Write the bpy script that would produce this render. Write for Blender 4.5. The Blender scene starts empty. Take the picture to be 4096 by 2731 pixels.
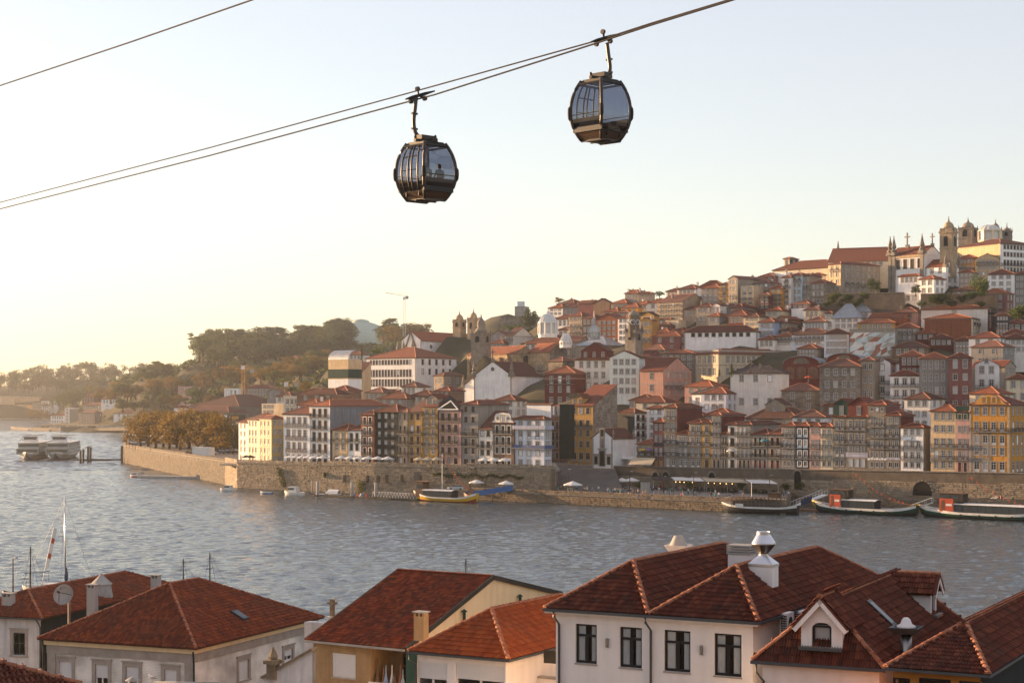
import bpy,math,random
from mathutils import Vector,Matrix
R = math.radians
rng = random.Random(11)
sc = bpy.context.scene
COL = sc.collection
# ------------------------------------------------------------ camera, sky, sun, exposure
F,CX,VH,CH = 6966.0,2048.0,1593.5,28.0          # focal length,centre column,horizon row (photo pixels),eye height
cam = bpy.data.cameras.new('camera'); camo = bpy.data.objects.new('camera',cam); COL.objects.link(camo)
cam.sensor_width = 36; cam.lens = 36 * F / 4096; cam.shift_y = (VH - 1365.5) / 4096
cam.clip_start = .5; cam.clip_end = 60000
camo.location = (0,0,CH); camo.rotation_euler = (R(90),0,0)
sc.camera = camo
SUN_AZ,SUN_EL = R(58),R(7.5)                          # degrees left of the view direction,height
sd = Vector((-math.sin(SUN_AZ) * math.cos(SUN_EL),math.cos(SUN_AZ) * math.cos(SUN_EL),math.sin(SUN_EL)))
w = bpy.data.worlds.new('World'); sc.world = w; w.use_nodes = True
nt = w.node_tree; bg = nt.nodes['Background']
sky = nt.nodes.new('ShaderNodeTexSky'); sky.sky_type = 'NISHITA'; sky.sun_disc = False
sky.sun_elevation = SUN_EL; sky.sun_rotation = -SUN_AZ
sky.altitude = 50; sky.air_density = 1.0; sky.dust_density = .3; sky.ozone_density = 1.3
nt.links.new(sky.outputs[0],bg.inputs[0]); bg.inputs[1].default_value = 0.05
veil = nt.nodes.new('ShaderNodeBackground'); veil.inputs[0].default_value = (1,.85,.88,1); veil.inputs[1].default_value = .145   # even high haze over the whole sky
ads = nt.nodes.new('ShaderNodeAddShader'); nt.links.new(bg.outputs[0],ads.inputs[0]); nt.links.new(veil.outputs[0],ads.inputs[1])
nt.links.new(ads.outputs[0],nt.nodes['World Output'].inputs[0])
sl = bpy.data.lights.new('sun','SUN'); sl.energy = 5.0; sl.angle = R(.6); sl.color = (1,.62,.33)
so = bpy.data.objects.new('sun',sl); COL.objects.link(so)
so.rotation_euler = sd.to_track_quat('Z','Y').to_euler(); so.location = (-300,300,400)
vs = sc.view_settings; vs.view_transform = 'Standard'; vs.look = 'None'; vs.gamma = 1; vs.use_curve_mapping = False
vs.exposure = 1.7
cy = sc.cycles
cy.max_bounces = 6; cy.diffuse_bounces = 3; cy.glossy_bounces = 3; cy.transmission_bounces = 6
cy.volume_bounces = 0; cy.transparent_max_bounces = 8; cy.caustics_reflective = False; cy.caustics_refractive = False
cy.use_denoising = True
try: cy.denoiser = 'OPENIMAGEDENOISE'
except Exception: pass
cy.sample_clamp_indirect = 6
# ------------------------------------------------------------ from photograph rows and columns to places
def P(u,v,Y): return Vector(((u - CX) * Y / F,Y,CH - (v - VH) * Y / F))
def PZ(u,v,z): return P(u,v,(CH - z) * F / (v - VH))
def rowY(u,c): return (476.2 + c) / (1 + .8 * (u - CX) / F)
class Blk:                                             # a crop of the photograph: origin and magnification
 def __init__(s,ox,oy,k): s.ox,s.oy,s.k = ox,oy,k
 def u(s,x): return s.ox + x / s.k
 def v(s,y): return s.oy + y / s.k
# ------------------------------------------------------------ materials
MATS = {}
def nmat(name):
 m = bpy.data.materials.new(name); m.use_nodes = True
 MATS[name] = m
 return m,m.node_tree,m.node_tree.nodes['Principled BSDF']
def N(t,typ,**kw):
 n = t.nodes.new(typ)
 for k,v in kw.items(): setattr(n,k,v)
 return n
def mat(name,col,rough=.85,var=.18,scale=.35,metal=0.,streak=0.,objvar=0.,bump=0.,bscale=8.,spec=.3,coat=0.):
 m,t,b = nmat(name); L = t.links.new
 b.inputs['Roughness'].default_value = rough; b.inputs['Metallic'].default_value = metal
 b.inputs['Specular IOR Level'].default_value = spec; b.inputs['Coat Weight'].default_value = coat
 tc = N(t,'ShaderNodeTexCoord'); no = N(t,'ShaderNodeTexNoise'); no.inputs['Scale'].default_value = scale
 no.inputs['Detail'].default_value = 6; no.inputs['Roughness'].default_value = .65
 L(tc.outputs['Object'],no.inputs['Vector'])
 ra = N(t,'ShaderNodeMapRange'); ra.inputs[1].default_value = .3; ra.inputs[2].default_value = .7
 ra.inputs[3].default_value = 1 - var; ra.inputs[4].default_value = 1 + var
 L(no.outputs[0],ra.inputs[0])
 val = ra.outputs[0]
 if streak:
  mp = N(t,'ShaderNodeMapping'); mp.inputs['Scale'].default_value = (1.6,1.6,.12)
  n2 = N(t,'ShaderNodeTexNoise'); n2.inputs['Scale'].default_value = 1.3; n2.inputs['Detail'].default_value = 5
  L(tc.outputs['Object'],mp.inputs[0]); L(mp.outputs[0],n2.inputs['Vector'])
  r2 = N(t,'ShaderNodeMapRange'); r2.inputs[1].default_value = .42; r2.inputs[2].default_value = .72
  r2.inputs[3].default_value = 1; r2.inputs[4].default_value = 1 - streak
  L(n2.outputs[0],r2.inputs[0])
  mu = N(t,'ShaderNodeMath',operation='MULTIPLY'); L(val,mu.inputs[0]); L(r2.outputs[0],mu.inputs[1]); val = mu.outputs[0]
 if objvar:
  oi = N(t,'ShaderNodeObjectInfo'); r3 = N(t,'ShaderNodeMapRange')
  r3.inputs[3].default_value = 1 - objvar; r3.inputs[4].default_value = 1 + objvar
  L(oi.outputs['Random'],r3.inputs[0])
  mu = N(t,'ShaderNodeMath',operation='MULTIPLY'); L(val,mu.inputs[0]); L(r3.outputs[0],mu.inputs[1]); val = mu.outputs[0]
 vm = N(t,'ShaderNodeVectorMath',operation='SCALE'); vm.inputs[0].default_value = col[:3]
 L(val,vm.inputs['Scale']); L(vm.outputs[0],b.inputs['Base Color'])
 if bump:
  n3 = N(t,'ShaderNodeTexNoise'); n3.inputs['Scale'].default_value = bscale; n3.inputs['Detail'].default_value = 4
  L(tc.outputs['Object'],n3.inputs['Vector'])
  bu = N(t,'ShaderNodeBump'); bu.inputs['Strength'].default_value = bump; bu.inputs['Distance'].default_value = .05
  L(n3.outputs[0],bu.inputs['Height']); L(bu.outputs[0],b.inputs['Normal'])
 return m
def tile_mat(name,a,b_,c,wear=.5,tw=.24,th=.37,relief=True):
 """clay tile roofing for roofs too far off to lay tile by tile: courses and columns in roof metres (UV)"""
 m,t,b = nmat(name); L = t.links.new
 b.inputs['Roughness'].default_value = .8; b.inputs['Specular IOR Level'].default_value = .25
 uv = N(t,'ShaderNodeUVMap'); uv.uv_map = 'UVMap'
 br = N(t,'ShaderNodeTexBrick'); br.offset = 0
 br.inputs['Color1'].default_value = (*a,1); br.inputs['Color2'].default_value = (*b_,1); br.inputs['Mortar'].default_value = (*[x * .45 for x in a],1)
 br.inputs['Scale'].default_value = 1; br.inputs['Mortar Size'].default_value = .03; br.inputs['Brick Width'].default_value = tw; br.inputs['Row Height'].default_value = th
 L(uv.outputs[0],br.inputs['Vector'])
 tc = N(t,'ShaderNodeTexCoord')
 no = N(t,'ShaderNodeTexNoise'); no.inputs['Scale'].default_value = .55; no.inputs['Detail'].default_value = 7; no.inputs['Roughness'].default_value = .7
 L(tc.outputs['Object'],no.inputs['Vector'])
 ra = N(t,'ShaderNodeMapRange'); ra.inputs[1].default_value = .42; ra.inputs[2].default_value = .72; ra.inputs[4].default_value = wear
 L(no.outputs[0],ra.inputs[0])
 mx = N(t,'ShaderNodeMix',data_type='RGBA'); mx.inputs['B'].default_value = (*c,1)
 L(ra.outputs[0],mx.inputs['Factor']); L(br.outputs[0],mx.inputs['A'])
 oi = N(t,'ShaderNodeObjectInfo'); hs = N(t,'ShaderNodeHueSaturation')
 r3 = N(t,'ShaderNodeMapRange'); r3.inputs[3].default_value = .65; r3.inputs[4].default_value = 1.35
 L(oi.outputs['Random'],r3.inputs[0]); L(r3.outputs[0],hs.inputs['Value'])
 L(mx.outputs['Result'],hs.inputs['Color']); L(hs.outputs[0],b.inputs['Base Color'])
 wv = N(t,'ShaderNodeTexWave'); wv.inputs['Scale'].default_value = math.tau / 20 / tw; wv.wave_profile = 'SIN'
 L(uv.outputs[0],wv.inputs['Vector'])
 ad = N(t,'ShaderNodeMath',operation='ADD'); L(wv.outputs['Fac'],ad.inputs[0]); L(br.outputs['Fac'],ad.inputs[1])
 bu = N(t,'ShaderNodeBump'); bu.inputs['Strength'].default_value = .6; bu.inputs['Distance'].default_value = .06
 L(ad.outputs[0],bu.inputs['Height']); L(bu.outputs[0],b.inputs['Normal'])
 return m
def piece_mat(name,cols,rough=.8,wear=.4,wearcol=(.05,.03,.02),wscale=.5,bump=.3,spec=.25):
 """clay tiles or stones laid one by one: each piece takes its own tone"""
 m,t,b = nmat(name); L = t.links.new
 b.inputs['Roughness'].default_value = rough; b.inputs['Specular IOR Level'].default_value = spec
 oi = N(t,'ShaderNodeObjectInfo'); at = N(t,'ShaderNodeAttribute'); at.attribute_name = 'tone'
 ad = N(t,'ShaderNodeMath',operation='ADD'); L(oi.outputs['Random'],ad.inputs[0]); L(at.outputs['Fac'],ad.inputs[1])
 fr = N(t,'ShaderNodeMath',operation='FRACT'); L(ad.outputs[0],fr.inputs[0])
 cr = N(t,'ShaderNodeValToRGB'); cr.color_ramp.interpolation = 'LINEAR'
 e = cr.color_ramp.elements
 while len(e) < len(cols): e.new(.5)
 for i,c in enumerate(cols): e[i].position = i / (len(cols) - 1); e[i].color = (*c,1)
 L(fr.outputs[0],cr.inputs[0])
 ge = N(t,'ShaderNodeNewGeometry'); no = N(t,'ShaderNodeTexNoise'); no.inputs['Scale'].default_value = wscale
 no.inputs['Detail'].default_value = 6; no.inputs['Roughness'].default_value = .7
 L(ge.outputs['Position'],no.inputs['Vector'])
 ra = N(t,'ShaderNodeMapRange'); ra.inputs[1].default_value = .45; ra.inputs[2].default_value = .75; ra.inputs[4].default_value = wear
 L(no.outputs[0],ra.inputs[0])
 mx = N(t,'ShaderNodeMix',data_type='RGBA'); mx.inputs['B'].default_value = (*wearcol,1)
 L(ra.outputs[0],mx.inputs['Factor']); L(cr.outputs[0],mx.inputs['A']); L(mx.outputs['Result'],b.inputs['Base Color'])
 n3 = N(t,'ShaderNodeTexNoise'); n3.inputs['Scale'].default_value = 9; L(ge.outputs['Position'],n3.inputs['Vector'])
 bu = N(t,'ShaderNodeBump'); bu.inputs['Strength'].default_value = bump; bu.inputs['Distance'].default_value = .03
 L(n3.outputs[0],bu.inputs['Height']); L(bu.outputs[0],b.inputs['Normal'])
 return m
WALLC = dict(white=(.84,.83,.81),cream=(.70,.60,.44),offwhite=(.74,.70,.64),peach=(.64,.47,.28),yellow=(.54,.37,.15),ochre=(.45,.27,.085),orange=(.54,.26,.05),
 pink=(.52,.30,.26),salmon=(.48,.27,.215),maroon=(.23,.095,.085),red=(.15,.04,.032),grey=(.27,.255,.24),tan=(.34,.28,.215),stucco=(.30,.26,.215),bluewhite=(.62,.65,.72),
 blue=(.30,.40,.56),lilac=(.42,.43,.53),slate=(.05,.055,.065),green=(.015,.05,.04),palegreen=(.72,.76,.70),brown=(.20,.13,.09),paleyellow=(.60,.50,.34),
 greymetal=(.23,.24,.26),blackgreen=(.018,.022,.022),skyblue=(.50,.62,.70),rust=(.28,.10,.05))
for k,c in WALLC.items(): mat('wall_' + k,c,.9,.13,.3,streak=.3 if k not in ('white','palegreen','offwhite','bluewhite','cream') else .16,bump=.15)
stone_m = mat('granite',(.23,.20,.165),.9,.35,.8,streak=.3,bump=.5,bscale=5)
mat('granite_dark',(.17,.145,.115),.9,.4,.8,streak=.4,bump=.5)
mat('granite_trim',(.33,.29,.25),.85,.22,1.2,bump=.3)
mat('granite_gold',(.40,.30,.19),.9,.3,.6,streak=.3,bump=.5)
def block_mat(name,c1,c2,mort,bw,bh):
 m,t,b = nmat(name); L = t.links.new; b.inputs['Roughness'].default_value = .92; b.inputs['Specular IOR Level'].default_value = .2
 uv = N(t,'ShaderNodeUVMap'); uv.uv_map = 'UVMap'; br = N(t,'ShaderNodeTexBrick')
 for k,c in (('Color1',c1),('Color2',c2),('Mortar',mort)): br.inputs[k].default_value = (*c,1)
 br.inputs['Scale'].default_value = 1; br.inputs['Brick Width'].default_value = bw; br.inputs['Row Height'].default_value = bh; br.inputs['Mortar Size'].default_value = .03
 tc = N(t,'ShaderNodeTexCoord'); no = N(t,'ShaderNodeTexNoise'); no.inputs['Scale'].default_value = .5; no.inputs['Detail'].default_value = 7
 L(tc.outputs['Object'],no.inputs['Vector']); L(uv.outputs[0],br.inputs['Vector'])
 ra = N(t,'ShaderNodeMapRange'); ra.inputs[1].default_value = .3; ra.inputs[2].default_value = .7; ra.inputs[3].default_value = .55; ra.inputs[4].default_value = 1.35
 L(no.outputs[0],ra.inputs[0]); vm = N(t,'ShaderNodeVectorMath',operation='SCALE'); L(br.outputs[0],vm.inputs[0]); L(ra.outputs[0],vm.inputs['Scale'])
 L(vm.outputs[0],b.inputs['Base Color'])
 bu = N(t,'ShaderNodeBump'); bu.inputs['Strength'].default_value = .6; bu.inputs['Distance'].default_value = .05; bu.invert = True
 L(br.outputs['Fac'],bu.inputs['Height']); L(bu.outputs[0],b.inputs['Normal'])
 return m
block_mat('wall_stone',(.30,.26,.21),(.20,.17,.14),(.13,.11,.09),.9,.42)
block_mat('wall_goldstone',(.42,.31,.19),(.31,.23,.145),(.20,.15,.1),1.0,.45)
block_mat('wall_glazedbrick',(.82,.78,.71),(.76,.72,.65),(.64,.60,.54),.24,.115)
tile_mat('roof_red',(.17,.047,.024),(.115,.032,.018),(.055,.033,.026))
tile_mat('roof_orange',(.26,.078,.032),(.19,.055,.024),(.10,.05,.034),wear=.4)
tile_mat('roof_brown',(.17,.075,.05),(.12,.055,.04),(.09,.06,.05))
tile_mat('roof_dark',(.07,.055,.05),(.05,.04,.04),(.10,.08,.07))
mat('ridge_tile',(.40,.17,.09),.85,.3,1.5,objvar=.2)
mat('zinc',(.30,.32,.34),.45,.2,.6,metal=.6)
mat('white_paint',(.74,.73,.71),.6,.06)
mat('sash_white',(.72,.71,.69),.6,.06); mat('sash_green',(.03,.055,.045),.6); mat('sash_brown',(.09,.045,.03),.6)
mat('sash_red',(.17,.03,.025),.6); mat('sash_grey',(.30,.30,.29),.6)
mat('iron',(.025,.023,.022),.6,.2); mat('rust_iron',(.10,.06,.045),.75,.3)
mat('clay_pot',(.36,.15,.08),.9); mat('wood',(.16,.09,.05),.8,.3,1.2); mat('wood_dark',(.04,.035,.025),.8,.3)
mat('concrete',(.36,.34,.31),.9,.2,.5,streak=.3,bump=.2)
mat('dark_void',(.008,.008,.008),.9,0)
mat('door_red',(.20,.035,.03),.6); mat('door_green',(.03,.06,.05),.6); mat('door_brown',(.10,.055,.035),.6)
def pane_mat():
 m,t,b = nmat('window_glass'); L = t.links.new
 b.inputs['Roughness'].default_value = .1; b.inputs['Specular IOR Level'].default_value = .2
 oi = N(t,'ShaderNodeObjectInfo'); cr = N(t,'ShaderNodeValToRGB'); cr.color_ramp.interpolation = 'CONSTANT'
 e = cr.color_ramp.elements; e[0].color = (.012,.012,.014,1)
 for p,c in ((.5,(.02,.02,.022)),(.74,(.12,.115,.11)),(.84,(.36,.35,.33)),(.92,(.04,.03,.02))):
  q = e.new(p); q.color = (*c,1)
 e[len(e) - 1].position = .97
 L(oi.outputs['Random'],cr.inputs[0]); L(cr.outputs[0],b.inputs['Base Color'])
pane_mat()
def clearglass(name,col,alpha,rough=.03):
 m,t,b = nmat(name); L = t.links.new
 tr = N(t,'ShaderNodeBsdfTransparent'); tr.inputs[0].default_value = (*col,1)
 gl = N(t,'ShaderNodeBsdfGlossy'); gl.inputs['Roughness'].default_value = rough; gl.inputs[0].default_value = (.9,.92,.95,1)
 mx = N(t,'ShaderNodeMixShader'); lw = N(t,'ShaderNodeLayerWeight'); fr = N(t,'ShaderNodeMath',operation='POWER'); fr.inputs[1].default_value = 4; L(lw.outputs['Facing'],fr.inputs[0])
 ad = N(t,'ShaderNodeMath',operation='ADD'); ad.inputs[1].default_value = alpha; L(fr.outputs[0],ad.inputs[0])
 L(ad.outputs[0],mx.inputs[0]); L(tr.outputs[0],mx.inputs[1]); L(gl.outputs[0],mx.inputs[2])
 L(mx.outputs[0],t.nodes['Material Output'].inputs[0])
 return m
def G(n):
 if n in MATS: return MATS[n]
 return MATS['wall_' + n]
# ------------------------------------------------------------ mesh collecting
class M:
 def __init__(s): s.v,s.f,s.m,s.uv,s.sm = [],[],[],[],[]
 def face(s,pts,mi=0,uv=None):
  n = len(s.v); s.v.extend([tuple(p) for p in pts]); s.f.append(tuple(range(n,n + len(pts)))); s.m.append(mi); s.uv.append(uv)
 def box(s,x0,x1,y0,y1,z0,z1,mi=0):
  n = len(s.v)
  s.v += [(x0,y0,z0),(x1,y0,z0),(x1,y1,z0),(x0,y1,z0),(x0,y0,z1),(x1,y0,z1),(x1,y1,z1),(x0,y1,z1)]
  for f in ((0,3,2,1),(4,5,6,7),(0,1,5,4),(1,2,6,5),(2,3,7,6),(3,0,4,7)):
   s.f.append(tuple(n + i for i in f)); s.m.append(mi); s.uv.append(None)
 def tube(s,pts,r,k=6,mi=0,cap=True):
  """a round bar along points; r one radius or one for each point"""
  pts = [Vector(p) for p in pts]; rr = r if isinstance(r,(list,tuple)) else [r] * len(pts); base = len(s.v)
  for i,p in enumerate(pts):
   d = (pts[min(i + 1,len(pts) - 1)] - pts[max(i - 1,0)])
   d = d.normalized() if d.length > 1e-9 else Vector((0,0,1))
   a = d.orthogonal().normalized() if abs(d.z) > .9 else d.cross(Vector((0,0,1))).normalized()
   b = d.cross(a)
   for j in range(k):
    t = math.tau * j / k; s.v.append(tuple(p + (a * math.cos(t) + b * math.sin(t)) * rr[i]))
  for i in range(len(pts) - 1):
   for j in range(k):
    a0,a1 = base + i * k + j,base + i * k + (j + 1) % k
    s.f.append((a0,a1,a1 + k,a0 + k)); s.m.append(mi); s.uv.append(None)
  if cap:
   s.f.append(tuple(base + j for j in range(k))[::-1]); s.m.append(mi); s.uv.append(None)
   e = base + (len(pts) - 1) * k; s.f.append(tuple(e + j for j in range(k))); s.m.append(mi); s.uv.append(None)
 def lathe(s,prof,k=12,mi=0,c=(0,0),ph=0.,sq=1.):
  base = len(s.v)
  for r,z in prof:
   for j in range(k):
    t = math.tau * j / k + ph; s.v.append((c[0] + r * math.cos(t),c[1] + r * math.sin(t) * sq,z))
  for i in range(len(prof) - 1):
   for j in range(k):
    a0,a1 = base + i * k + j,base + i * k + (j + 1) % k
    s.f.append((a0,a1,a1 + k,a0 + k)); s.m.append(mi); s.uv.append(None)
  s.f.append(tuple(base + j for j in range(k))[::-1]); s.m.append(mi); s.uv.append(None)
  e = base + (len(prof) - 1) * k; s.f.append(tuple(e + j for j in range(k))); s.m.append(mi); s.uv.append(None)
 def slab(s,pts,th,mi=0,uv=None,side=None):
  """a sheet with thickness below its polygon; uv on the top face"""
  pts = [Vector(p) for p in pts]; n = (pts[1] - pts[0]).cross(pts[2] - pts[0]).normalized()
  if n.z < 0: pts = pts[::-1]; n = -n; uv = uv[::-1] if uv else None
  lo = [p - n * th for p in pts]; s.face(pts,mi,uv); s.face(lo[::-1],mi if side is None else side)
  for i in range(len(pts)):
   j = (i + 1) % len(pts); s.face([pts[i],lo[i],lo[j],pts[j]],mi if side is None else side)
 def prism(s,a,b,w,h,mi=0):
  """a roof-ridge capping from a to b"""
  a,b = Vector(a),Vector(b); d = (b - a).normalized(); sd_ = d.cross(Vector((0,0,1))).normalized() * w * .5; up = Vector((0,0,h))
  A = [a - sd_,a - sd_ * .4 + up,a + sd_ * .4 + up,a + sd_]; B = [b - sd_,b - sd_ * .4 + up,b + sd_ * .4 + up,b + sd_]
  for i in range(3): s.face([A[i],B[i],B[i + 1],A[i + 1]],mi)
  s.face(A[::-1],mi); s.face(B,mi)
 def mesh(s,name,mats,smooth=False,attr=None):
  me = bpy.data.meshes.new(name); me.from_pydata(s.v,[],s.f)
  for x in mats: me.materials.append(G(x) if isinstance(x,str) else x)
  if len(mats) > 1: me.polygons.foreach_set('material_index',s.m)
  if any(x is not None for x in s.uv):
   ul = me.uv_layers.new(name='UVMap'); fl = []
   for f,uv in zip(s.f,s.uv):
    for i in range(len(f)): fl += list(uv[i]) if uv else [0.,0.]
   ul.data.foreach_set('uv',fl)
  if smooth: me.polygons.foreach_set('use_smooth',[True] * len(s.f))
  if attr is not None:
   at = me.attributes.new('tone','FLOAT','FACE'); at.data.foreach_set('value',attr)
  me.update()
  return me
def obj(name,me,parent=None,loc=(0,0,0),rz=0.,sc_=None):
 o = bpy.data.objects.new(name,me); COL.objects.link(o)
 if parent is not None: o.parent = parent
 o.location = loc; o.rotation_euler = (0,0,rz)
 if sc_: o.scale = sc_
 return o
def pm(m,name,mats,parent=None,smooth=False,loc=(0,0,0),rz=0.):
 return obj(name,m.mesh(name,mats,smooth),parent,loc,rz)
def tag(o,label,cat,group=None):
 o['label'] = label; o['category'] = cat
 if group: o['group'] = group
 return o
def thing(name,label,cat,loc=(0,0,0),rz=0.,group=None):
 return tag(obj(name,None,None,loc,rz),label,cat,group)
def struct(name,me,loc=(0,0,0),rz=0.,kind='structure'):
 o = obj(name,me,None,loc,rz); o['kind'] = kind; return o
def copy_tree(o,parent=None):
 c = o.copy(); COL.objects.link(c); c.parent = parent
 for ch in o.children: copy_tree(ch,c)
 return c
# ------------------------------------------------------------ windows, balconies, roofs, houses
CACHE = {}
def window_mesh(w,h,kind,sash,trim):
 key = ('w',w,h,kind,sash,trim)
 if key in CACHE: return CACHE[key]
 m = M(); y0,y1 = .09,.14; b = .09; x = w / 2
 if kind in ('shut',):
  m.box(-x,x,.06,.10,0,h,1)
  n = max(4,int(h / .16))
  for i in range(n): m.box(-x + .03,x - .03,.045,.06,h * (i + .1) / n,h * (i + .8) / n,1)
 else:
  m.box(-x,-x + b,y0,y1,0,h,1); m.box(x - b,x,y0,y1,0,h,1); m.box(-x + b,x - b,y0,y1,h - b,h,1); m.box(-x + b,x - b,y0,y1,0,b * 1.3,1)
  if kind == 'door':
   m.box(-b * .6,b * .6,y0 - .01,y1,b,h - b,1); m.box(-x + b,x - b,y0,y1 + .004,b,h * .27,1)
   m.box(-x + b,x - b,y0,y1,h * .76,h * .76 + b,1); m.box(-x + b,x - b,y0 + .02,y1 - .01,h * .5,h * .5 + .05,1)
  elif kind == 'plain':
   m.box(-b * .5,b * .5,y0 - .01,y1,b,h - b,1)
  elif kind == 'solid':
   m.box(-x + b,x - b,y0 + .02,y1,b,h * .82,1)
  else:
   m.box(-b * .5,b * .5,y0,y1,b,h - b,1); m.box(-x + b,x - b,y0 - .02,y1,h * .5 - b * .6,h * .5 + b * .6,1)
   for q in (.25,.75): m.box(-x + b,x - b,y0 + .02,y1 - .01,h * q - .025,h * q + .025,1)
   for q in (-.5,.5): m.box(x * q - .02,x * q + .02,y0 + .02,y1 - .01,b,h - b,1)
  if kind in ('arch','archdoor'):
   for s in (-1,1):
    pts = [(s * x,.03,h)] + [(s * x * math.cos(a),.03,h - x * .75 + x * .75 * math.sin(a)) for a in [math.pi / 2 * i / 5 for i in range(6)]]
    m.face(pts if s < 0 else pts[::-1],0)
   m.box(-b * .6,b * .6,y0 - .01,y1 + .003,b,h - b,1); m.box(-x + b,x - b,y0,y1 + .004,h * .72,h * .72 + b,1)
   if kind == 'archdoor': m.box(-x + b,x - b,y0,y1 + .005,b,h * .26,1)
 if trim:
  t = .17 if trim != 'thin' else .09
  m.box(-x - t,-x,-.06,.02,-.02,h,0); m.box(x,x + t,-.06,.02,-.02,h,0); m.box(-x - t,x + t,-.065,.02,h,h + t * 1.15,0)
  m.box(-x - t - .05,x + t + .05,-.11,.03,-t,-.02,0)
 me = m.mesh('window',['granite_trim' if trim != 'white' else 'white_paint',sash])
 CACHE[key] = me; return me
def pane_mesh(w,h,k='window_glass'):
 key = ('p',w,h,k)
 if key not in CACHE:
  m = M(); m.box(-w / 2 + .01,w / 2 - .01,.118,.13,.01,h - .01); CACHE[key] = m.mesh('pane',[k])
 return CACHE[key]
def full_window_mesh(w,h,kind,sash,trim):
 key = ('fw',w,h,kind,sash,trim)
 if key not in CACHE:
  a = window_mesh(w,h,kind,sash,trim).copy(); n = len(a.polygons)
  m = M(); m.v = [tuple(v.co) for v in a.vertices]; m.f = [tuple(p.vertices) for p in a.polygons]; m.m = [p.material_index for p in a.polygons]; m.uv = [None] * n
  m.box(-w / 2 + .01,w / 2 - .01,.118,.13,.01,h - .01,2)
  CACHE[key] = m.mesh('window',['granite_trim' if trim != 'white' else 'white_paint',sash,'window_glass'])
 return CACHE[key]
def balcony_meshes(w,dep,railmat='iron'):
 w = round(w,1); key = ('b',w,dep,railmat)
 if key not in CACHE:
  m = M(); m.box(-w / 2,w / 2,-dep,-.002,-.14,0)
  for s in (-1,1): m.box(s * w * .4 - .1,s * w * .4 + .1,-dep * .7,-.003,-.34,-.14)
  r = M(); z = .98
  r.box(-w / 2 + .03,w / 2 - .03,-dep + .03,-dep + .08,z - .05,z)
  r.box(-w / 2 + .03,-w / 2 + .08,-dep + .08,-.01,z - .05,z); r.box(w / 2 - .08,w / 2 - .03,-dep + .08,-.01,z - .05,z)
  r.box(-w / 2 + .03,w / 2 - .03,-dep + .04,-dep + .07,.08,.12)
  n = max(2,int(w / .17))
  for i in range(n + 1):
   x = -w / 2 + .05 + (w - .1) * i / n; r.box(x - .022,x + .022,-dep + .04,-dep + .068,.001,z - .05)
  for s in (-1,1):
   x = s * (w / 2 - .055)
   for y in (-dep * .66,-dep * .33): r.box(x - .014,x + .014,y,y + .028,.001,z - .05)
  CACHE[key] = (m.mesh('balcony',['granite_trim']),r.mesh('railing',[railmat]))
 return CACHE[key]
def facade(m,o,ax,nin,W,z0,H,ops,mi,rev=.16):
 """a wall sheet with real openings; o = ground corner, ax along, nin inward"""
 o,ax,nin = Vector(o),Vector(ax),Vector(nin); up = Vector((0,0,1))
 xs = sorted({0.,W} | {round(q,4) for a in ops for q in (a[0] - a[2] / 2,a[0] + a[2] / 2)})
 zs = sorted({z0,H} | {round(q,4) for a in ops for q in (a[1],a[1] + a[3])})
 def pt(x,z,d=0.): return o + ax * x + up * z + nin * d
 for i in range(len(xs) - 1):
  xa,xb = xs[i],xs[i + 1]; xm = (xa + xb) / 2; run = None
  for j in range(len(zs) - 1):
   zm = (zs[j] + zs[j + 1]) / 2
   hole = any(abs(xm - a[0]) < a[2] / 2 and a[1] < zm < a[1] + a[3] for a in ops)
   if not hole:
    if run is None: run = zs[j]
   if (hole or j == len(zs) - 2) and run is not None:
    ze = zs[j] if hole else zs[j + 1]
    m.face([pt(xa,run),pt(xb,run),pt(xb,ze),pt(xa,ze)],mi,[(xa,run),(xb,run),(xb,ze),(xa,ze)]); run = None
 for x,z,w_,h in [a[:4] for a in ops]:
  a,b = x - w_ / 2,x + w_ / 2; c,d = z,z + h
  for p in (((a,c),(a,d)),((b,d),(b,c)),((a,d),(b,d)),((b,c),(a,c))):
   m.face([pt(*p[0]),pt(*p[1]),pt(*p[1],rev),pt(*p[0],rev)],mi)
def slope_uv(pts):
 """metres along the eave and up the slope"""
 pts = [Vector(p) for p in pts]; n = (pts[1] - pts[0]).cross(pts[2] - pts[0]).normalized()
 if n.z < 0: n = -n
 e = Vector((0,0,1)).cross(n); e = e.normalized() if e.length > 1e-6 else Vector((1,0,0)); s = n.cross(e)
 return [(p.dot(e),p.dot(s)) for p in pts]
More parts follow.
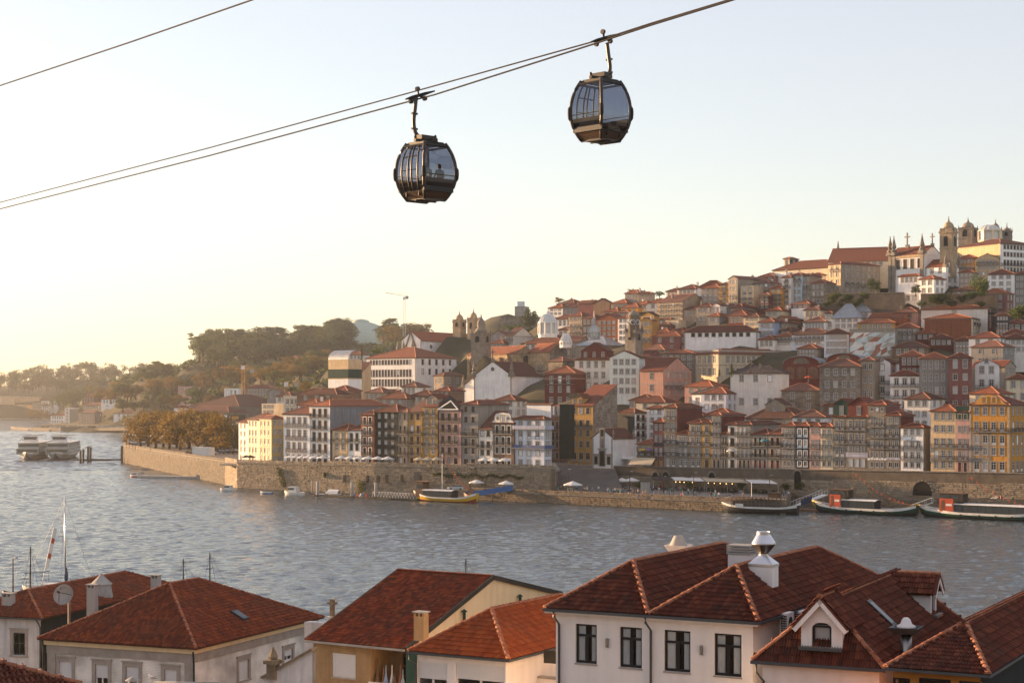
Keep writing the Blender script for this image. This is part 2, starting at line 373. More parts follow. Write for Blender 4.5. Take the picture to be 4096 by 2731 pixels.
def roof_polys(kind,W,D,H,pitch,ov,ridge=None):
 """top surfaces, ridge lines and wall gables of a roof over [0,W]x[0,D] at height H"""
 t = math.tan(R(pitch)); x0,x1,y0,y1 = -ov,W + ov,-ov,D + ov; ze = H - ov * t * .5 + .1
 P_,C_,G_ = [],[],[]
 if kind in ('hip','hipx','hipy'):
  a,b = x1 - x0,y1 - y0
  if kind == 'hipx' or (kind == 'hip' and a >= b):
   h = b / 2 * t; k = min(b / 2,a / 2 - .01) if ridge is None else ridge; ym = (y0 + y1) / 2
   A,B = (x0 + k,ym,ze + h),(x1 - k,ym,ze + h)
   P_ = [[(x0,y0,ze),(x1,y0,ze),B,A],[(x1,y1,ze),(x0,y1,ze),A,B],[(x0,y1,ze),(x0,y0,ze),A],[(x1,y0,ze),(x1,y1,ze),B]]
   C_ = [(A,B),((x0,y0,ze),A),((x0,y1,ze),A),((x1,y0,ze),B),((x1,y1,ze),B)]
  else:
   h = a / 2 * t; k = min(a / 2,b / 2 - .01) if ridge is None else ridge; xm = (x0 + x1) / 2
   A,B = (xm,y0 + k,ze + h),(xm,y1 - k,ze + h)
   P_ = [[(x1,y0,ze),(x1,y1,ze),B,A],[(x0,y1,ze),(x0,y0,ze),A,B],[(x0,y0,ze),(x1,y0,ze),A],[(x1,y1,ze),(x0,y1,ze),B]]
   C_ = [(A,B),((x0,y0,ze),A),((x1,y0,ze),A),((x0,y1,ze),B),((x1,y1,ze),B)]
 elif kind == 'gx':
  h = (y1 - y0) / 2 * t; ym = (y0 + y1) / 2; A,B = (x0 + ov * .7,ym,ze + h),(x1 - ov * .7,ym,ze + h); xa,xb = x0 + ov * .7,x1 - ov * .7
  P_ = [[(xa,y0,ze),(xb,y0,ze),B,A],[(xb,y1,ze),(xa,y1,ze),A,B]]; C_ = [(A,B)]
  g = H + D / 2 * t
  G_ = [[(0,D,H),(0,0,H),(0,D / 2,g)],[(W,0,H),(W,D,H),(W,D / 2,g)]]
 elif kind == 'gy':
  h = (x1 - x0) / 2 * t; xm = (x0 + x1) / 2; ya,yb = y0 + ov * .6,y1 - ov * .6; A,B = (xm,ya,ze + h),(xm,yb,ze + h)
  P_ = [[(x1,ya,ze),(x1,yb,ze),B,A],[(x0,yb,ze),(x0,ya,ze),A,B]]; C_ = [(A,B)]
  g = H + W / 2 * t
  G_ = [[(0,0,H),(W,0,H),(W / 2,0,g)],[(W,D,H),(0,D,H),(W / 2,D,g)]]
 elif kind == 'shed':      # rises towards the back
  h = (y1 - y0) * t; P_ = [[(x0 + ov,y0,ze),(x1 - ov,y0,ze),(x1 - ov,y1,ze + h),(x0 + ov,y1,ze + h)]]
  g = H + D * t
  G_ = [[(0,D,H),(0,0,H),(0,D,g)],[(W,0,H),(W,D,H),(W,D,g)],[(W,D,H),(0,D,H),(0,D,g),(W,D,g)]]
 elif kind == 'shedr':     # rises towards the right side
  h = (x1 - x0) * t; P_ = [[(x0,y0 + ov,ze),(x1,y0 + ov,ze + h),(x1,y1 - ov,ze + h),(x0,y1 - ov,ze)]]
  g = H + W * t
  G_ = [[(0,0,H),(W,0,H),(W,0,g)],[(W,D,H),(0,D,H),(W,D,g)],[(W,0,H),(W,D,H),(W,D,g),(W,0,g)]]
 elif kind == 'flat':
  P_ = [[(.3,.3,H - .35),(W - .3,.3,H - .35),(W - .3,D - .3,H - .35),(.3,D - .3,H - .35)]]
 return P_,C_,G_
def roof_mesh(P_,C_,mats,th=.13,cap=.34):
 m = M()
 for p in P_: m.slab(p,th,0,slope_uv(p))
 for a,b in C_: m.prism(a,b,cap,.13,1)
 return m.mesh('roof',mats)
OW = ('first','second','third','fourth','fifth','sixth','seventh','eighth','ninth','tenth','eleventh','twelfth','thirteenth','fourteenth','fifteenth','sixteenth','seventeenth','eighteenth','nineteenth','twentieth')
def ordw(i): return OW[i] if i < 20 else ('twenty-' + OW[i - 20] if i < 29 else ('thirtieth' if i == 29 else 'thirty-' + OW[i - 30] if i < 39 else ('fortieth' if i == 39 else 'forty-' + OW[i - 40] if i < 49 else str(i + 1) + 'th')))
KIND = {'s': 'sash','d': 'door','b': 'door','B': 'door','a': 'arch','A': 'archdoor','p': 'plain','g': 'door','x': 'shut','o': 'solid','q': 'plain','c': 'sash'}
BASES = []
def put_windows(root,face,W,H,floors,cols,sash,trim,zf=0.,fl_h=None,margin=None,dep=.55,railmat='iron',doors=None,narrow=1.):
 """openings of one face: floors from the ground up, one letter each. returns openings and builds the window parts"""
 o,ax,nin,rz = face; o,ax = Vector(o),Vector(ax); ops = []
 n = len(floors); fh = fl_h or H / n; mg = W * .08 if margin is None else margin; pitch = (W - 2 * mg) / max(cols,1)
 for i,k in enumerate(floors):
  if k == '-': continue
  z0 = zf + i * fh; ww = min(1.25 if k != 'g' else 1.7,pitch * .56) * narrow
  if k in 'dbBA': hh,zz = fh * .72,z0 + .06
  elif k in 'go': hh,zz = fh * .76,z0 + .05
  elif k == 'q': hh,zz = fh * .34,z0 + fh * .42
  elif k == 'p': hh,zz = fh * .48,z0 + fh * .3
  elif k == 'c': hh,zz = fh * .66,z0 + fh * .2;
  else: hh,zz = fh * .56,z0 + fh * .27
  ww,hh = max(.4,round(ww,1)),max(.5,round(hh,1))
  for c in range(cols):
   x = mg + pitch * (c + .5); ops.append((x,zz,ww,hh))
   p = o + ax * x; st = sash
   if k == 'o': st = (doors or ['door_red','door_green','door_brown','sash_brown'])[rng.randrange(4) if not doors else rng.randrange(len(doors))]
   wo = obj('window' if k not in 'go' else 'door',window_mesh(ww,hh,KIND[k],st,trim),root,(p.x,p.y,zz),rz)
   if k != 'x': obj('pane',pane_mesh(ww,hh),wo)
   if k in 'b':
    bm,rm = balcony_meshes(min(ww + .7,pitch * .96),dep,railmat); bo = obj('balcony',bm,root,(p.x,p.y,zz),rz); obj('railing',rm,bo)
  if k in 'BA':
   bm,rm = balcony_meshes(W - .2,dep,railmat); p = o + ax * (W / 2); bo = obj('balcony',bm,root,(p.x,p.y,z0 + .06),rz); obj('railing',rm,bo)
 return ops
def house(label,corner,yaw,W,D,H,wall='white',roof='hip',pitch=24,rmat='roof_red',front=None,fcols=2,right=None,rcols=2,left=None,lcols=2,
          sash='sash_white',trim='stone',name='house',cat='house',group=None,rwall=None,base=6.,ov=.45,ridge=None,zf=0.,chim=0,bands=None,gwin=False,
          fl_h=None,railmat='iron',doors=None,narrow=1.,lwall=None,quoin=False,dep=.55,margin=None,nobase=False):
 """corner = front-right ground corner in the world; yaw turns the front to the left of the camera"""
 a = R(yaw); ax = Vector((math.cos(a),-math.sin(a),0)); org = Vector(corner) - ax * W
 root = thing(name,label,cat,org,-a,group)
 if not nobase: BASES.append((org.x + ax.x * W / 2,org.y + ax.y * W / 2,corner[2]))
 back = Vector((math.sin(a),math.cos(a),0)); q = org + ax * W / 2 + back * D
 if not nobase: BASES.append((q.x,q.y,corner[2] + .5))
 m = M(); mats = [wall,rwall or wall,lwall or wall]
 faces = {'f': ((0,0,0),(1,0,0),(0,1,0),0.,W),'r': ((W,0,0),(0,1,0),(-1,0,0),R(90),D),'l': ((0,D,0),(0,-1,0),(1,0,0),R(-90),D)}
 for k,fl,cols,mi in (('f',front,fcols,0),('r',right,rcols,1),('l',left,lcols,2)):
  o,x_,n_,rz,ln = faces[k]; ops = []
  if fl: ops = put_windows(root,(o,x_,n_,rz),ln,H,fl,cols,sash,trim,zf,fl_h,railmat=railmat,doors=doors,narrow=narrow,dep=dep,margin=margin)
  facade(m,o,x_,n_,ln,-base,H,ops,mi)
 m.face([(W,D,-base),(0,D,-base),(0,D,H),(W,D,H)],0)
 if roof == 'flat':
  m.box(-.08,W + .08,-.08,D + .08,H,H + .3,0)
 P_,C_,G_ = roof_polys(roof,W,D,H,pitch,ov,ridge)
 for i,g in enumerate(G_):
  m.face(g,1 if (roof in ('gx','shed','shedr') and abs(g[0][0] - W) < .01 and abs(g[1][0] - W) < .01) else 0,[(p[0] + p[1],p[2]) for p in g])
 obj('wall',m.mesh('wall',mats),root)
 if P_ and roof != 'flat':
  obj('roof',roof_mesh(P_,C_,[rmat,'ridge_tile' if rmat.startswith('roof_') and rmat != 'roof_dark' else rmat]),root)
  if roof.startswith('hip') or roof in ('gx',):
   e = M(); e.box(-.12,W + .12,-.12,D + .12,H - .32,H - .05); pm(e,'cornice',['granite_trim' if trim == 'stone' else wall],root)
 elif P_: obj('roof',roof_mesh(P_,[],['concrete' if rmat == 'roof_red' else rmat]),root)
 if bands:
  for z,hh,mt in bands:
   e = M(); e.box(-.05,W + .05,-.05,.0 - .004,z,z + hh); e.box(W + .004,W + .05,-.05,D,z,z + hh); pm(e,'cornice',[mt],root)
 if quoin:
  for x in (.25,W - .25):
   e = M(); e.box(x - .25,x + .25,-.06,-.004,-base,H); pm(e,'pilaster',['granite_trim'],root)
 for i in range(chim):
  cx,cyy = W * rng.uniform(.15,.85),D * rng.uniform(.25,.75); zt = H + min(W,D) / 2 * math.tan(R(pitch)) + rng.uniform(.2,.8)
  e = M(); e.box(cx - .3,cx + .3,cyy - .4,cyy + .4,H,zt); e.box(cx - .38,cx + .38,cyy - .48,cyy + .48,zt,zt + .12)
  for q in (-.2,.2): e.lathe([(.12,zt + .12),(.1,zt + .45)],6,1,(cx,cyy + q))
  pm(e,'chimney',['wall_stucco' if rng.random() < .6 else 'wall_offwhite','clay_pot'],root)
 if gwin and roof == 'gy':
  s = min(.9,W * .12); s = round(s,1)
  wo = obj('window',window_mesh(s,round(s * 1.3,1),'plain',sash,trim),root,(W / 2,-.17,H + W / 2 * math.tan(R(pitch)) * .3),0); obj('pane',pane_mesh(s,round(s * 1.3,1)),wo)
 root['_d'] = (W,D,H); return root
def dormer(root,x,y,z,w,h,d,wall='white',rmat='roof_red',sash='sash_white',cols=1,rz=0.,gable=True,kind='sash'):
 """a dormer standing on the roof: front face at y, running back d"""
 m = M(); m.box(-w / 2,w / 2,.16,d,-1.2,h); dm = obj('dormer',None,root,(x,y,z),rz)
 f = M(); ops = []
 for c in range(cols):
  ww = round(min(1.1,w / cols * .66),1); hh = round(h * .72,1); xx = w * (c + .5) / cols
  ops.append((xx,h * .12,ww,hh)); obj('window',full_window_mesh(ww,hh,kind,sash,'thin'),dm,(xx - w / 2,0,h * .12))
 facade(m,(-w / 2,0,0),(1,0,0),(0,1,0),w,-.6,h,ops,0)
 m.face([(-w / 2,.16,-1.2),(-w / 2,0,-1.2),(-w / 2,0,h),(-w / 2,.16,h)]); m.face([(w / 2,0,-1.2),(w / 2,.16,-1.2),(w / 2,.16,h),(w / 2,0,h)])
 if gable:
  t = w * .3; m.face([(-w / 2,0,h),(w / 2,0,h),(0,0,h + t)]); o = .25
  P_ = [[(w / 2 + o,-o,h - o * .6 + .08),(w / 2 + o,d,h - o * .6 + .08),(0,d,h + t + .08),(0,-o,h + t + .08)],[(-w / 2 - o,d,h - o * .6 + .08),(-w / 2 - o,-o,h - o * .6 + .08),(0,-o,h + t + .08),(0,d,h + t + .08)]]
  obj('roof',roof_mesh(P_,[((0,-o,h + t + .08),(0,d,h + t + .08))],[rmat,'ridge_tile'],.1),dm)
 else:
  obj('roof',roof_mesh([[(-w / 2 - .2,-.3,h + .06),(w / 2 + .2,-.3,h + .06),(w / 2 + .2,d,h + .5),(-w / 2 - .2,d,h + .5)]],[],[rmat],.1),dm)
 wl = pm(m,'wall',[wall],dm)
 return dm
def b3(label,blk,xl,xc,xr,ye,yb,yaw=38.,Y=None,row=None,dflt=9.,hz=None,**kw):
 """a house read off a crop: left end, corner, right end; eave and base rows at the corner"""
 u,vb,ve = blk.u(xc),blk.v(yb),blk.v(ye)
 if Y is None: Y = rowY(u,row) if row is not None else hillY(u,vb)
 p = P(u,vb,Y); a = R(yaw); H = (vb - ve) * Y / F
 kl = (blk.u(xl) - CX) / F                       # left end: slide along the front until its column matches
 W = (p.x - kl * Y) / (math.cos(a) + kl * math.sin(a))
 D = dflt
 if xr > xc:
  kr = (blk.u(xr) - CX) / F; den = math.sin(a) - kr * math.cos(a)
  if abs(den) > .05: D = (kr * Y - p.x) / den
 if hz: H = hz
 D = max(3.,min(D,60.))
 return house(label,p,yaw,W,D,H,**kw)
def hillY(u,vb):
 k = .27 + .25 * max(0.,min(1.,(2900 - u) / 1300))
 return rowY(u,62) + k * (1865 - vb)
import numpy as np
# ------------------------------------------------------------ river, quays, streets
def water():
 m,t,b = nmat('river_water'); L = t.links.new
 b.inputs['Base Color'].default_value = (.06,.082,.09,1); b.inputs['Roughness'].default_value = .09; b.inputs['IOR'].default_value = 1.333
 b.inputs['Specular IOR Level'].default_value = .5
 ge = N(t,'ShaderNodeNewGeometry'); prev = None
 for sx,sy,scl,dist,det in ((.22,.5,1,.25,5),(1.1,2.4,1,.1,4)):
  mp = N(t,'ShaderNodeMapping'); mp.inputs['Scale'].default_value = (sx,sy,1); mp.inputs['Rotation'].default_value = (0,0,R(14))
  no = N(t,'ShaderNodeTexNoise'); no.inputs['Scale'].default_value = scl; no.inputs['Detail'].default_value = det; no.inputs['Roughness'].default_value = .6
  no.inputs['Distortion'].default_value = .6
  L(ge.outputs['Position'],mp.inputs[0]); L(mp.outputs[0],no.inputs['Vector'])
  bu = N(t,'ShaderNodeBump'); bu.inputs['Strength'].default_value = 1; bu.inputs['Distance'].default_value = dist
  L(no.outputs[0],bu.inputs['Height'])
  if prev: L(prev,bu.inputs['Normal'])
  prev = bu.outputs[0]
 L(prev,b.inputs['Normal'])
 def waves(name,xs,ys,l0,l1,n,amp0,f0,f1):
  rs = np.random.RandomState(3); X,Yy = np.meshgrid(xs,ys); Z = np.zeros_like(X)
  for lam in np.geomspace(l0,l1,n):
   a = rs.normal(R(100),.55); k_ = math.tau / lam; amp = amp0 * lam ** .6; ph = rs.uniform(0,6.28); q = k_ * (X * math.cos(a) + Yy * math.sin(a)) + ph + .8 * np.sin((X * math.sin(a) - Yy * math.cos(a)) * k_ * .21 + ph * 3)
   Z += amp * (1 - 2 * np.abs(np.sin(q / 2)) ** 1.4 + .15)
  Z *= np.clip((ys[-1] - Yy) / f1,0,1) * np.clip((Yy - ys[0]) / f0,0,1); nx,ny = len(xs),len(ys); me = bpy.data.meshes.new(name); idx = np.arange(nx * ny).reshape(ny,nx)
  me.from_pydata(np.stack([X,Yy,Z],-1).reshape(-1,3).tolist(),[],np.stack([idx[:-1,:-1],idx[:-1,1:],idx[1:,1:],idx[1:,:-1]],-1).reshape(-1,4).tolist()); me.polygons.foreach_set('use_smooth',[True] * len(me.polygons)); me.materials.append(m); struct(name,me)
 ys = 186 + np.cumsum(np.linspace(.62,1.1,560)); waves('river_water',np.arange(-250,251,.72),ys,.75,5,50,.0082,1,12); ya,y2 = float(ys[-1]),1500.
 waves('middle_river_water',np.arange(-450,20,1.7),np.geomspace(ya,y2,380),3.,11,40,.014,12,100)
 y1 = float(ys[-1]); g = M()
 for x0,x1,y0,yb in ((-6000,3000,150,186),(-6000,-250,186,y1),(250,3000,186,y1),(-6000,-450,y1,y2),(18.3,3000,y1,y2),(-6000,3000,y2,9000)): g.face([(x0,y0,0),(x1,y0,0),(x1,yb,0),(x0,yb,0)])
 m2 = m.copy(); m2.name = 'far_water'; MATS['far_water'] = m2
 for n_ in m2.node_tree.nodes:
  if n_.bl_idname == 'ShaderNodeMapping': n_.inputs['Scale'].default_value = (.1,.3,1)
  if n_.bl_idname == 'ShaderNodeBump': n_.inputs['Distance'].default_value = .9
 struct('far_river_water',g.mesh('far_river_water',['far_water']))
water()
mat('cobbles',(.085,.077,.07),.9,.3,.25,bump=.5,bscale=3)
mat('paving',(.20,.18,.155),.9,.25,.2,bump=.3,bscale=2)
mat('soil',(.16,.125,.085),.95,.45,.05,bump=.6,bscale=.4)
mat('grass_dry',(.055,.05,.026),.95,.4,.08,bump=.6,bscale=.6)
def bankY(X,c): return 476.2 - .8 * X + c
def bp(X,c,z): return (X,bankY(X,c),z)
def zL(X): return 7.5 + 1.1 * (X + 86) / 90
def zR(X): return 8.1 + 1.3 * (X - 40) / 82
def sheet(name,rings,mt,th=.6):
 """a paved sheet between two edge lines, with thickness"""
 a,b = rings; m = M()
 for i in range(len(a) - 1): m.slab([a[i],a[i + 1],b[i + 1],b[i]],th)
 return struct(name,m.mesh(name,[mt]))
sheet('promenade',([bp(X,.2 + 8 * max(0,(X + 40) / 45) * (X > -40),zL(X)) for X in range(-92,14,5)],[bp(X,60,zL(X)) for X in range(-92,14,5)]),'paving')
sheet('lower_quay',([bp(X,-2.8 + 48 * max(0,min(1,(X - 66) / 8)),2.5) for X in range(-14,231,4)],[bp(X,57,2.5) for X in range(-14,231,4)]),'paving')
sq = M()
def zsq(c): t = max(0,min(1,(c - 12) / 46)); return 2.51 + 5.5 * t
for i in range(12):
 c0,c1 = 10 + 6.5 * i,16.5 + 6.5 * i
 for X in range(10,30,4): sq.slab([bp(X,c0,zsq(c0)),bp(X + 4,c0,zsq(c0)),bp(X + 4,c1,zsq(c1)),bp(X,c1,zsq(c1))],.5)
struct('square',sq.mesh('square',['cobbles']))
sheet('upper_promenade',([bp(X,56.2,zR(X)) for X in range(29,231,6)],[bp(X,90,zR(X)) for X in range(29,231,6)]),'cobbles')
pl = M()
pl.slab([(-169,757,7.4),(-93.2,566,7.4),(-80,620,7.4),(-60,800,7.4),(-150,900,7.4)],1.2); struct('tree_promenade',pl.mesh('tree_promenade',['cobbles']))
# stones laid one by one: the largest 300 in view as objects, the rest in one piece
piece_mat('wall_stones',[(.34,.27,.19),(.27,.21,.15),(.22,.175,.125),(.30,.245,.18),(.37,.30,.21),(.24,.20,.155)],wear=.55,wearcol=(.10,.08,.055),wscale=.16,bump=.5)
piece_mat('quay_stones',[(.27,.20,.13),(.20,.145,.095),(.24,.18,.12),(.16,.12,.085),(.29,.225,.15)],wear=.55,wearcol=(.12,.085,.05),wscale=.2,bump=.5)
piece_mat('shaded_stones',[(.085,.066,.046),(.06,.046,.032),(.10,.08,.055),(.05,.04,.028)],wear=.6,wearcol=(.03,.032,.016),wscale=.12,bump=.5)  # dirty embankment stone; its tones are darkened further to stand in for shade
mat('mortar',(.13,.105,.08),.95,.3,.4)
def stone_wall(name,label,pts,ztop,zbot,lw,lh,mt,cat='wall',cope=True,holes=(),single=300,kind=None,seed=3):
 """a coursed masonry wall along plan points; ztop a function of distance share"""
 rg = random.Random(seed); root = thing(name,label,cat,(pts[0][0],pts[0][1],zbot)); o0 = Vector((pts[0][0],pts[0][1],zbot))
 core = M(); st = []; L = 0.; tot = sum((Vector(pts[i + 1]) - Vector(pts[i])).length for i in range(len(pts) - 1))
 cp = M()
 for i in range(len(pts) - 1):
  a,b = Vector((*pts[i],0)),Vector((*pts[i + 1],0)); d = (b - a); ln = d.length; d.normalize(); n = Vector((d.y,-d.x,0))
  if n.y > 0: n = -n
  za,zb = ztop(L / tot),ztop((L + ln) / tot)
  q = [a - n * 1.2,b - n * 1.2,b,a]; zz = [za,zb,zb,za]
  lo = [p + Vector((0,0,zbot)) - o0 for p in q]; hi = [p + Vector((0,0,zz[k])) - o0 for k,p in enumerate(q)]
  core.face(lo[::-1]); core.face(hi)
  for k in range(4): core.face([lo[k],lo[(k + 1) % 4],hi[(k + 1) % 4],hi[k]])
  if cope:
   nseg = max(1,int(ln / 2.2))
   for k in range(nseg):
    s0,s1 = ln * k / nseg + .02,ln * (k + 1) / nseg - .02; z_ = za + (zb - za) * (k + .5) / nseg
    c0 = a + d * s0 + n * .22 - o0; c1 = a + d * s1 + n * .22 - o0; e0,e1 = c0 - n * .7,c1 - n * .7
    zc = z_ + .25 - zbot; cp.slab([(c0.x,c0.y,zc),(c1.x,c1.y,zc),(e1.x,e1.y,zc),(e0.x,e0.y,zc)],.26)
  z = zbot + .05; r = 0
  while z < max(za,zb) - lh * .5:
   h = lh * rg.uniform(.85,1.15); s = rg.uniform(-lw,0)
   while s < ln:
    l_ = lw * rg.uniform(.6,1.45); s0,s1 = max(0,s),min(ln,s + l_); s += l_
    zt = za + (zb - za) * ((s0 + s1) / 2 / ln)
    if s1 - s0 < .25 or z + h > zt - .02: continue
    g = L + (s0 + s1) / 2
    if any(hx0 < g < hx1 and hz0 < z + h / 2 < hz1 for hx0,hx1,hz0,hz1 in holes): continue
    st.append((a + d * (s0 + s1) / 2,d,n,(s1 - s0) / 2 - .02,z,h - .03,rg.uniform(.03,.15)))
   z += h; r += 1
  L += ln
 pm(core,'core',['mortar'],root)
 if cope: pm(cp,'coping',['granite'],root)
 def chunk(m,p,d,n,hw,z,h,pr):
  q = p - o0; A = q - d * hw; B = q + d * hw; z0 = z - zbot; w = d * min(.07,hw * .3); iz = min(.06,h * .2)
  b0 = [A + Vector((0,0,z0)),B + Vector((0,0,z0)),B + Vector((0,0,z0 + h)),A + Vector((0,0,z0 + h))]
  f0 = [A + w + n * pr + Vector((0,0,z0 + iz)),B - w + n * pr + Vector((0,0,z0 + iz)),B - w + n * pr + Vector((0,0,z0 + h - iz)),A + w + n * pr + Vector((0,0,z0 + h - iz))]
  m.face(f0)
  for k in range(4): m.face([b0[k],b0[(k + 1) % 4],f0[(k + 1) % 4],f0[k]])
 st.sort(key=lambda s_: -s_[3] * s_[5] / s_[0].y)
 for s_ in st[:single]:
  m = M(); chunk(m,*s_); pm(m,'stone',[mt],root)
 if len(st) > single:
  m = M(); tone = []
  for s_ in st[single:]: chunk(m,*s_); tone += [rg.random()] * 5
  so_ = obj('stones',m.mesh('stones',[mt],attr=tone),root); so_['kind'] = 'stuff'
 return root
def cB(X,c): return (X,bankY(X,c))
stone_wall('river_wall','long sunlit granite river wall below the left row of houses',[(-93.2,566),(-86,545)] + [cB(X,0) for X in (-70,-55,-40)] + [cB(-10,4),cB(6,8.5),cB(12,9.6)],
 lambda t: 7.5 + 1.2 * t,-1.5,1.15,.5,'wall_stones',single=300,holes=[(95,98,2.4,5.2),(107,110,2.4,5.6)])
stone_wall('quay_wall','low weathered quay wall of big blocks catching orange sunlight',[cB(-12,4),cB(-12,-3),cB(12,-3),cB(40,-3),cB(66,-3),cB(74,45),cB(130,45),cB(232,45)],lambda t: 2.3,-1.5,1.35,.5,'quay_stones',single=300,seed=5)
stone_wall('promenade_wall','tall dark granite wall below the right row of houses',[cB(29,72),cB(29,56),cB(80,56),cB(122,56),cB(230,56)],lambda t: 8. + 2.7 * t,2.3,1.1,.5,'wall_stones',single=300,seed=7,
 holes=[(x0,x1,2.3,5.2) for x0,x1 in ((28,32),(40,44),(64,68),(100,104),(130,140))])
stone_wall('ramp_wall','grey retaining wall beside the sloping square',[cB(12,9.6),cB(12,30),cB(11,55)],lambda t: 8.6,2.3,1.1,.5,'wall_stones',single=120,seed=9,cope=True)
stone_wall('tree_quay_wall','old stone embankment under the plane trees',[(-150,900),(-169,757),(-130,659),(-93.2,566)],lambda t: 7.4,-1.5,1.4,.6,'shaded_stones',single=200,seed=12)
mat('near_ground',(.12,.10,.085),.95,.3,.2)
g = M()
ys = [(-60,26),(6,25.5),(25,16),(60,8),(120,3.5),(188,2.2)]
for i in range(len(ys) - 1):
 g.face([(-200,ys[i][0],ys[i][1]),(200,ys[i][0],ys[i][1]),(200,ys[i + 1][0],ys[i + 1][1]),(-200,ys[i + 1][0],ys[i + 1][1])])
g.face([(-200,188,2.2),(200,188,2.2),(200,188,-4),(-200,188,-4)])
struct('near_bank_ground',g.mesh('near_bank_ground',['near_ground']))
mat('netting',(.012,.02,.017),.95); mat('rail_blue',(.05,.09,.2),.6)
# ------------------------------------------------------------ the river front, left row
A_ = Blk(900,1500,2.6133); B_ = Blk(1700,1500,2.6133); C_ = Blk(2500,1400,2.24); D_ = Blk(3250,1350,2.0626)
def rl(u): return 5 + 8 * max(0,(u - 1085) / 1100)
ROWL = 'houses of the left river front'
def fl(label,blk,xl,xc,ye,front,fcols,base=None,xr=0,dflt=11.,**kw):
 u = blk.u(xc); Y = rowY(u,rl(u)); X = (u - CX) * Y / F; zb = zL(X); p = P(u,0,Y); vb = VH + (CH - zb) * F / Y
 return b3(label,blk,xl,xc,xr,ye,(vb - blk.oy) * blk.k,kw.pop('yaw',38.6),Y=Y,dflt=dflt,front=front,fcols=fcols,group=kw.pop('group',ROWL),**kw)
WY = 62.
h3 = fl('pale yellow corner house with arched ground floor at the left end',A_,350,485,455,'adddd',3,xr=612,yaw=WY,wall='paleyellow',rwall='yellow',right='assss',rcols=2,roof='hip',rmat='roof_red',sash='sash_white')
# the two narrow houses farther left along the turned front
def along(hs,W,label,H,**kw):
 """a house joined to the left end of another one, on the same front line"""
 a = hs.rotation_euler.z; return house(label,tuple(hs.location),math.degrees(-a),W,9,H,group=ROWL,**kw)
h2 = along(h3,10.4,'cream house with dark attic, second from the left end of the front',13.6,front='gdsds',fcols=3,wall='cream',roof='hip',rmat='roof_brown')
h1 = along(h2,8.5,'pinkish end house with small canopies, first on the left front',12.6,front='gsdss',fcols=2,wall='offwhite',left='gsss',lcols=2,roof='hip',rmat='roof_red')
fl('broad white sunlit house with four columns of balconied windows',A_,612,885,408,'gbbB',4,wall='white',sash='sash_white',chim=0,roof='hip',railmat='rust_iron',dflt=10)
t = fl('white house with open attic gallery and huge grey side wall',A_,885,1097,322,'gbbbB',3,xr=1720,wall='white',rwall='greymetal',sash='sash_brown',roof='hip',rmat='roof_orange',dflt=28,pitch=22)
fl('low peach house with arched upper windows',A_,1122,1280,575,'gsA',2,wall='peach',dflt=8,roof='hipx',rmat='roof_red')
fl('low white house between the peach house and the red-brown one',A_,1281,1420,575,'gsA',2,wall='white',sash='sash_green',dflt=8,roof='hipx',rmat='roof_red')
fl('narrow red-brown house with white panels and balconies',A_,1421,1558,412,'gbbbb',2,wall='rust',sash='sash_brown',trim='white',roof='hip',chim=1)
fl('tall black-green timber clad house',A_,1560,1805,386,'gssaas',3,xr=2030,wall='blackgreen',trim=None,roof='hip',rmat='roof_red',dflt=14,bands=[(3.2,.22,'wall_blackgreen'),(6.,.22,'wall_blackgreen'),(8.8,.22,'wall_blackgreen')])
fl('narrow grey-brown house right of the black one',A_,1806,1908,388,'gbbBs',2,wall='tan',sash='sash_brown',roof='hip',rmat='roof_brown',rwall='tan')
fl('narrow yellow house with laundry balcony',A_,1909,2062,386,'gBBBs',2,wall='ochre',sash='sash_red',roof='shed',pitch=26,rmat='roof_brown',dflt=9)
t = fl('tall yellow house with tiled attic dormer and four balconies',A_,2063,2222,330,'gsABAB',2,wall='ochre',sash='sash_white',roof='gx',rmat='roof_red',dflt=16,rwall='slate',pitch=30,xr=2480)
dormer(t,t['_d'][0] / 2,.8,t['_d'][2] + .1,4.6,2.3,5,'wall_tan',cols=2)
t = fl('pink house with triangular white-framed glazed attic',B_,133,376,366,'gbbbB',3,wall='pink',sash='sash_brown',roof='hip',rmat='roof_red',dflt=10,doors=None)
e = M(); w_ = t['_d'][0]; zt = t['_d'][2]
for p,q in (((.5,zt + .15),(w_ - .6,zt + .15)),((.5,zt + .15),(w_ * .62,zt + 2.6)),((w_ * .62,zt + 2.6),(w_ - .6,zt + .15))): e.tube([(p[0],-.5,p[1]),(q[0],-.5,q[1])],.2,4)
gz = pm(e,'attic_window',['white_paint'],t); e = M()
for y in (-.42,-.36): pass
e.face([(.6,-.42,zt + .2),(w_ - .7,-.42,zt + .2),(w_ * .62,-.42,zt + 2.5)]); e.face([(w_ - .7,-.40,zt + .2),(.6,-.40,zt + .2),(w_ * .62,-.40,zt + 2.5)])
e.face([(w_ - .5,-.5,zt + .1),(w_ - .5,4,zt + .1),(w_ * .62,4,zt + 2.7),(w_ * .62,-.5,zt + 2.7)],1); e.face([(.4,-.5,zt + .1),(w_ * .62,-.5,zt + 2.7),(w_ * .62,4,zt + 2.7),(.4,4,zt + .1)],1)
pm(e,'pane',['window_glass','roof_red'],gz)
t = fl('grey tiled house with long bare stucco side wall',B_,377,555,308,'gsBBss',2,xr=876,wall='grey',rwall='stucco',sash='sash_brown',roof='hip',rmat='roof_red',pitch=20,chim=1)
fl('small crumbling white house squeezed under a bare side wall',B_,556,705,566,'gsBs',2,wall='offwhite',sash='sash_green',roof='shed',pitch=34,rmat='roof_brown',dflt=7)
t = fl('dark house with curly baroque gable and white frames',B_,706,926,500,'gsBB',3,wall='wall_brown',trim='white',sash='sash_green',roof='hip',rmat='roof_brown',pitch=18,dflt=9)
w_,zt = t['_d'][0],t['_d'][2]; e = M()
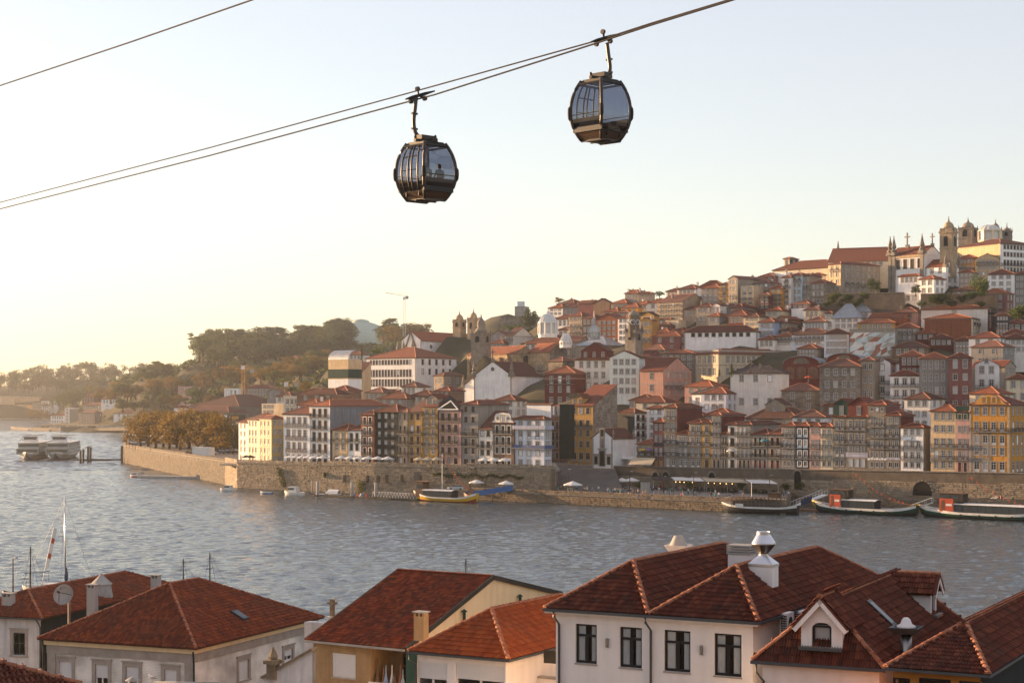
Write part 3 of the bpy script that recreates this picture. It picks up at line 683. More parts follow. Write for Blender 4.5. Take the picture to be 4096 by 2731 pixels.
prof = [(0,0),(.1,.5),(.75,.8),(.9,2.0),(1.5,2.6),(w_ / 2,2.9)]; pts = [(x,zt + z) for x,z in prof] + [(w_ - x,zt + z) for x,z in prof[::-1][1:]]
fr = [(x,-.12,z) for x,z in pts]; bk = [(x,.25,z) for x,z in pts]; e.face(fr); e.face(bk[::-1])
for i in range(len(pts)): j = (i + 1) % len(pts); e.face([fr[i],bk[i],bk[j],fr[j]],1)
gb = pm(e,'gable',['wall_offwhite','granite_dark'],t)
obj('window',full_window_mesh(1.3,1.9,'door','sash_green','stone'),gb,(w_ / 2,-.2,zt + .3))
for x in (w_ * .25,w_ * .75):
 e = M(); e.tube([(x,-.2,zt + 1.3),(x,-.12,zt + 1.3)],.45,12); pm(e,'oculus',['granite_dark'],gb)
# blue-and-white corner house
t = fl('white and blue tiled corner house with blue balcony',B_,930,1245,462,'sxdds',3,xr=1322,wall='bluewhite',rwall='bluewhite',right='ssdds',rcols=3,roof='hip',rmat='roof_red',dep=.8,railmat='wall_blue',trim='stone',base=4,dflt=9)
W0,D0,H0 = t['_d']
for z,mt in ((H0 * .4,'rail_blue'),(H0 * .8,'wall_lilac')):
 e = M(); e.box(-.1,W0 + .8,-.8,-.003,z - .12,z); e.box(W0 + .003,W0 + .8,-.003,D0,z - .12,z); bo = pm(e,'balcony',['granite_trim'],t)
 r = M(); r.box(-.1,W0 + .8,-.8,-.76,z + .001,z + .95); r.box(W0 + .76,W0 + .8,-.76,D0,z + .001,z + .95); pm(r,'railing',[mt],bo)
e = M(); e.box(2,W0 - .2,3.5,D0 - .1,H0 - .5,H0 + 4.2); up = pm(e,'upper_storey',['wall_white'],t)
P_,CC,G_ = roof_polys('hip',W0 - 2.2,D0 - 3.6,0,22,.5); obj('roof',roof_mesh(P_,CC,['roof_red','ridge_tile']),up,(2,3.5,H0 + 4.1))
for i in range(3): obj('window',full_window_mesh(.9,1.5,'sash','sash_white','thin'),up,(3.2 + i * (W0 - 4) / 3,3.48,H0 + 1.7))
for i in range(2): obj('window',full_window_mesh(.9,2.4,'sash','sash_white','thin'),up,(W0 - .18,4.6 + i * 2.2,H0 + 1.2),R(90))
# ------------------------------------------------------------ round the sloping square
SQ = 'houses round the square'
b3('narrow brown-orange house back in the alley',B_,1310,1410,0,345,900,20,Y=545,wall='brown',front='ssBBs',fcols=2,roof='hip',rmat='roof_brown',group=SQ,sash='sash_brown')
t = b3('ochre house with rough bare stone side wall above the square',B_,1505,1757,2008,322,905,40,Y=528,wall='ochre',rwall='wall_stone',front='gssBs',fcols=3,sash='sash_grey',roof='shed',pitch=27,rmat='roof_red',group=SQ,dflt=14)
W0,D0,H0 = t['_d']; dormer(t,W0 * .3,.7,H0 + .2,4.2,2.2,5,'wall_ochre','roof_orange',cols=2)
e = M()
for i in range(5): e.face([(W0 * .02 + i * .9,-.6,H0 + 2.5),(W0 * .02 + (i + 1) * .9,-.6,H0 + 2.5),(W0 * .02 + (i + 1) * .9,-.4,H0 + 3.9 - .2 * (i % 2)),(W0 * .02 + i * .9,-.4,H0 + 3.9 - .2 * ((i + 1) % 2))])
pm(e,'tarpaulin',['wall_blackgreen'],t)
# scaffold tower in dark green netting
p = P(B_.u(1505),B_.v(895),524); a = R(40)
sf = thing('scaffold_tower','tall scaffold tower wrapped in dark green netting','scaffold',p,-a); e = M(); n_ = M(); hh = 17.3
for x in (-3.4,0):
 for y in (0,2.5): e.tube([(x,y,0),(x,y,hh)],.06,5)
for k in range(8):
 z = 1 + k * 2.; e.tube([(-3.4,0,z),(0,0,z)],.05,4); e.tube([(0,0,z),(0,2.5,z)],.05,4); e.box(-3.4,0,.1,2.4,z - .08,z)
pm(e,'frame',['rust_iron'],sf)
for k in range(8):
 z = .6 + k * 2.05; d = .02 * (k % 3); n_.box(-3.5 - d,.1 + d,-.12 - d,-.08,z,z + 2.04); n_.box(.1,.14 + d,-.08,2.5,z,z + 2.04)
pm(n_,'netting',['netting'],sf)
# the little chapel
ch = b3('small white chapel with red roof and carved doorway',B_,1748,1962,2190,662,952,36,Y=508,wall='white',roof='gy',pitch=36,front=None,name='chapel',cat='chapel',trim=None,quoin=True,ov=.5)
W0,D0,H0 = ch['_d']
for x,w_,h_,z_ in ((W0 * .5,1.7,4.4,0.),(W0 * .2,1.,2.3,.5),(W0 * .82,1.,2.3,.5)):
 e = M(); e.box(x - w_ / 2 - .3,x + w_ / 2 + .3,-.2,-.004,z_,z_ + h_ + .5); e.box(x - w_ / 2 - .6,x + w_ / 2 + .6,-.4,-.005,z_ + h_ + .5,z_ + h_ + .8)
 d_ = obj('door' if w_ > 1.5 else 'window',e.mesh('door_surround',['granite_trim']),ch); e = M(); e.box(x - w_ / 2,x + w_ / 2,-.23,-.201,z_,z_ + h_); pm(e,'pane',['dark_void'],d_)
for z_,w_,h_ in ((5.6,1.,2.4),(H0 + .6,1.1,2.0)):
 e = M(); e.box(W0 / 2 - w_ / 2 - .35,W0 / 2 + w_ / 2 + .35,-.22,-.004,z_ - .3,z_ + h_ + .4); nb = obj('niche' if z_ < 7 else 'window',e.mesh('niche',['granite_trim']),ch)
 e = M(); e.box(W0 / 2 - w_ / 2,W0 / 2 + w_ / 2,-.25,-.221,z_,z_ + h_); pm(e,'pane',['dark_void' if z_ > 7 else 'granite'],nb)
for x,y in ((W0,.4),(W0,D0 - .6)):
 e = M(); e.lathe([(.3,H0 - .2),(.35,H0 + .3),(.15,H0 + .6),(.45,H0 + 1.3),(.3,H0 + 1.8),(.1,H0 + 2.6)],8,0,(x,y)); pm(e,'urn',['granite'],ch)
b3('slate-sided house with white balconied right front behind the chapel',B_,2010,2192,2318,396,905,48,Y=540,wall='slate',rwall='white',right='gssBBb',rcols=2,roof='hip',rmat='roof_red',sash='sash_red',group=SQ,front=None)
# ------------------------------------------------------------ right row
ROWR = 'houses of the right river front'
def fr_(label,blk,xl,xc,ye,front,fcols,xr=0,dflt=10.,**kw):
 u = blk.u(xc); Y = rowY(u,59.5 + kw.pop('dc',0)); X = (u - CX) * Y / F; zb = zR(X); vb = VH + (CH - zb) * F / Y
 return b3(label,blk,xl,xc,xr,ye,(vb - blk.oy) * blk.k,kw.pop('yaw',38.6),Y=Y,dflt=dflt,front=front,fcols=fcols,group=ROWR,**kw)
fr_('tiny stone house with two sun umbrellas and white awning',C_,112,250,842,'gA',2,wall='tan',roof='hip',rmat='roof_orange',dflt=6)
fr_('slim dark red and slate house with two window columns',C_,251,350,645,'oBss',2,wall='maroon',roof='hip',trim='thin',dflt=8,bands=[(6.1,1.,'wall_slate')],doors=['wall_ochre','door_red'])
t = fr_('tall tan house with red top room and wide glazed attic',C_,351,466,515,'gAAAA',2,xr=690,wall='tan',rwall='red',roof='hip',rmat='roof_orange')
e = M(); W0,D0,H0 = t['_d']
fr_('low grey-stone arcaded house with open balconies, right of the tall tan one',C_,467,572,752,'gAA',2,wall='grey',roof='hip',rmat='roof_red',dflt=5)
fr_('four-storey grey arched house with blue-white curtains',C_,573,690,655,'gABB',2,wall='tan',roof='hip',rmat='roof_red',dflt=8)
fr_('narrow ochre house with one white window per floor',C_,691,775,652,'oABB',1,wall='ochre',roof='hip',dflt=8)
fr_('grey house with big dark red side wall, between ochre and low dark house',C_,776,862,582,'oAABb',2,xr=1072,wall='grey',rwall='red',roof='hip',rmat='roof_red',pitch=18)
fr_('very low house with dark green paired doors',C_,863,921,752,'oBA',2,wall='tan',sash='sash_green',roof='hip',dflt=5,doors=['sash_green'])
fr_('slim house with white corner strips and a white parasol',C_,922,1002,668,'oABB',1,wall='offwhite',sash='sash_brown',roof='hip',dflt=7)
fr_('grey stone house with red doors and purple-framed windows',C_,1003,1136,668,'oAAB',3,wall='stucco',xr=1400,roof='hip',rmat='roof_red',sash='sash_white',pitch=20)
fr_('low stone house with blue-green parasol on its balcony',C_,1137,1286,757,'oAA',3,wall='grey',sash='sash_green',roof='hipx',dflt=7,rmat='roof_red')
fr_('low house with red-framed windows left of a taller grey house',C_,1287,1402,757,'oAA',2,wall='tan',sash='sash_red',roof='hipx',dflt=7,doors=['door_red'])
fr_('grey house with narrow middle windows beside the charcoal one',C_,1403,1527,682,'pAAB',3,wall='grey',roof='hip',dflt=8)
fr_('charcoal tiled house with white window frames',C_,1528,1652,680,'pBdd',2,wall='slate',trim='white',roof='hip',dflt=8)
fr_('pale pink house with green balcony rails',C_,1653,1752,682,'pAAs',2,wall='pink',trim='stone',roof='hip',dflt=8)
fr_('cream house with arched doors and green rails, right of the pink one',D_,66,168,737,'pAAA',2,wall='cream',roof='hip',dflt=8,railmat='door_green')
t = fr_('grey stone house with dark green arched attic gable',D_,169,276,655,'pdBB',2,wall='granite',roof='hip',dflt=11); W0,D0,H0 = t['_d']
dormer(t,W0 * .6,.5,H0 + .1,4.6,3.4,6,'wall_green',cols=1,kind='arch')
t = fr_('grey house with lilac tile band and red attic dormer',D_,277,456,655,'xsBB',3,wall='granite',roof='hip',dflt=11,bands=[(3.5,1.2,'wall_lilac')]); W0,D0,H0 = t['_d']
dormer(t,W0 * .55,.5,H0 + .1,6.5,3.2,6,'wall_red',cols=1)
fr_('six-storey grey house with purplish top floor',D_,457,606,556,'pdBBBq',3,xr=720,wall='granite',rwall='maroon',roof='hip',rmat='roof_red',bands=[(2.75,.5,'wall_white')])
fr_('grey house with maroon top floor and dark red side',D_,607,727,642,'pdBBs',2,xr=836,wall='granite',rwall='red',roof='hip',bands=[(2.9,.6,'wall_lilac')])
hp = fr_('white hotel house with lettering between the upper floors',D_,728,914,742,'pBBs',3,xr=970,wall='white',rwall='tan',roof='hip',rmat='roof_red',narrow=1.05)
fr_('tan house with arched windows and yellow panels',D_,976,1182,608,'aAAas',3,wall='peach',roof='hip',rmat='roof_orange',dflt=10)
fr_('narrow house with dark green top floor beside the orange palace',D_,1183,1293,612,'oBBsp',2,wall='pink',roof='hip',dflt=10,bands=[(13.5,3.2,'wall_green')])
op = fr_('big orange house with stone lower left and curved pediment',D_,1294,1626,556,'gsdBs',4,xr=1790,wall='orange',rwall='orange',right='gsdBs',rcols=4,roof='hip',rmat='roof_red',quoin=True)
W0,D0,H0 = op['_d']
e = M(); mg = W0 * .08; pt_ = (W0 - 2 * mg) / 4
for c in range(3): xm = mg + pt_ * c; e.box(xm - pt_ * .2,xm + pt_ * .2,-.05,-.004,0,H0 * .58)
for z_ in (.17,.37,.57): e.box(.5,mg + pt_ * 2,-.055,-.005,H0 * z_,H0 * z_ + H0 * .05)
e.box(.5,W0,-.07,-.006,H0 * .585,H0 * .6); pm(e,'stone_facing',['granite'],op)
e = M(); pr = [(0,0),(1.5,.5),(3,2.2),(W0 / 2,2.6)]; pts = [(x,H0 + z) for x,z in pr] + [(W0 - x,H0 + z) for x,z in pr[::-1][1:]]
fq = [(x,-.1,z) for x,z in pts]; bq = [(x,.3,z) for x,z in pts]; e.face(fq); e.face(bq[::-1])
for i in range(len(pts)): j = (i + 1) % len(pts); e.face([fq[i],bq[i],bq[j],fq[j]],1)
pd = pm(e,'pediment',['wall_orange','granite_trim'],op)
for x in (-1,1): obj('window',full_window_mesh(1.1,1.3,'sash','sash_white','stone'),pd,(W0 / 2 + x * 1.3,-.15,H0 + .6))
def text(root,s,size,loc,rz,mt,tilt=90,name='lettering',ext=.02,al='CENTER'):
 cu = bpy.data.curves.new(name,'FONT'); cu.body = s; cu.size = size; cu.align_x = al; cu.extrude = ext
 to = bpy.data.objects.new(name,cu); me = bpy.data.meshes.new_from_object(to); bpy.data.objects.remove(to); bpy.data.curves.remove(cu)
 me.materials.clear(); me.materials.append(G(mt)); o = obj(name,me,root,loc,rz); o.rotation_euler = (R(tilt),0,rz); return o
W0,D0,H0 = hp['_d']
text(hp,'PESTANA',.85,(W0 * .52,-.08,H0 * .665),0,'wall_greymetal'); text(hp,'P',1.2,(W0 * .52,-.08,H0 * .71),0,'wall_greymetal',name='emblem')
# ------------------------------------------------------------ the town behind
E_ = Blk(1700,1200,2.6133); F_ = Blk(2500,900,2.61375); G_k = Blk(3300,800,2.613); E2 = Blk(900,1200,2.6133); L1 = Blk(0,1200,2.2969)
T2 = 'houses of the hillside town'
def hs(label,blk,xl,xc,xr,ye,yb,wall,front,fc,rf='hip',right=None,rc=2,rm='roof_red',yaw=36.,**kw):
 return b3(label,blk,xl,xc,xr,ye,yb,yaw,wall=wall,front=front,fcols=fc,right=right,rcols=rc,roof=rf,rmat=rm,group=kw.pop('group',T2),**kw)
# second tier, right
hs('rough stone house with dark paneless windows',D_,58,396,0,238,640,'wall_stone','ssss',4,rm='roof_brown',yaw=20,dflt=10,chim=1)
hs('tan plaster house with brown roof beside the rough stone house',D_,397,510,560,188,620,'tan','sdsp',2,rm='roof_brown',yaw=25,chim=1)
hs('white gabled house with little attic window and balconies',D_,511,640,715,205,560,'white','BBBs',1,'gy',yaw=22,gwin=True,pitch=28)
hs('white balconied house below a red glazed top floor',D_,641,880,0,312,600,'white','BBB',3,yaw=18,dflt=6)
hs('dark red penthouse with long glazed band',D_,716,922,0,152,420,'red','ccc',4,yaw=18,dflt=10,rm='roof_orange',Y=522)
hs('grey tiled house with glazed attic storey',D_,882,1120,0,172,600,'grey','sssc',4,yaw=16,dflt=12,rm='roof_orange')
hs('maroon house with glazed attic and white windows',D_,1121,1316,1345,166,600,'maroon','Bspc',2,yaw=14,dflt=12,rm='roof_red')
hs('white house with black roofed gable and one balcony',D_,1342,1530,1605,222,520,'white','sBs',2,'gy',rm='roof_dark',yaw=18,gwin=True,pitch=26)
hs('cream house at the right edge above the orange palace',D_,1602,1790,0,342,540,'cream','ss',2,yaw=15,dflt=10)
hs('low house with red hip roof behind the green gable',D_,90,372,0,560,660,'brown','s',3,yaw=30,dflt=9)
hs('low red house with wide hip roof and white chimney boxes',D_,800,1105,0,562,660,'red','s',2,yaw=30,dflt=10,chim=1)
# second tier, centre
hs('white house with stone corner strips behind the slim red one',C_,196,352,400,524,800,'white','sssa',2,yaw=36,dflt=9)
hs('small dark red house with attic windows above the grey arcades',C_,492,702,0,590,760,'red','ss',3,yaw=34,dflt=6,rm='roof_red')
hs('half ruined white house with stone right side under a dark roof',C_,600,822,1042,392,600,'white','s',3,right='ss',rc=4,rwall='wall_stone',rm='roof_dark',yaw=44)
hs('large pale grey house with dark tiled roof and tall chimneys',C_,945,1398,1470,205,520,'offwhite','s-s',3,rm='roof_dark',yaw=22,chim=2)
hs('rough stone house with small windows below the red market hall',C_,1404,1742,0,362,560,'wall_stone','ss',2,rm='roof_brown',yaw=18,dflt=9)
t = hs('house under a wide brown roof with lone dormer and laundry',C_,1080,1545,0,612,720,'tan','ss',4,rm='roof_brown',yaw=28,dflt=16,pitch=30)
W0,D0,H0 = t['_d']; dormer(t,W0 * .5,3.2,H0 + 1.9,6,2.2,6,'wall_tan','roof_brown')
hs('small house with two attic windows above the charcoal house',C_,1500,1792,0,600,720,'white','s',3,yaw=24,dflt=9,rm='roof_brown')
hs('grey zinc-roofed house between the chapel and the pink house',C_,40,240,0,450,620,'greymetal','ss',2,yaw=30,dflt=9)
t = hs('pink house with blank gable left and balconied right side',C_,133,342,596,185,500,'salmon','sss',1,'gx',right='ssBs',rc=4,yaw=40,pitch=28,bands=[(7.2,.3,'wall_granite_trim' if False else 'granite_trim')])
W0,D0,H0 = t['_d']
hs('tall pale green gabled house with twelve stone-framed windows',E_,1932,2238,2300,602,1100,'palegreen','-ssss',4,'gy',yaw=14,pitch=24,trim='stone')
hs('dark red wall house wedged between green and pink houses',E_,2240,2352,0,590,900,'maroon',None,1,'gx',yaw=30,dflt=10)
hs('black and red house with white balcony doors',E_,1252,1568,0,762,1110,'red','ssB',3,yaw=24,dflt=11,rm='roof_orange',bands=[(9.7,.3,'granite_trim')])
t = hs('cream house with dark red attic and twelve sash windows',E_,1566,1932,0,622,960,'offwhite','sss',4,yaw=22,dflt=11,rm='roof_red')
W0,D0,H0 = t['_d']; dormer(t,W0 * .52,1.4,H0 + .2,W0 * .75,3.0,7,'wall_red',cols=3)
# --- white church with pinnacles
ph = hs('white church front with bare gable and stone pinnacles',E_,512,905,1250,792,1060,'white',None,1,'gy',yaw=30,pitch=33,name='church',cat='church',group=None,quoin=True,trim=None)
W0,D0,H0 = ph['_d']
def pinnacle(root,x,y,z,h,mt='granite',name='pinnacle'):
 e = M(); r = h * .13; e.box(x - r * 1.3,x + r * 1.3,y - r * 1.3,y + r * 1.3,z - h * .05,z + h * .12); e.lathe([(r,z + h * .12),(r * 1.35,z + h * .2),(r * .6,z + h * .3),(r * 1.1,z + h * .4),(r * .7,z + h * .6),(r * .12,z + h * .95)],8,0,(x,y))
 e.lathe([(r * .05,z + h * .93),(r * .35,z + h * .97),(r * .05,z + h)],6,0,(x,y)); return obj(name,e.mesh(name,[mt],False),root)
def cross(root,x,y,z,h,mt='granite',name='cross'):
 e = M(); t_ = h * .035; e.box(x - h * .1,x + h * .14,y - t_ * 2,y + t_ * 2,z - h * .05,z + h * .25); e.box(x - t_,x + t_,y - t_,y + t_,z + h * .25,z + h); e.box(x - h * .2,x + h * .2,y - t_ * .9,y + t_ * .9,z + h * .7,z + h * .78); return obj(name,e.mesh(name,[mt]),root)
for x,y in ((0,0),(W0,0)): pinnacle(ph,x,y,H0,6)
for i in range(3): pinnacle(ph,W0 - .3 - i * .7,D0 - 1 - i,H0,6)
cross(ph,W0 / 2,0,H0 + W0 / 2 * math.tan(R(33)),5)
e = M(); e.lathe([(.01,-.05),(.8,-.05),(.8,.02),(.55,.03),(.01,.03)],16); e.v = [(v_[0] + W0 / 2,v_[2] - .03,v_[1] + H0 + 2.6) for v_ in e.v]; pm(e,'oculus',['granite_dark'],ph)
ps = hs('low white chapel wing with small gable beside the pinnacled church',E_,400,594,866,902,1080,'white',None,1,'gy',yaw=40,pitch=33,group=None,quoin=True,name='church',cat='church',trim=None)
W0,D0,H0 = ps['_d']; pinnacle(ps,0,0,H0,4.5); pinnacle(ps,W0,0,H0,4.5)
for i in range(2):
 wo = obj('window',window_mesh(.9,1.5,'arch','sash_brown','stone'),ps,(W0 - .16 + .16,D0 * (.55 + .22 * i),.6),R(90)); obj('pane',pane_mesh(.9,1.5),wo)
# --- golden gothic church
gc = b3('long golden stone church with buttressed nave and gable',E_,440,952,1150,560,800,56,wall='wall_goldstone',front=None,roof='gx',rmat='roof_orange',pitch=34,name='church',cat='church',trim=None,ov=.2)
W0,D0,H0 = gc['_d']
for i in range(5):
 e = M(); x = W0 * (i + .5) / 5; e.box(x - .45,x + .45,-1.1,-.004,-5,H0 * .86); pm(e,'buttress',['wall_goldstone'],gc)
for i in range(4):
 wo = obj('window',window_mesh(1.2,3.2,'arch','sash_brown','stone'),gc,(W0 * (i + 1) / 5,-.17,H0 - 5.2)); obj('pane',pane_mesh(1.2,3.2),wo)
wo = obj('window',window_mesh(2.6,4.4,'arch','sash_brown','stone'),gc,(W0 + .17,D0 / 2,H0 - 5),R(90)); obj('pane',pane_mesh(2.6,4.4),wo); cross(gc,W0,D0 / 2,H0 + D0 / 2 * math.tan(R(34)),2.4)
gt = b3('taller stone transept with round rose window',E_,1075,1300,1500,545,760,58,wall='wall_goldstone',rwall='wall_stone',front=None,roof='gx',rmat='roof_orange',pitch=38,name='church_transept',cat='church',trim=None,ov=.2)
W0,D0,H0 = gt['_d']; e = M(); e.lathe([(.01,0),(2.1,0),(2.1,.1),(1.7,.14),(1.7,.06),(.01,.06)],20)
for k in range(8): a_ = math.tau * k / 8; e.tube([(0,0,.12),(1.7 * math.cos(a_),1.7 * math.sin(a_),.12)],.09,4)
e.v = [(W0 + v_[2],D0 / 2 + v_[0],v_[1] + H0 + 1.2) for v_ in e.v]; pm(e,'rose_window',['granite_dark'],gt)
hs('low stone apse with dark polygonal roof below the rose window',E_,1290,1440,1580,640,800,'wall_stone',None,1,yaw=45,rm='roof_brown',group=None,trim=None)
hs('tan house with stained right wall left of the white church',E_,92,192,400,792,1000,'tan','ss',2,rwall='stucco',right='-s',rc=2,yaw=48,rm='roof_brown')
# --- long white monastery
mo = hs('long white sunlit monastery with tall narrow windows',E2,1468,1995,2420,600,900,'white','ddp',14,'hip',right='-ss',rc=5,yaw=40,rm='roof_orange',group=None,name='monastery',cat='monastery',quoin=True,sash='sash_brown',pitch=20)
W0,D0,H0 = mo['_d']
uc = hs('white church behind the monastery with A-shaped gable frame',E2,1842,2052,2700,425,640,'white',None,1,'gy',yaw=34,pitch=36,rm='roof_orange',group=None,name='church',cat='church',trim=None,quoin=True,base=14)
W0,D0,H0 = uc['_d']; e = M()
for s in (-1,1): e.slab([(W0 / 2 + s * W0 * .28,-.3,H0 - 2.6),(W0 / 2 + s * W0 * .2,-.3,H0 - 2.6),(W0 / 2,-.3,H0 + 3.4),(W0 / 2 + s * .3,-.3,H0 + 4)][::s],.25)
pm(e,'gable_frame',['granite_dark'],uc)
for x in (-.3,W0 * .25,W0 * .7): pinnacle(uc,x,-2,H0 - 6,6.5)
for i in range(3):
 e = M(); e.lathe([(.01,0),(.9,0),(.9,.1),(.6,.12),(.01,.12)],14); e.v = [(W0 + v_[2],D0 * (.15 + i * .33) + v_[0],H0 - 2.4 + v_[1]) for v_ in e.v]; pm(e,'oculus',['granite_dark'],uc)
def tower(label,blk,xl,xr,ys,yb,Y,mt='granite',dome='dome',yaw=35,clock=False,name='bell_tower'):
 """a square stone tower: ys = rows of cornice, dome spring, dome top, finial top"""
 uc_ = blk.u((xl + xr) / 2); p = P(uc_,blk.v(yb),Y); w_ = (xr - xl) / blk.k * Y / F / (abs(math.cos(R(yaw))) + abs(math.sin(R(yaw)))) ; k = Y / F / blk.k
 zc,zs,zd,zf = [(yb - q) * k for q in ys]; t_ = thing(name,label,'tower',p,-R(yaw)); h = w_ / 2; BASES.append((p.x,p.y,p.z))
 e = M(); e.box(-h,h,-h,h,-6,zc); pm(e,'shaft',[mt],t_)
 e = M(); e.box(-h * 1.12,h * 1.12,-h * 1.12,h * 1.12,zc,zc + (zs - zc) * .35); e.box(-h * .92,h * .92,-h * .92,h * .92,zc + (zs - zc) * .35,zs); e.box(-h * 1.06,h * 1.06,-h * 1.06,h * 1.06,zc * .42,zc * .42 + .4); pm(e,'cornice',[mt],t_)
 e = M(); hd = zd - zs
 if dome == 'dome': pr = [(h * .85 * math.cos(a),zs + hd * math.sin(a)) for a in [math.pi / 2 * i / 7 for i in range(7)]] + [(h * .2,zs + hd),(h * .16,zs + hd * 1.12),(.05,zf - .3)]
 elif dome == 'onion': pr = [(h * 1.0,zs),(h * .7,zs + hd * .3),(h * .5,zs + hd * .36),(h * .62,zs + hd * .55),(h * .5,zs + hd * .8),(h * .18,zs + hd),(h * .1,zs + hd * 1.1),(.04,zf - .2)]
 else: pr = [(h * 1.0,zs),(h * .25,zd),(h * .3,zd + .2),(.05,zf - .2)]
 e.lathe(pr,16 if dome != 'spire' else 4,0,ph=R(45) if dome == 'spire' else 0); dm = obj('dome' if dome != 'spire' else 'spire',e.mesh('dome',[mt],dome != 'spire'),t_)
 e = M(); e.lathe([(.02,zf - .5),(.3,zf - .2),(.02,zf)],8); pm(e,'finial',[mt],t_)
 for sx in (-1,1):
  for sy in (-1,1): pinnacle(t_,sx * h * .95,sy * h * .95,zc + (zs - zc) * .35,max(1.6,hd * .55),mt)
 ow,oh = round(h * .7,1),round(min(h * 1.7,zc * .4),1)
 for (x,y,rz_) in ((0,-h - .17,0),(h + .17,0,R(90)),(-h - .17,0,R(-90))):
  e = M(); pts = [(-ow / 2,0),(ow / 2,0),(ow / 2,oh * .7)] + [(ow / 2 * math.cos(a),oh * .7 + ow / 2 * math.sin(a)) for a in [math.pi * i / 8 for i in range(1,8)]] + [(-ow / 2,oh * .7)]
  e.face([(a,.15,b) for a,b in pts],0); e.box(-ow / 2 - .25,-ow / 2,.05,.2,0,oh * .72,1); e.box(ow / 2,ow / 2 + .25,.05,.2,0,oh * .72,1); e.box(-ow / 2 - .4,ow / 2 + .4,0,.2,-.3,0,1)
  pm(e,'belfry_opening',['dark_void',mt],t_,False,(x,y,zc - oh * 1.18 - (h if clock else 0) * .0),rz_)
  if clock:
   e = M(); r_ = h * .42; e.lathe([(.01,.05),(r_,.05),(r_,0)],18); e.v = [(a,-c - .02,b) for a,b,c in e.v]; ck = pm(e,'clock_face',['wall_slate' if clock == 2 else mt],t_,False,(x * .97,y * .97,zc + (zs - zc) * (.55 if clock == 1 else -1.1)),rz_); e = M(); e.box(-.06,.06,-.1,-.08,-.1,r_ * .8); e.box(0,r_ * .6,-.1,-.08,-.05,.05); pm(e,'clock_hands',['white_paint'],ck)
   e = M(); e.tube([(r_ * 1.05 * math.cos(a),-.08,r_ * 1.05 * math.sin(a)) for a in [math.tau * i / 18 for i in range(19)]],.12,5); pm(e,'clock_ring',[mt],ck)
 return t_
tower('left of the two cream bell towers with round domes',E_,290,430,(235,205,150,112),330,780,'granite_gold')
tower('right of the two cream bell towers with round domes',E_,442,572,(215,185,130,92),400,775,'granite_gold')
tower('dark stone church tower with onion dome and weather vane',E_,482,690,(375,345,190,150),520,700,'granite','onion',yaw=30)
# lantern, domes, clock tower of the exchange palace
t = hs('red-roofed block under the white glazed lantern',E_,1005,1440,0,452,620,'white','ss',6,yaw=30,dflt=20,rm='roof_orange')
def lantern(label,blk,xc,w,y0,y1,y2,y3,Y,k_=10,mt='white_paint',gl='lantern_glass',rib=True,sq=.85):
 p = P(blk.u(xc),blk.v(y0),Y); k = Y / F / blk.k; r = w / 2 * k; t_ = thing('glazed_lantern',label,'lantern',p); z1,z2,z3 = [(y0 - q) * k for q in (y1,y2,y3)]
 e = M(); e.lathe([(r,-1),(r,z1 * .12),(r * .97,z1 * .12)],k_); e.lathe([(r * 1.06,z1),(r * 1.06,z1 + .35),(r * .95,z1 + .35)],k_)
 for i in range(k_): a = math.tau * i / k_; e.tube([(r * math.cos(a),r * math.sin(a),0),(r * math.cos(a),r * math.sin(a),z1)],r * .1,5)
 pm(e,'frame',[mt],t_); e = M(); e.lathe([(r * .9,0),(r * .9,z1)],k_); pm(e,'glazing',[gl],t_)
 e = M(); pr = [(r * (1 - .78 * f),z1 + .35 + (z2 - z1) * math.sin(f * math.pi / 2) ** sq) for f in (0,.25,.5,.75,1)]; e.lathe(pr,k_ * 2); dm = pm(e,'glass_dome',[gl],t_)
 e = M()
 for i in range(k_ * 2): a = math.tau * i / (k_ * 2); e.tube([(q[0] * math.cos(a) * 1.01,q[0] * math.sin(a) * 1.01,q[1]) for q in pr],.09,4)
 pm(e,'ribs',[mt],t_); e = M(); rr_ = r * .24; e.lathe([(rr_,z2),(rr_,z2 + (z3 - z2) * .4),(rr_ * .3,z2 + (z3 - z2) * .6),(.06,z3)],10); pm(e,'finial',[mt],t_); return t_
mat('lantern_glass',(.50,.52,.50),.25,.1,spec=.6)
lantern('large white octagonal glass lantern on the red roof',E_,1284,196,365,240,155,80,655)
lantern('small round glass dome beside the grey roof',E_,1472,124,470,440,360,345,648,12)
gp = hs('grey pyramid-roofed hall crowned by a glass dome',E_,1575,1900,2085,470,620,'stucco',None,1,'hip',yaw=38,rm='zinc',pitch=30,group=None,name='hall',cat='hall')
W0,D0,H0 = gp['_d']
lantern('glass dome with long spike above the grey pyramid roof',E_,1768,120,385,345,268,110,645,10,'zinc')
tower('round-topped stone clock tower with black dials',E_,2090,2276,(350,300,130,82),500,610,'granite','dome',yaw=40,clock=0,name='clock_tower')
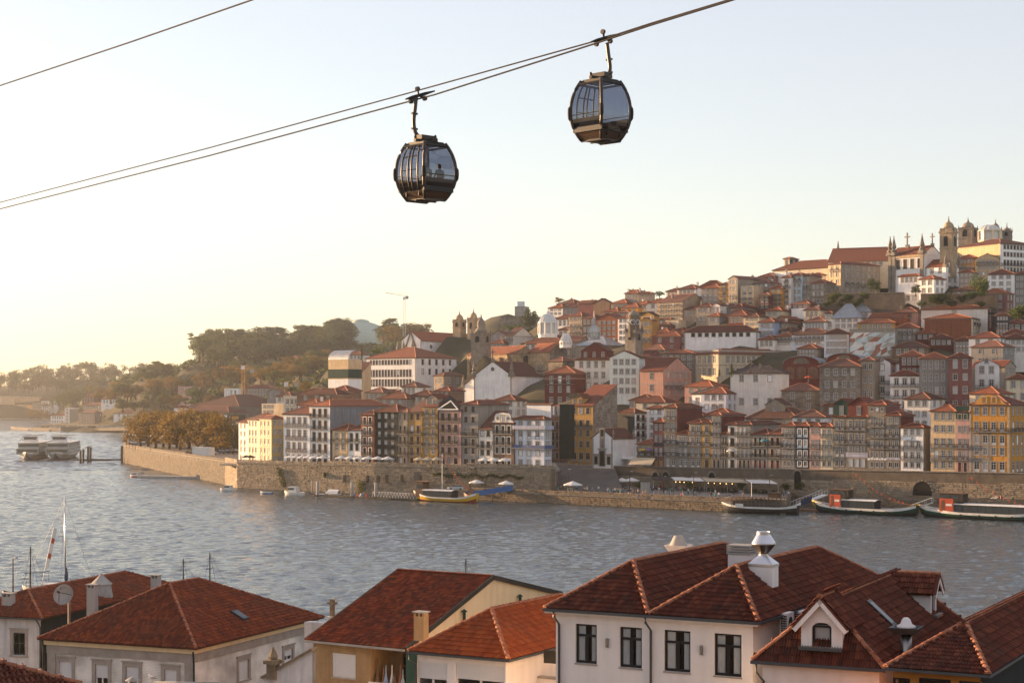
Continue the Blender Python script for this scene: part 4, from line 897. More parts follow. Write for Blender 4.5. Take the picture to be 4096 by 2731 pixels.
# replace its upper part by a drum with dials
p = P(E_.u(2182),E_.v(330),609); k = 609 / F / 2.6133; dr = thing('clock_drum','round stone drum with black clock dials and lead cap','tower',p,R(-40)); e = M(); e.lathe([(58 * k,-2),(58 * k,165 * k),(64 * k,168 * k),(64 * k,176 * k),(52 * k,180 * k),(46 * k,200 * k),(20 * k,214 * k),(3 * k,218 * k),(2 * k,248 * k)],20); pm(e,'drum',['granite'],dr,True)
for a in (-115,-62,-10):
 e = M(); e.lathe([(.01,0),(24 * k,0),(24 * k,-.3)],18); rot = Vector((math.cos(R(a)),math.sin(R(a)),0)).to_track_quat('Z','Y').to_matrix(); c = Vector((math.cos(R(a)) * 60 * k,math.sin(R(a)) * 60 * k,98 * k)); e.v = [tuple(rot @ Vector(v_) + c) for v_ in e.v]; ck = pm(e,'clock_face',['blackframe' if 'blackframe' in MATS else 'dark_void'],dr)
 e = M(); e.tube([(24 * k * math.cos(q),24 * k * math.sin(q),.02) for q in [math.tau * i / 16 for i in range(17)]],.1,4); e.box(-.07,.07,0,18 * k,.03,.05); e.box(0,13 * k,-.07,.07,.03,.05); e.v = [tuple(rot @ Vector(v_) + c) for v_ in e.v]; pm(e,'clock_hands',['white_paint'],ck)
# --- fort-like stone wall with modern block
hs('old rampart of rough stone with terrace parasols on top',E_,785,1000,1190,175,330,'wall_stone',None,1,'flat',yaw=20,group=None,name='rampart',cat='wall',trim=None,Y=860)
hs('grey concrete tower block with rooftop sign box',E_,938,1042,1090,70,200,'concrete','-s',2,'flat',yaw=15,group=None,Y=900,trim=None)
hs('rooftop box with pale panels on the concrete block',E_,966,1026,0,20,75,'bluewhite',None,1,'flat',yaw=12,group=None,Y=903,trim=None,base=.5,dflt=4)
# middle hill, left half
for lb,a in (
  ('gabled grey house below the twin towers',(690,840,900,360,480,'grey','-s',2,'gy')),
  ('long low house with brown roof beside the onion tower',(684,820,0,450,520,'stucco','s',3,'hip')),
  ('white gabled house with open loggia below the rampart',(835,925,1130,372,470,'offwhite','sB',3,'gx')),
  ('tan stone house with rusted balconies and laundry',(1500,1640,0,165,430,'tan','bbBs',3,'hip')),
  ('dark tiled house with stacked pairs of windows',(1641,1780,0,190,430,'slate','sss',3,'hip')),
  ('red brick house with washing lines',(1781,2018,0,205,440,'rust','Bsss',4,'gy')),
  ('tall plain white house left of the clock tower',(2016,2118,0,188,430,'white','ssss',2,'hip')),
  ('yellow gabled house right of the clock tower',(2256,2370,2420,215,520,'ochre','-Bss',2,'gy')),
  ('white low gabled house above the glass lantern',(1330,1540,0,195,290,'white','s',4,'hip')),
  ('low houses with laundry below the white gabled one',(1385,1500,0,310,400,'offwhite','s',2,'hip')),
  ('grey hipped house on the skyline left of the dark gable',(1440,1640,0,70,150,'grey','s',4,'hip')),
  ('dark red-walled gable house on the skyline',(1600,1760,1830,30,130,'maroon',None,1,'gx')),
  ('dark stone gable house next to the red-walled one',(1760,1930,1945,30,130,'brown',None,1,'gy')),
  ('tan house with square windows on the upper slope',(1945,2110,0,30,120,'tan','s',3,'hip')),
  ('small orange-walled house on the slope',(2050,2230,0,75,150,'orange','s',2,'hip')),
  ('low red-roofed house in front of the orange one',(1860,2020,0,120,190,'maroon','s',3,'hip')),
  ('low hipped house by the orange-walled one',(1980,2130,0,130,200,'cream','s',3,'hip')),
  ('white end house at the top of the rampart slope',(1290,1440,0,80,160,'white','ss',3,'hip')),
  ('white house with tiny dome on the skyline',(1380,1560,0,35,90,'white','s',3,'hip')),
  ):
 xl,xc,xr,ye,yb,wl_,f_,c_,r_ = a; hs(lb,E_,xl,xc,xr,ye,yb,wl_,f_,c_,r_,yaw=rng.uniform(30,44),rm=rng.choice(['roof_red','roof_orange','roof_brown']),chim=rng.choice([0,1]))
# --- upper hill, centre
for lb,a in (
  ('grey tan house at the left end of the skyline',(0,135,0,710,830,'grey','ss',2,'hip',25)),
  ('tan block with pale window left on the skyline',(135,275,290,715,800,'tan','sp',2,'hip',20)),
  ('big tan house with galleries and long bare right gable',(340,602,860,800,1010,'tan','sBBB',4,'gx',48)),
  ('grey house below the slate mansard',(800,985,0,655,800,'grey','sss',3,'hip',22)),
  ('orange-sided narrow house with balconies',(985,1082,0,622,800,'ochre','BBB',1,'hip',24)),
  ('weathered gabled house with long stone flank',(1082,1176,1500,560,835,'stucco','bbss',2,'gy',50)),
  ('yellow house with glazed veranda',(1208,1346,0,642,838,'paleyellow','BBps',2,'flat',22)),
  ('ruinous grey house right of the yellow veranda',(1346,1510,0,605,760,'grey','bBs',3,'hip',22)),
  ('narrow red house with white windows',(1404,1512,0,732,868,'red','Bsb',2,'hip',22)),
  ('narrow orange house beside the narrow red one',(1513,1642,0,660,845,'orange','BBBs',2,'hip',22)),
  ('tall white house with stacked balconies',(1640,1736,0,545,825,'offwhite','bbbBb',1,'hip',20)),
  ('sky blue house with white shuttered windows',(1737,1850,0,525,805,'skyblue','sssB',2,'hip',20)),
  ('tan arched house right of the sky blue one',(1851,1946,0,530,795,'tan','saBs',2,'hip',20)),
  ('white house with green shutters on the upper row',(1947,2062,2100,520,640,'white','ss',3,'hip',20)),
  ('rough stone house with arched openings',(1938,2095,0,605,830,'wall_stone','psa',3,'hip',20)),
  ('small dark red house with tiny windows',(1735,1930,0,825,900,'maroon','s',3,'hip',24)),
  ('weathered stone house above the long white building',(745,905,990,850,1010,'stucco','ss',3,'hip',24)),
  ('pale grey gabled house with blank long side',(905,992,1216,842,980,'offwhite','s',2,'gy',42)),
  ('small grey house with hipped red roof',(870,985,0,950,1030,'grey','s',2,'hip',24)),
  ('red and white house with long roof above the white building',(1075,1272,0,945,1040,'red','s',4,'hip',24)),
  ('low yellow house with attic dormers',(1240,1400,1500,960,1060,'paleyellow','ss',3,'hip',26)),
  ('big brown-roofed house with dark gable opening',(1560,1700,1862,985,1080,'brown','s',2,'gy',34)),
  ('light blue house with attic and six windows',(1395,1560,0,1012,1170,'blue','ss',3,'hip',22)),
  ('stone house right of the light blue one',(1562,1682,0,1022,1130,'tan','ss',2,'hip',22)),
  ('cream house with broad roof on the right upper slope',(1870,2032,0,885,980,'cream','s',3,'hip',22)),
  ('white house with long glazed veranda',(1862,2100,0,1010,1100,'white','c',6,'hip',20)),
  ('narrow yellow gabled house with veranda and laundry',(165,305,360,945,1210,'ochre','cssp',2,'gy',24)),
  ('dark red house with two hip roofs',(325,470,0,1050,1130,'maroon','s',2,'hip',24)),
  ('lower dark red house with white windows',(320,455,0,1115,1210,'red','s',2,'hip',24)),
  ('tan house left of the long white building',(455,612,0,1115,1210,'tan','s',2,'hip',24)),
  ('pale house with rounded terrace',(430,560,0,1000,1070,'cream',None,2,'flat',24)),
  ('long pale blue house with balcony and many windows',(1740,2120,0,1138,1262,'bluewhite','sB',7,'hip',14)),
  ('grey-white house with arched windows beside the pale blue one',(1560,1742,0,1165,1262,'offwhite','sB',4,'hip',16)),
  ('stone house in shade above the market hall',(1800,2000,0,1290,1400,'stucco','ss',5,'hip',16)),
  ('small red-roofed house at the foot of the blue house',(1395,1560,0,1195,1290,'offwhite','s',3,'hip',20)),
  ('dark small house with red roof left of the stone one',(1620,1740,0,1100,1140,'brown','s',2,'hip',20)),
  ('low tan house among the middle roofs',(600,740,0,880,960,'tan','s',2,'hip',24)),
  ('dim red-roofed house under the yellow veranda',(1120,1230,0,900,960,'maroon','s',2,'hip',24)),
  ('grey house with satellite dish on the middle slope',(1080,1230,0,860,930,'grey','s',2,'hip',30)),
  ('pale house with wide roof under the small dark red house',(1470,1640,0,895,960,'paleyellow','s',3,'hip',22)),
  ('white terrace house beneath the tiny-windowed red house',(1740,1870,0,880,930,'white',None,2,'flat',22)),
  ('house with brown roof at the left middle slope',(270,345,380,800,930,'offwhite','bb',2,'hip',34)),
  ('low orange house left middle slope',(45,160,0,850,900,'orange','s',2,'hip',26)),
  ('low red-roofed house under the skyline block',(80,240,0,830,880,'cream','s',3,'hip',26)),
  ('small house with red roof right of the yellow gable',(370,480,0,985,1050,'offwhite','s',2,'hip',26)),
  ('pale house on the skyline left of the mansard',(430,560,0,690,760,'offwhite','s',3,'hip',24)),
  ('house with little round roof turret on the skyline',(545,740,0,665,750,'offwhite','s',4,'hip',24)),
  ('red-roofed house behind the stone flank',(1400,1560,0,535,620,'maroon','s',2,'hip',20)),
  ('white plain cube house below the long monastery roof',(1562,1680,0,500,600,'white',None,2,'flat',30)),
  ):
 xl,xc,xr,ye,yb,wl_,f_,c_,r_,yw = a; hs(lb,F_,xl,xc,xr,ye,yb,wl_,f_,c_,r_,yaw=yw + 15 if yw < 32 else yw,rm=rng.choice(['roof_red','roof_orange','roof_red','roof_brown']),chim=rng.choice([0,1,1]))
t = hs('slate mansard palace with six white arched dormers',F_,762,1030,1090,645,720,'slate',None,1,yaw=24,rm='roof_orange',group=None,pitch=34); W0,D0,H0 = t['_d']
for i in range(6):
 wo = obj('window',window_mesh(1.8,2.9,'arch','sash_white','white'),t,(W0 * (i + .6) / 6.2,-.2,H0 - 3.4)); obj('pane',pane_mesh(1.8,2.9,'white_paint'),wo)
t = hs('long white house with stone pilasters and outside stair',F_,615,1385,1412,1112,1250,'white','-s',9,'hip',yaw=14,rm='roof_red',group=None,dflt=14,quoin=True,pitch=26,sash='sash_green')
t = hs('pale yellow palace with long stone-trimmed right front',F_,735,980,1810,1345,1600,'paleyellow','ss',4,right='ss',rc=13,yaw=58,rm='roof_orange',group=None,name='palace',cat='palace',pitch=16,quoin=True,bands=[(9.,.6,'granite_trim'),(4.2,.4,'granite_trim')])
t = hs('grey neoclassical stone building with cornice and paired windows',F_,360,735,0,1345,1600,'granite','sss',5,yaw=24,rm='roof_red',group=None,dflt=16,pitch=14)
# red iron market hall
def market(label,blk,xl,xr,yt,ye,yb,Y):
 p = P(blk.u((xl + xr) / 2),blk.v(yb),Y); k = Y / F / blk.k; w_ = (xr - xl) * k; h = (yb - ye) * k; ht = (yb - yt) * k; t_ = thing('market_hall',label,'market hall',p,R(-18)); BASES.append((p.x,p.y,p.z)); w2 = w_ / 2 / math.cos(R(18))
 arc = [(w2 * math.cos(a),h + (ht - h) * math.sin(a)) for a in [math.pi * i / 10 for i in range(11)]]
 m = M(); pts = [(-w2,-5),(w2,-5)] + arc; m.face([(x,0,z) for x,z in pts]); m.face([(w2,0,-5),(w2,30,-5),(w2,30,h),(w2,0,h)]); m.face([(-w2,30,-5),(-w2,0,-5),(-w2,0,h),(-w2,30,h)]); pm(m,'wall',['wall_red'],t_)
 m = M()
 for i in range(10): a,b = arc[i],arc[i + 1]; m.slab([(a[0],-.5,a[1] + .1),(a[0],30,a[1] + .1),(b[0],30,b[1] + .1),(b[0],-.5,b[1] + .1)],.2)
 pm(m,'roof',['wall_greymetal'],t_)
 for c in (-.62,0,.62):
  aw,ah = w2 * .27,h * .82; e = M(); q = [(-aw,0),(aw,0),(aw,ah * .7)] + [(aw * math.cos(a),ah * .7 + ah * .3 * math.sin(a)) for a in [math.pi * i / 8 for i in range(1,8)]] + [(-aw,ah * .7)]; e.face([(x + c * w2,-.06,z) for x,z in q])
  for i in range(9): x = c * w2 - aw + aw * 2 * (i + .5) / 9; e.box(x - .06,x + .06,-.16,-.07,0,ah * .92,1)
  pm(e,'louvred_arch',['granite_dark','wall_rust'],t_)
 e = M(); e.face([(x * .45,-.06,h * 1.02 + (z - h) * .72) for x,z in arc]); pm(e,'fanlight',['granite_dark'],t_)
market('left bay of the dark red iron market hall with arched louvres',C_,1420,1738,52,125,260,560)
market('right bay of the dark red iron market hall behind the stone house',D_,120,395,128,190,330,556)
# --- upper right: cathedral quarter
hs('large stained tan tenement with six columns of windows',G_k,35,165,576,668,965,'peach','sssb',2,right='sbss',rc=6,rwall='stucco',yaw=56,group=None,rm='roof_red',pitch=18)
gr = hs('big white church flank with stone pilasters, half in sunlight',G_k,672,1040,1212,560,945,'white',None,1,'gx',yaw=50,pitch=32,rm='roof_orange',group=None,name='church',cat='church',trim=None)
W0,D0,H0 = gr['_d']
for x in (.5,2.2,W0 - 1):
 e = M(); e.box(x - .7,x + .7,-.5,-.004,-5,H0 + .4); pm(e,'pilaster',['granite'],gr); pinnacle(gr,x,-.1,H0 + .4,7)
e = M(); e.box(0,W0 + .2,-.4,-.005,H0 - 1.1,H0); pm(e,'cornice',['granite_gold'],gr)
cross(gr,W0 * .28,D0 / 2,H0 + D0 / 2 * math.tan(R(32)) - .3,6); cross(gr,W0 - .2,D0 / 2,H0 + D0 / 2 * math.tan(R(32)) - .3,5)
for i in range(4):
 wo = obj('window',window_mesh(1.7,3.4,'sash','sash_brown','stone'),gr,(W0 * (.26 + .2 * i),-.17,8.5)); obj('pane',pane_mesh(1.7,3.4),wo)
t = hs('white chapel wing with half-round window and crossed gable',G_k,1060,1262,1400,690,975,'white','-ss',2,'gx',right='sss',rc=2,yaw=50,pitch=34,rm='roof_orange',group=None,name='church',cat='church')
W0,D0,H0 = t['_d']; cross(t,W0,D0 / 2,H0 + D0 / 2 * math.tan(R(34)),4.5); pinnacle(t,W0,0,H0,5); pinnacle(t,W0,D0,H0,5)
hs('low white annex with long roof and five windows',G_k,768,985,1012,790,960,'white','-s',4,yaw=42,group=None,Y=622)
hs('white hip-roofed sacristy with corner pilaster',G_k,985,1140,1256,822,985,'white','ss',2,right='ss',rc=2,yaw=48,group=None,rm='roof_orange',Y=612)
tower('ornate stone bell tower with tall ribbed dome and clock ring',G_k,1195,1388,(350,300,225,172),640,640,'granite_gold','dome',yaw=38,clock=1)
tower('left squat cathedral tower with round dome',G_k,1388,1602,(310,290,232,185),480,700,'granite','dome',yaw=38)
lantern('cream octagonal lantern with arched windows on the cathedral',G_k,1722,236,430,328,272,262,690,8,'wall_cream','lantern_glass')
tower('right cathedral tower mostly hidden behind the cream lantern',G_k,1715,1850,(318,300,245,205),430,720,'granite','dome',yaw=38)
tower('small stone cathedral gable turret with cross',G_k,1836,1965,(335,320,290,240),430,705,'granite','dome',yaw=25)
tower('slim stone spire rising behind the long red roof',G_k,92,182,(598,585,470,430),640,720,'granite_gold','spire',yaw=30)
hs('bishop palace with tan left wall and white windowed right front',G_k,1385,1832,2200,452,760,'peach',None,1,right='BBss',rc=9,rwall='white',yaw=60,group=None,name='palace',cat='palace',rm='roof_orange',pitch=16,sash='sash_brown')
hs('yellow house with blue window corner below the palace',G_k,1392,1572,0,605,800,'ochre','sBs',4,yaw=30,group=None,rm='roof_orange',dflt=10)
hs('stone gabled house with boarded attic windows',G_k,1574,1822,0,612,800,'peach','ssB',5,'gy',yaw=14,group=None,rm='roof_orange',dflt=12)
hs('grey turret house with flat red roof',G_k,1398,1556,0,755,990,'grey','ssss',3,yaw=24,group=None,dflt=8)
hs('tall white four-storey house with yellow left side',G_k,1702,1980,0,772,1115,'white','-ssss',3,'hip',yaw=18,group=None,rm='roof_red',dflt=10)
hs('grey house at the right edge beside the tall white one',G_k,1981,2130,0,778,1080,'grey','ssss',3,yaw=16,group=None,dflt=10)
hs('long monastery roof with skylights on the skyline',F_,1545,2170,0,440,640,'cream',None,1,'hip',yaw=42,group=None,name='monastery',cat='monastery',rm='roof_orange',pitch=26,Y=690,dflt=15)
hs('right half of the long monastery range behind the tenement',G_k,30,668,0,630,760,'cream','-s',8,'gx',yaw=22,group=None,name='monastery',cat='monastery',rm='roof_orange',pitch=30,Y=672,dflt=20)
hs('cream tower house with dark side and pyramid roof',F_,1660,1720,1812,352,440,'cream','s',1,'hip',right='s',rc=1,rwall='slate',yaw=45,group=None,Y=725,rm='roof_orange',base=14)
# below the terrace wall
hs('silo-like concrete house with rounded corner',G_k,815,985,0,985,1150,'offwhite','-s',2,'flat',yaw=25,group=None,dflt=8)
t = hs('long red corrugated wall house with cream end front',G_k,1040,1530,1628,1232,1450,'rust',None,1,right='Bdb',rc=3,rwall='cream',yaw=28,group=None,rm='roof_orange',pitch=14)
W0,D0,H0 = t['_d']
for i in range(26):
 e = M(); x = W0 * (i + .5) / 26; e.box(x - .06,x + .06,-.1,-.003,0,H0 - .4); pm(e,'wall_rib',['wall_rust'],t)
hs('long pale-walled house with red bay front on the right',G_k,1005,1700,1790,1130,1340,'offwhite','-s',1,right='ccB',rc=2,rwall='red',yaw=28,group=None,rm='roof_red',pitch=12)
hs('grey slate house right of the red bay front',G_k,1785,1925,0,1205,1400,'slate','sBs',4,yaw=20,group=None)
hs('brick red house with blank wall behind the yellow one',G_k,450,850,940,1225,1340,'rust',None,1,'gx',yaw=34,group=None,rm='roof_orange')
hs('yellow house with long flat roof above the mural',G_k,345,730,752,1282,1380,'ochre','s',6,yaw=20,group=None,dflt=9,rm='roof_orange')
hs('grey mansard house with ornate stone portal',G_k,75,375,430,1225,1345,'offwhite','ss',4,yaw=24,group=None,rm='zinc',pitch=48)
hs('metal-roofed pavilion behind the mansard house',G_k,278,470,520,1165,1230,'offwhite','s',3,yaw=24,group=None,rm='zinc',pitch=40)
hs('cream house with roof satellite dishes at the left of the mansard',G_k,0,75,0,1180,1340,'offwhite','ss',2,yaw=24,group=None,dflt=8)
hs('grey house with white windows right of the mural',G_k,735,985,0,1335,1470,'grey','sB',4,yaw=20,group=None)
hs('small dark red roof house below the corrugated wall',G_k,945,1150,0,1392,1470,'red','s',3,yaw=24,group=None,dflt=7,rm='roof_orange')
hs('long red house below the corrugated wall',G_k,1080,1345,0,1450,1530,'red','s',4,yaw=18,group=None,dflt=8)
hs('stone house with tall windows below the cream end front',G_k,1348,1560,0,1470,1600,'granite','dd',5,yaw=18,group=None,dflt=9)
hs('cream house with low red roof near the right edge',G_k,1560,1850,0,1465,1580,'cream','ss',4,yaw=16,group=None,dflt=9,rm='roof_orange')
hs('white house with satellite dishes at the right edge',G_k,1858,2130,0,1450,1600,'offwhite','ss',4,yaw=14,group=None,dflt=9)
hs('dark red house with chimney at the right edge',G_k,1850,2130,0,1400,1480,'maroon','s',4,yaw=14,group=None,dflt=9)
hs('white and grey house left of the mural',G_k,-10,252,0,1395,1620,'bluewhite','sss',6,yaw=14,group=None,dflt=10,rm='roof_red')
hs('brown-roofed house in front of the mural',G_k,700,1080,0,1540,1640,'brown','s',4,yaw=20,group=None,dflt=9,rm='roof_brown')
hs('red-roofed house at the right middle edge',G_k,1895,2130,0,1290,1380,'slate','s',3,yaw=18,group=None,dflt=9)
mu = hs('blank house wall painted with an abstract mural of rust and pale blue',G_k,258,732,840,1352,1640,'stucco',None,1,'flat',yaw=16,group=None,dflt=10,trim=None)
mat('mural_rust',(.33,.15,.10),.9); mat('mural_blue',(.50,.58,.60),.9); mat('mural_white',(.66,.64,.60),.9); mat('mural_grey',(.38,.35,.31),.9)
W0,D0,H0 = mu['_d']; rg = random.Random(4); e = [M() for _ in range(4)]
nx,nz = 7,5; gx = [[(W0 * (i + (rg.uniform(-.35,.35) if 0 < i < nx else 0)) / nx,H0 * .04 + (H0 * .86) * (j + (rg.uniform(-.35,.35) if 0 < j < nz else 0)) / nz) for j in range(nz + 1)] for i in range(nx + 1)]
for i in range(nx):
 for j in range(nz):
  a,b,c,d = gx[i][j],gx[i + 1][j],gx[i + 1][j + 1],gx[i][j + 1]
  for tri in ((a,b,c),(a,c,d)): e[rg.randrange(4)].face([(q[0],-.012,q[1]) for q in tri])
for m_,n_ in zip(e,('rust','blue','white','grey')): obj('mural_' + n_,m_.mesh('mural',['mural_' + n_]),mu)
def terrace(label,pts,zt,h,mt='wall_stones',**kw): return stone_wall('terrace_wall',label,pts,lambda t: zt[0] + (zt[1] - zt[0]) * t,min(zt) - h,1.3,.6,mt,**kw)
def pY(u,v): Y = hillY(u,v); return P(u,v,Y)
a,b = P(G_k.u(-10),G_k.v(985),640),P(G_k.u(820),G_k.v(970),622); terrace('high shrubby stone terrace wall below the tan tenement',[a[:2],b[:2]],(a.z,b.z),13,single=120,seed=21)
a,b = P(G_k.u(1000),G_k.v(985),612),P(G_k.u(1800),G_k.v(980),596); terrace('ivy-grown stone terrace wall below the white church',[a[:2],b[:2]],(a.z,b.z),12,single=120,seed=22)
# ------------------------------------------------------------ left: yellow block, warehouses, far bank
ob = hs('tall windowless ochre block with curved zinc roof',E2,1080,1288,1430,628,960,'peach',None,1,'flat',yaw=40,group=None,Y=655,trim=None,nobase=True,base=20,bands=[(5.2,3.4,'wall_green'),(-1,5.8,'wall_white')]); W0,D0,H0 = ob['_d']; e = M()
for i in range(8):
 a,b = math.pi * .5 * i / 8,math.pi * .5 * (i + 1) / 8; f = lambda q: (4.5 - 4.5 * math.cos(q),H0 + .3 + 3.6 * math.sin(q)); (ya,za),(yb,zb) = f(a),f(b); e.slab([(-.1,ya,za),(W0 + .1,ya,za),(W0 + .1,yb,zb),(-.1,yb,zb)],.2)
pm(e,'zinc_roof',['zinc'],ob)
hs('ochre side block joined to the right of the windowless block',E2,1290,1432,0,760,985,'peach',None,1,'shed',yaw=18,group=None,Y=668,trim=None,rm='roof_orange',nobase=True,base=20)
LW = 'buildings along the left bank'
def lf(label,blk,xl,xc,xr,ye,yb,Y,wall,front,fc,rf='hip',yaw=25,**kw):
 return b3(label,blk,xl,xc,xr,ye,yb,yaw,Y=Y,wall=wall,front=front,fcols=fc,roof=rf,group=kw.pop('group',LW),nobase=True,base=18,**kw)
lf('pale stone mansion with roof balustrade behind the yellow corner house',E2,612,830,0,1010,1200,620,'cream','dd',4,'flat',yaw=30,dflt=12)
lf('narrow cream house with pillared top behind the left end',E2,385,520,610,1090,1200,640,'cream','ss',3,'flat',yaw=38)
lf('small house with dark hip roof behind the balustrade mansion',E2,535,690,0,1005,1080,700,'offwhite','s',3,yaw=28,rmat='roof_brown')
lf('roof turret house with pyramid roof left of the ochre block',E2,1095,1280,0,945,1010,610,'brown','s',2,yaw=28,rmat='roof_red')
for i,(a,b,y0,y1) in enumerate(((750,1170,985,1060),(900,1130,1040,1090),(1470,1650,965,1050),(1600,1900,1030,1090),(1650,1800,990,1020),(1845,2000,905,1000),(1915,2160,1005,1080),(2190,2352,950,1010),(1480,1560,1180,1260),(760,970,1095,1160))):
 lf(('long dark red roof behind the big grey-walled house','low dark roof above the white attic room','brown hipped roof right of the ochre block','wide red hipped roof among the middle roofs','little turret roof under the monastery','white house with glazed bay below the monastery','cream house with ribbed attic below the scaffolding','red roof left of the black slate gable','red-walled house with chimney by the low white house','white attic room with two windows on the broad white house')[i],
       E2,a,b,0,y0,y1,540 + 22 * (i < 7) + 30 * (i in (2,4,5)),('brown','brown','tan','stucco','tan','offwhite','cream','brown','red','white')[i],'s',3,yaw=32,rmat=('roof_red','roof_brown','roof_brown','roof_orange','roof_brown','roof_brown','roof_red','roof_red','roof_red','roof_orange')[i],dflt=8,chim=1)
# warehouses by the plane trees
W_ = 'warehouses'
lf('long warehouse with dark red hipped roof, upper of two',L1,1745,2195,2700,975,1100,1000,'granite',None,1,'hip',30,rmat='roof_red',group=W_,pitch=20)
lf('lower warehouse with banner panels behind the plane trees',L1,1640,2100,2290,1030,1150,930,'wall_stone','s',5,'hip',34,rmat='roof_red',group=W_,pitch=20)
for i,(x0,x1,mt) in enumerate(((2005,2085,'white_paint'),(2120,2250,'wood_dark'))):
 a,b = P(L1.u(x0),L1.v(1055),900),P(L1.u(x1),L1.v(1105),899); e = M(); t = thing('banner_panel',('white banner panel on the warehouse wall','dark poster panel with orange strip on the warehouse wall')[i],'banner',a); e.box(0,b.x - a.x,-.15,0,b.z - a.z,0); e.box(0,b.x - a.x,-.12,0,b.z - a.z - 6,b.z - a.z - .6,1)
 pm(e,'sheet',[mt,'white_paint'],t)
 if i: e = M(); e.box(.5,(b.x - a.x) * .55,-.2,-.151,-2.2,-.6); pm(e,'strip',['wall_orange'],t)
lf('white turret with red cap among the warehouses',L1,1598,1650,0,985,1050,940,'white',None,1,'hip',20,rmat='roof_red')
lf('long two-storey white riverside house with red roof',L1,1040,1480,1600,1045,1165,1475,'white','sss',9,'hip',32,rmat='roof_red',quoin=True)
lf('square tan riverside mill with many windows',L1,722,868,940,1035,1160,1520,'tan','ssss',5,'hip',35,rmat='roof_brown',right='sss',rcols=3)
lf('taller tan mill behind the square one',L1,760,930,1010,965,1120,1570,'tan','ssss',6,'hip',35,rmat='roof_brown')
lf('narrow white tower house on the far quay',L1,595,670,0,990,1145,1590,'offwhite','sssss',2,'flat',25)
lf('ruined stone house with stepped outline on the far quay',L1,640,722,0,1005,1150,1580,'stucco',None,2,'flat',25)
lf('white house with gallery at the water on the far quay',L1,465,592,0,1060,1140,1620,'white','ss',5,'hip',25)
lf('small white hillside house above the mills',L1,932,1065,0,910,960,1560,'white','s',4,'gx',25)
lf('brown house beside the brick chimney',L1,755,875,0,880,960,1600,'brown','s',4,'hip',25)
lf('pink square house on the wooded slope',L1,1635,1760,1842,795,880,1350,'pink','ss',3,'flat',30)
lf('white modern stepped house near the yellow crane',L1,2060,2190,2230,815,900,1150,'white','s',3,'flat',25)
lf('long red-roofed house with arcade behind the yellow crane',E2,210,495,0,920,1000,1060,'stucco','ss',8,'hip',15,rmat='roof_red')
lf('gabled grey house right of the yellow crane',E2,440,575,0,960,1040,900,'grey','s',2,'gy',25,rmat='roof_brown')
lf('yellow villa with hipped roof on the wooded slope',E2,655,750,860,605,660,1300,'yellow','s',3,'hip',28,rmat='roof_orange')
lf('white villa among trees beside the monastery',E2,1250,1430,0,570,690,1000,'offwhite','ss',4,'hip',25)
lf('white glass pavilion on the wooded hill',E2,415,525,0,588,620,1500,'white','c',4,'flat',10)
lf('small white pavilion left on the wooded hill',E2,212,290,0,590,620,1520,'white','c',2,'flat',10)
lf('pale terraced modern house at the edge of the wooded hill',L1,2065,2150,0,515,560,1520,'white','c',3,'flat',10)
for i,(a,b,y0) in enumerate(((-40,128,885),(135,360,890),(-60,75,960),(80,245,965),(300,385,945))):
 lf(('first hazy apartment block at the far left','second hazy apartment block, long and pale','third hazy block, lower left by the water','fourth hazy block, lower middle by the water','fifth hazy block with a stepped end')[i],L1,a,b,0,y0,1060 if i > 1 else 1000,2390 - 50 * (i > 1),'peach','ssssss'[:5 if i < 2 else 4],8,'flat',12,group='hazy apartment blocks',dflt=16)
lf('pale hazy house right of the apartment blocks',L1,385,450,0,970,1060,2330,'offwhite','sss',3,'hip',12,group='hazy apartment blocks')
lf('white hazy gabled house above the far quay',L1,380,510,0,925,980,2360,'white','s',4,'gx',12,group='hazy apartment blocks')
# brick chimney, viaducts, cranes, dome
p = P(L1.u(812),L1.v(940),1590); k = 1590 / F / 2.2969; t = thing('brick_chimney','tall thin brick factory chimney on the far bank','chimney',p); e = M(); e.lathe([(8 * k,-5),(5 * k,145 * k),(6 * k,148 * k),(6 * k,155 * k)],10); pm(e,'stack',['wall_rust'],t,True)
va = thing('road_viaduct','low pale road viaduct on many pillars at the far left bank','viaduct',P(L1.u(-60),L1.v(1130),2250)); k = 2250 / F / 2.2969; e = M(); e.box(0,500 * k,0,14,32 * k,42 * k); pm(e,'deck',['concrete'],va)
for i in range(34): e = M(); e.box(i * 14.6 * k,i * 14.6 * k + 4 * k,1,6,-3,32 * k); pm(e,'pillar',['concrete'],va)
cv = thing('curved_jetty_road','curving road deck on trestles jutting into the river','viaduct',(0,0,0)); Yj = 1560; e = M(); pts = [P(L1.u(x),L1.v(y),Yq) for x,y,Yq in ((98,1165,1640),(140,1178,1600),(280,1182,1540),(480,1184,1500),(700,1184,1470),(900,1182,1450),(1230,1178,1400))]
for i in range(len(pts) - 1): a,b = pts[i],pts[i + 1]; e.slab([a,b,b + Vector((6,16,0)),a + Vector((6,16,0))],1.6); e.slab([a + Vector((0,-.3,.9)),b + Vector((0,-.3,.9)),b + Vector((0,0,.9)),a + Vector((0,0,.9))],.8)
pm(e,'deck',['granite_dark'],cv)
for i,q in enumerate(pts[:6]): e = M(); e.tube([q + Vector((-3,3,-1)),q + Vector((1,3,-q.z - 1))],.8,6); e.tube([q + Vector((5,3,-1)),q + Vector((1,3,-q.z - 1))],.8,6); pm(e,'trestle',['concrete'],cv)
e = M(); q = [PZ(L1.u(x),L1.v(y),0) for x,y in ((560,1208),(800,1210),(1040,1212),(1330,1214))]; up = Vector((0,0,4.3))
for a,b in zip(q,q[1:]): bk = Vector((8,60,0)); e.face([a - up,b - up,b + up,a + up]); e.face([a + up,b + up,b + up + bk,a + up + bk])
struct('far_embankment',e.mesh('far_embankment',['granite_dark']))
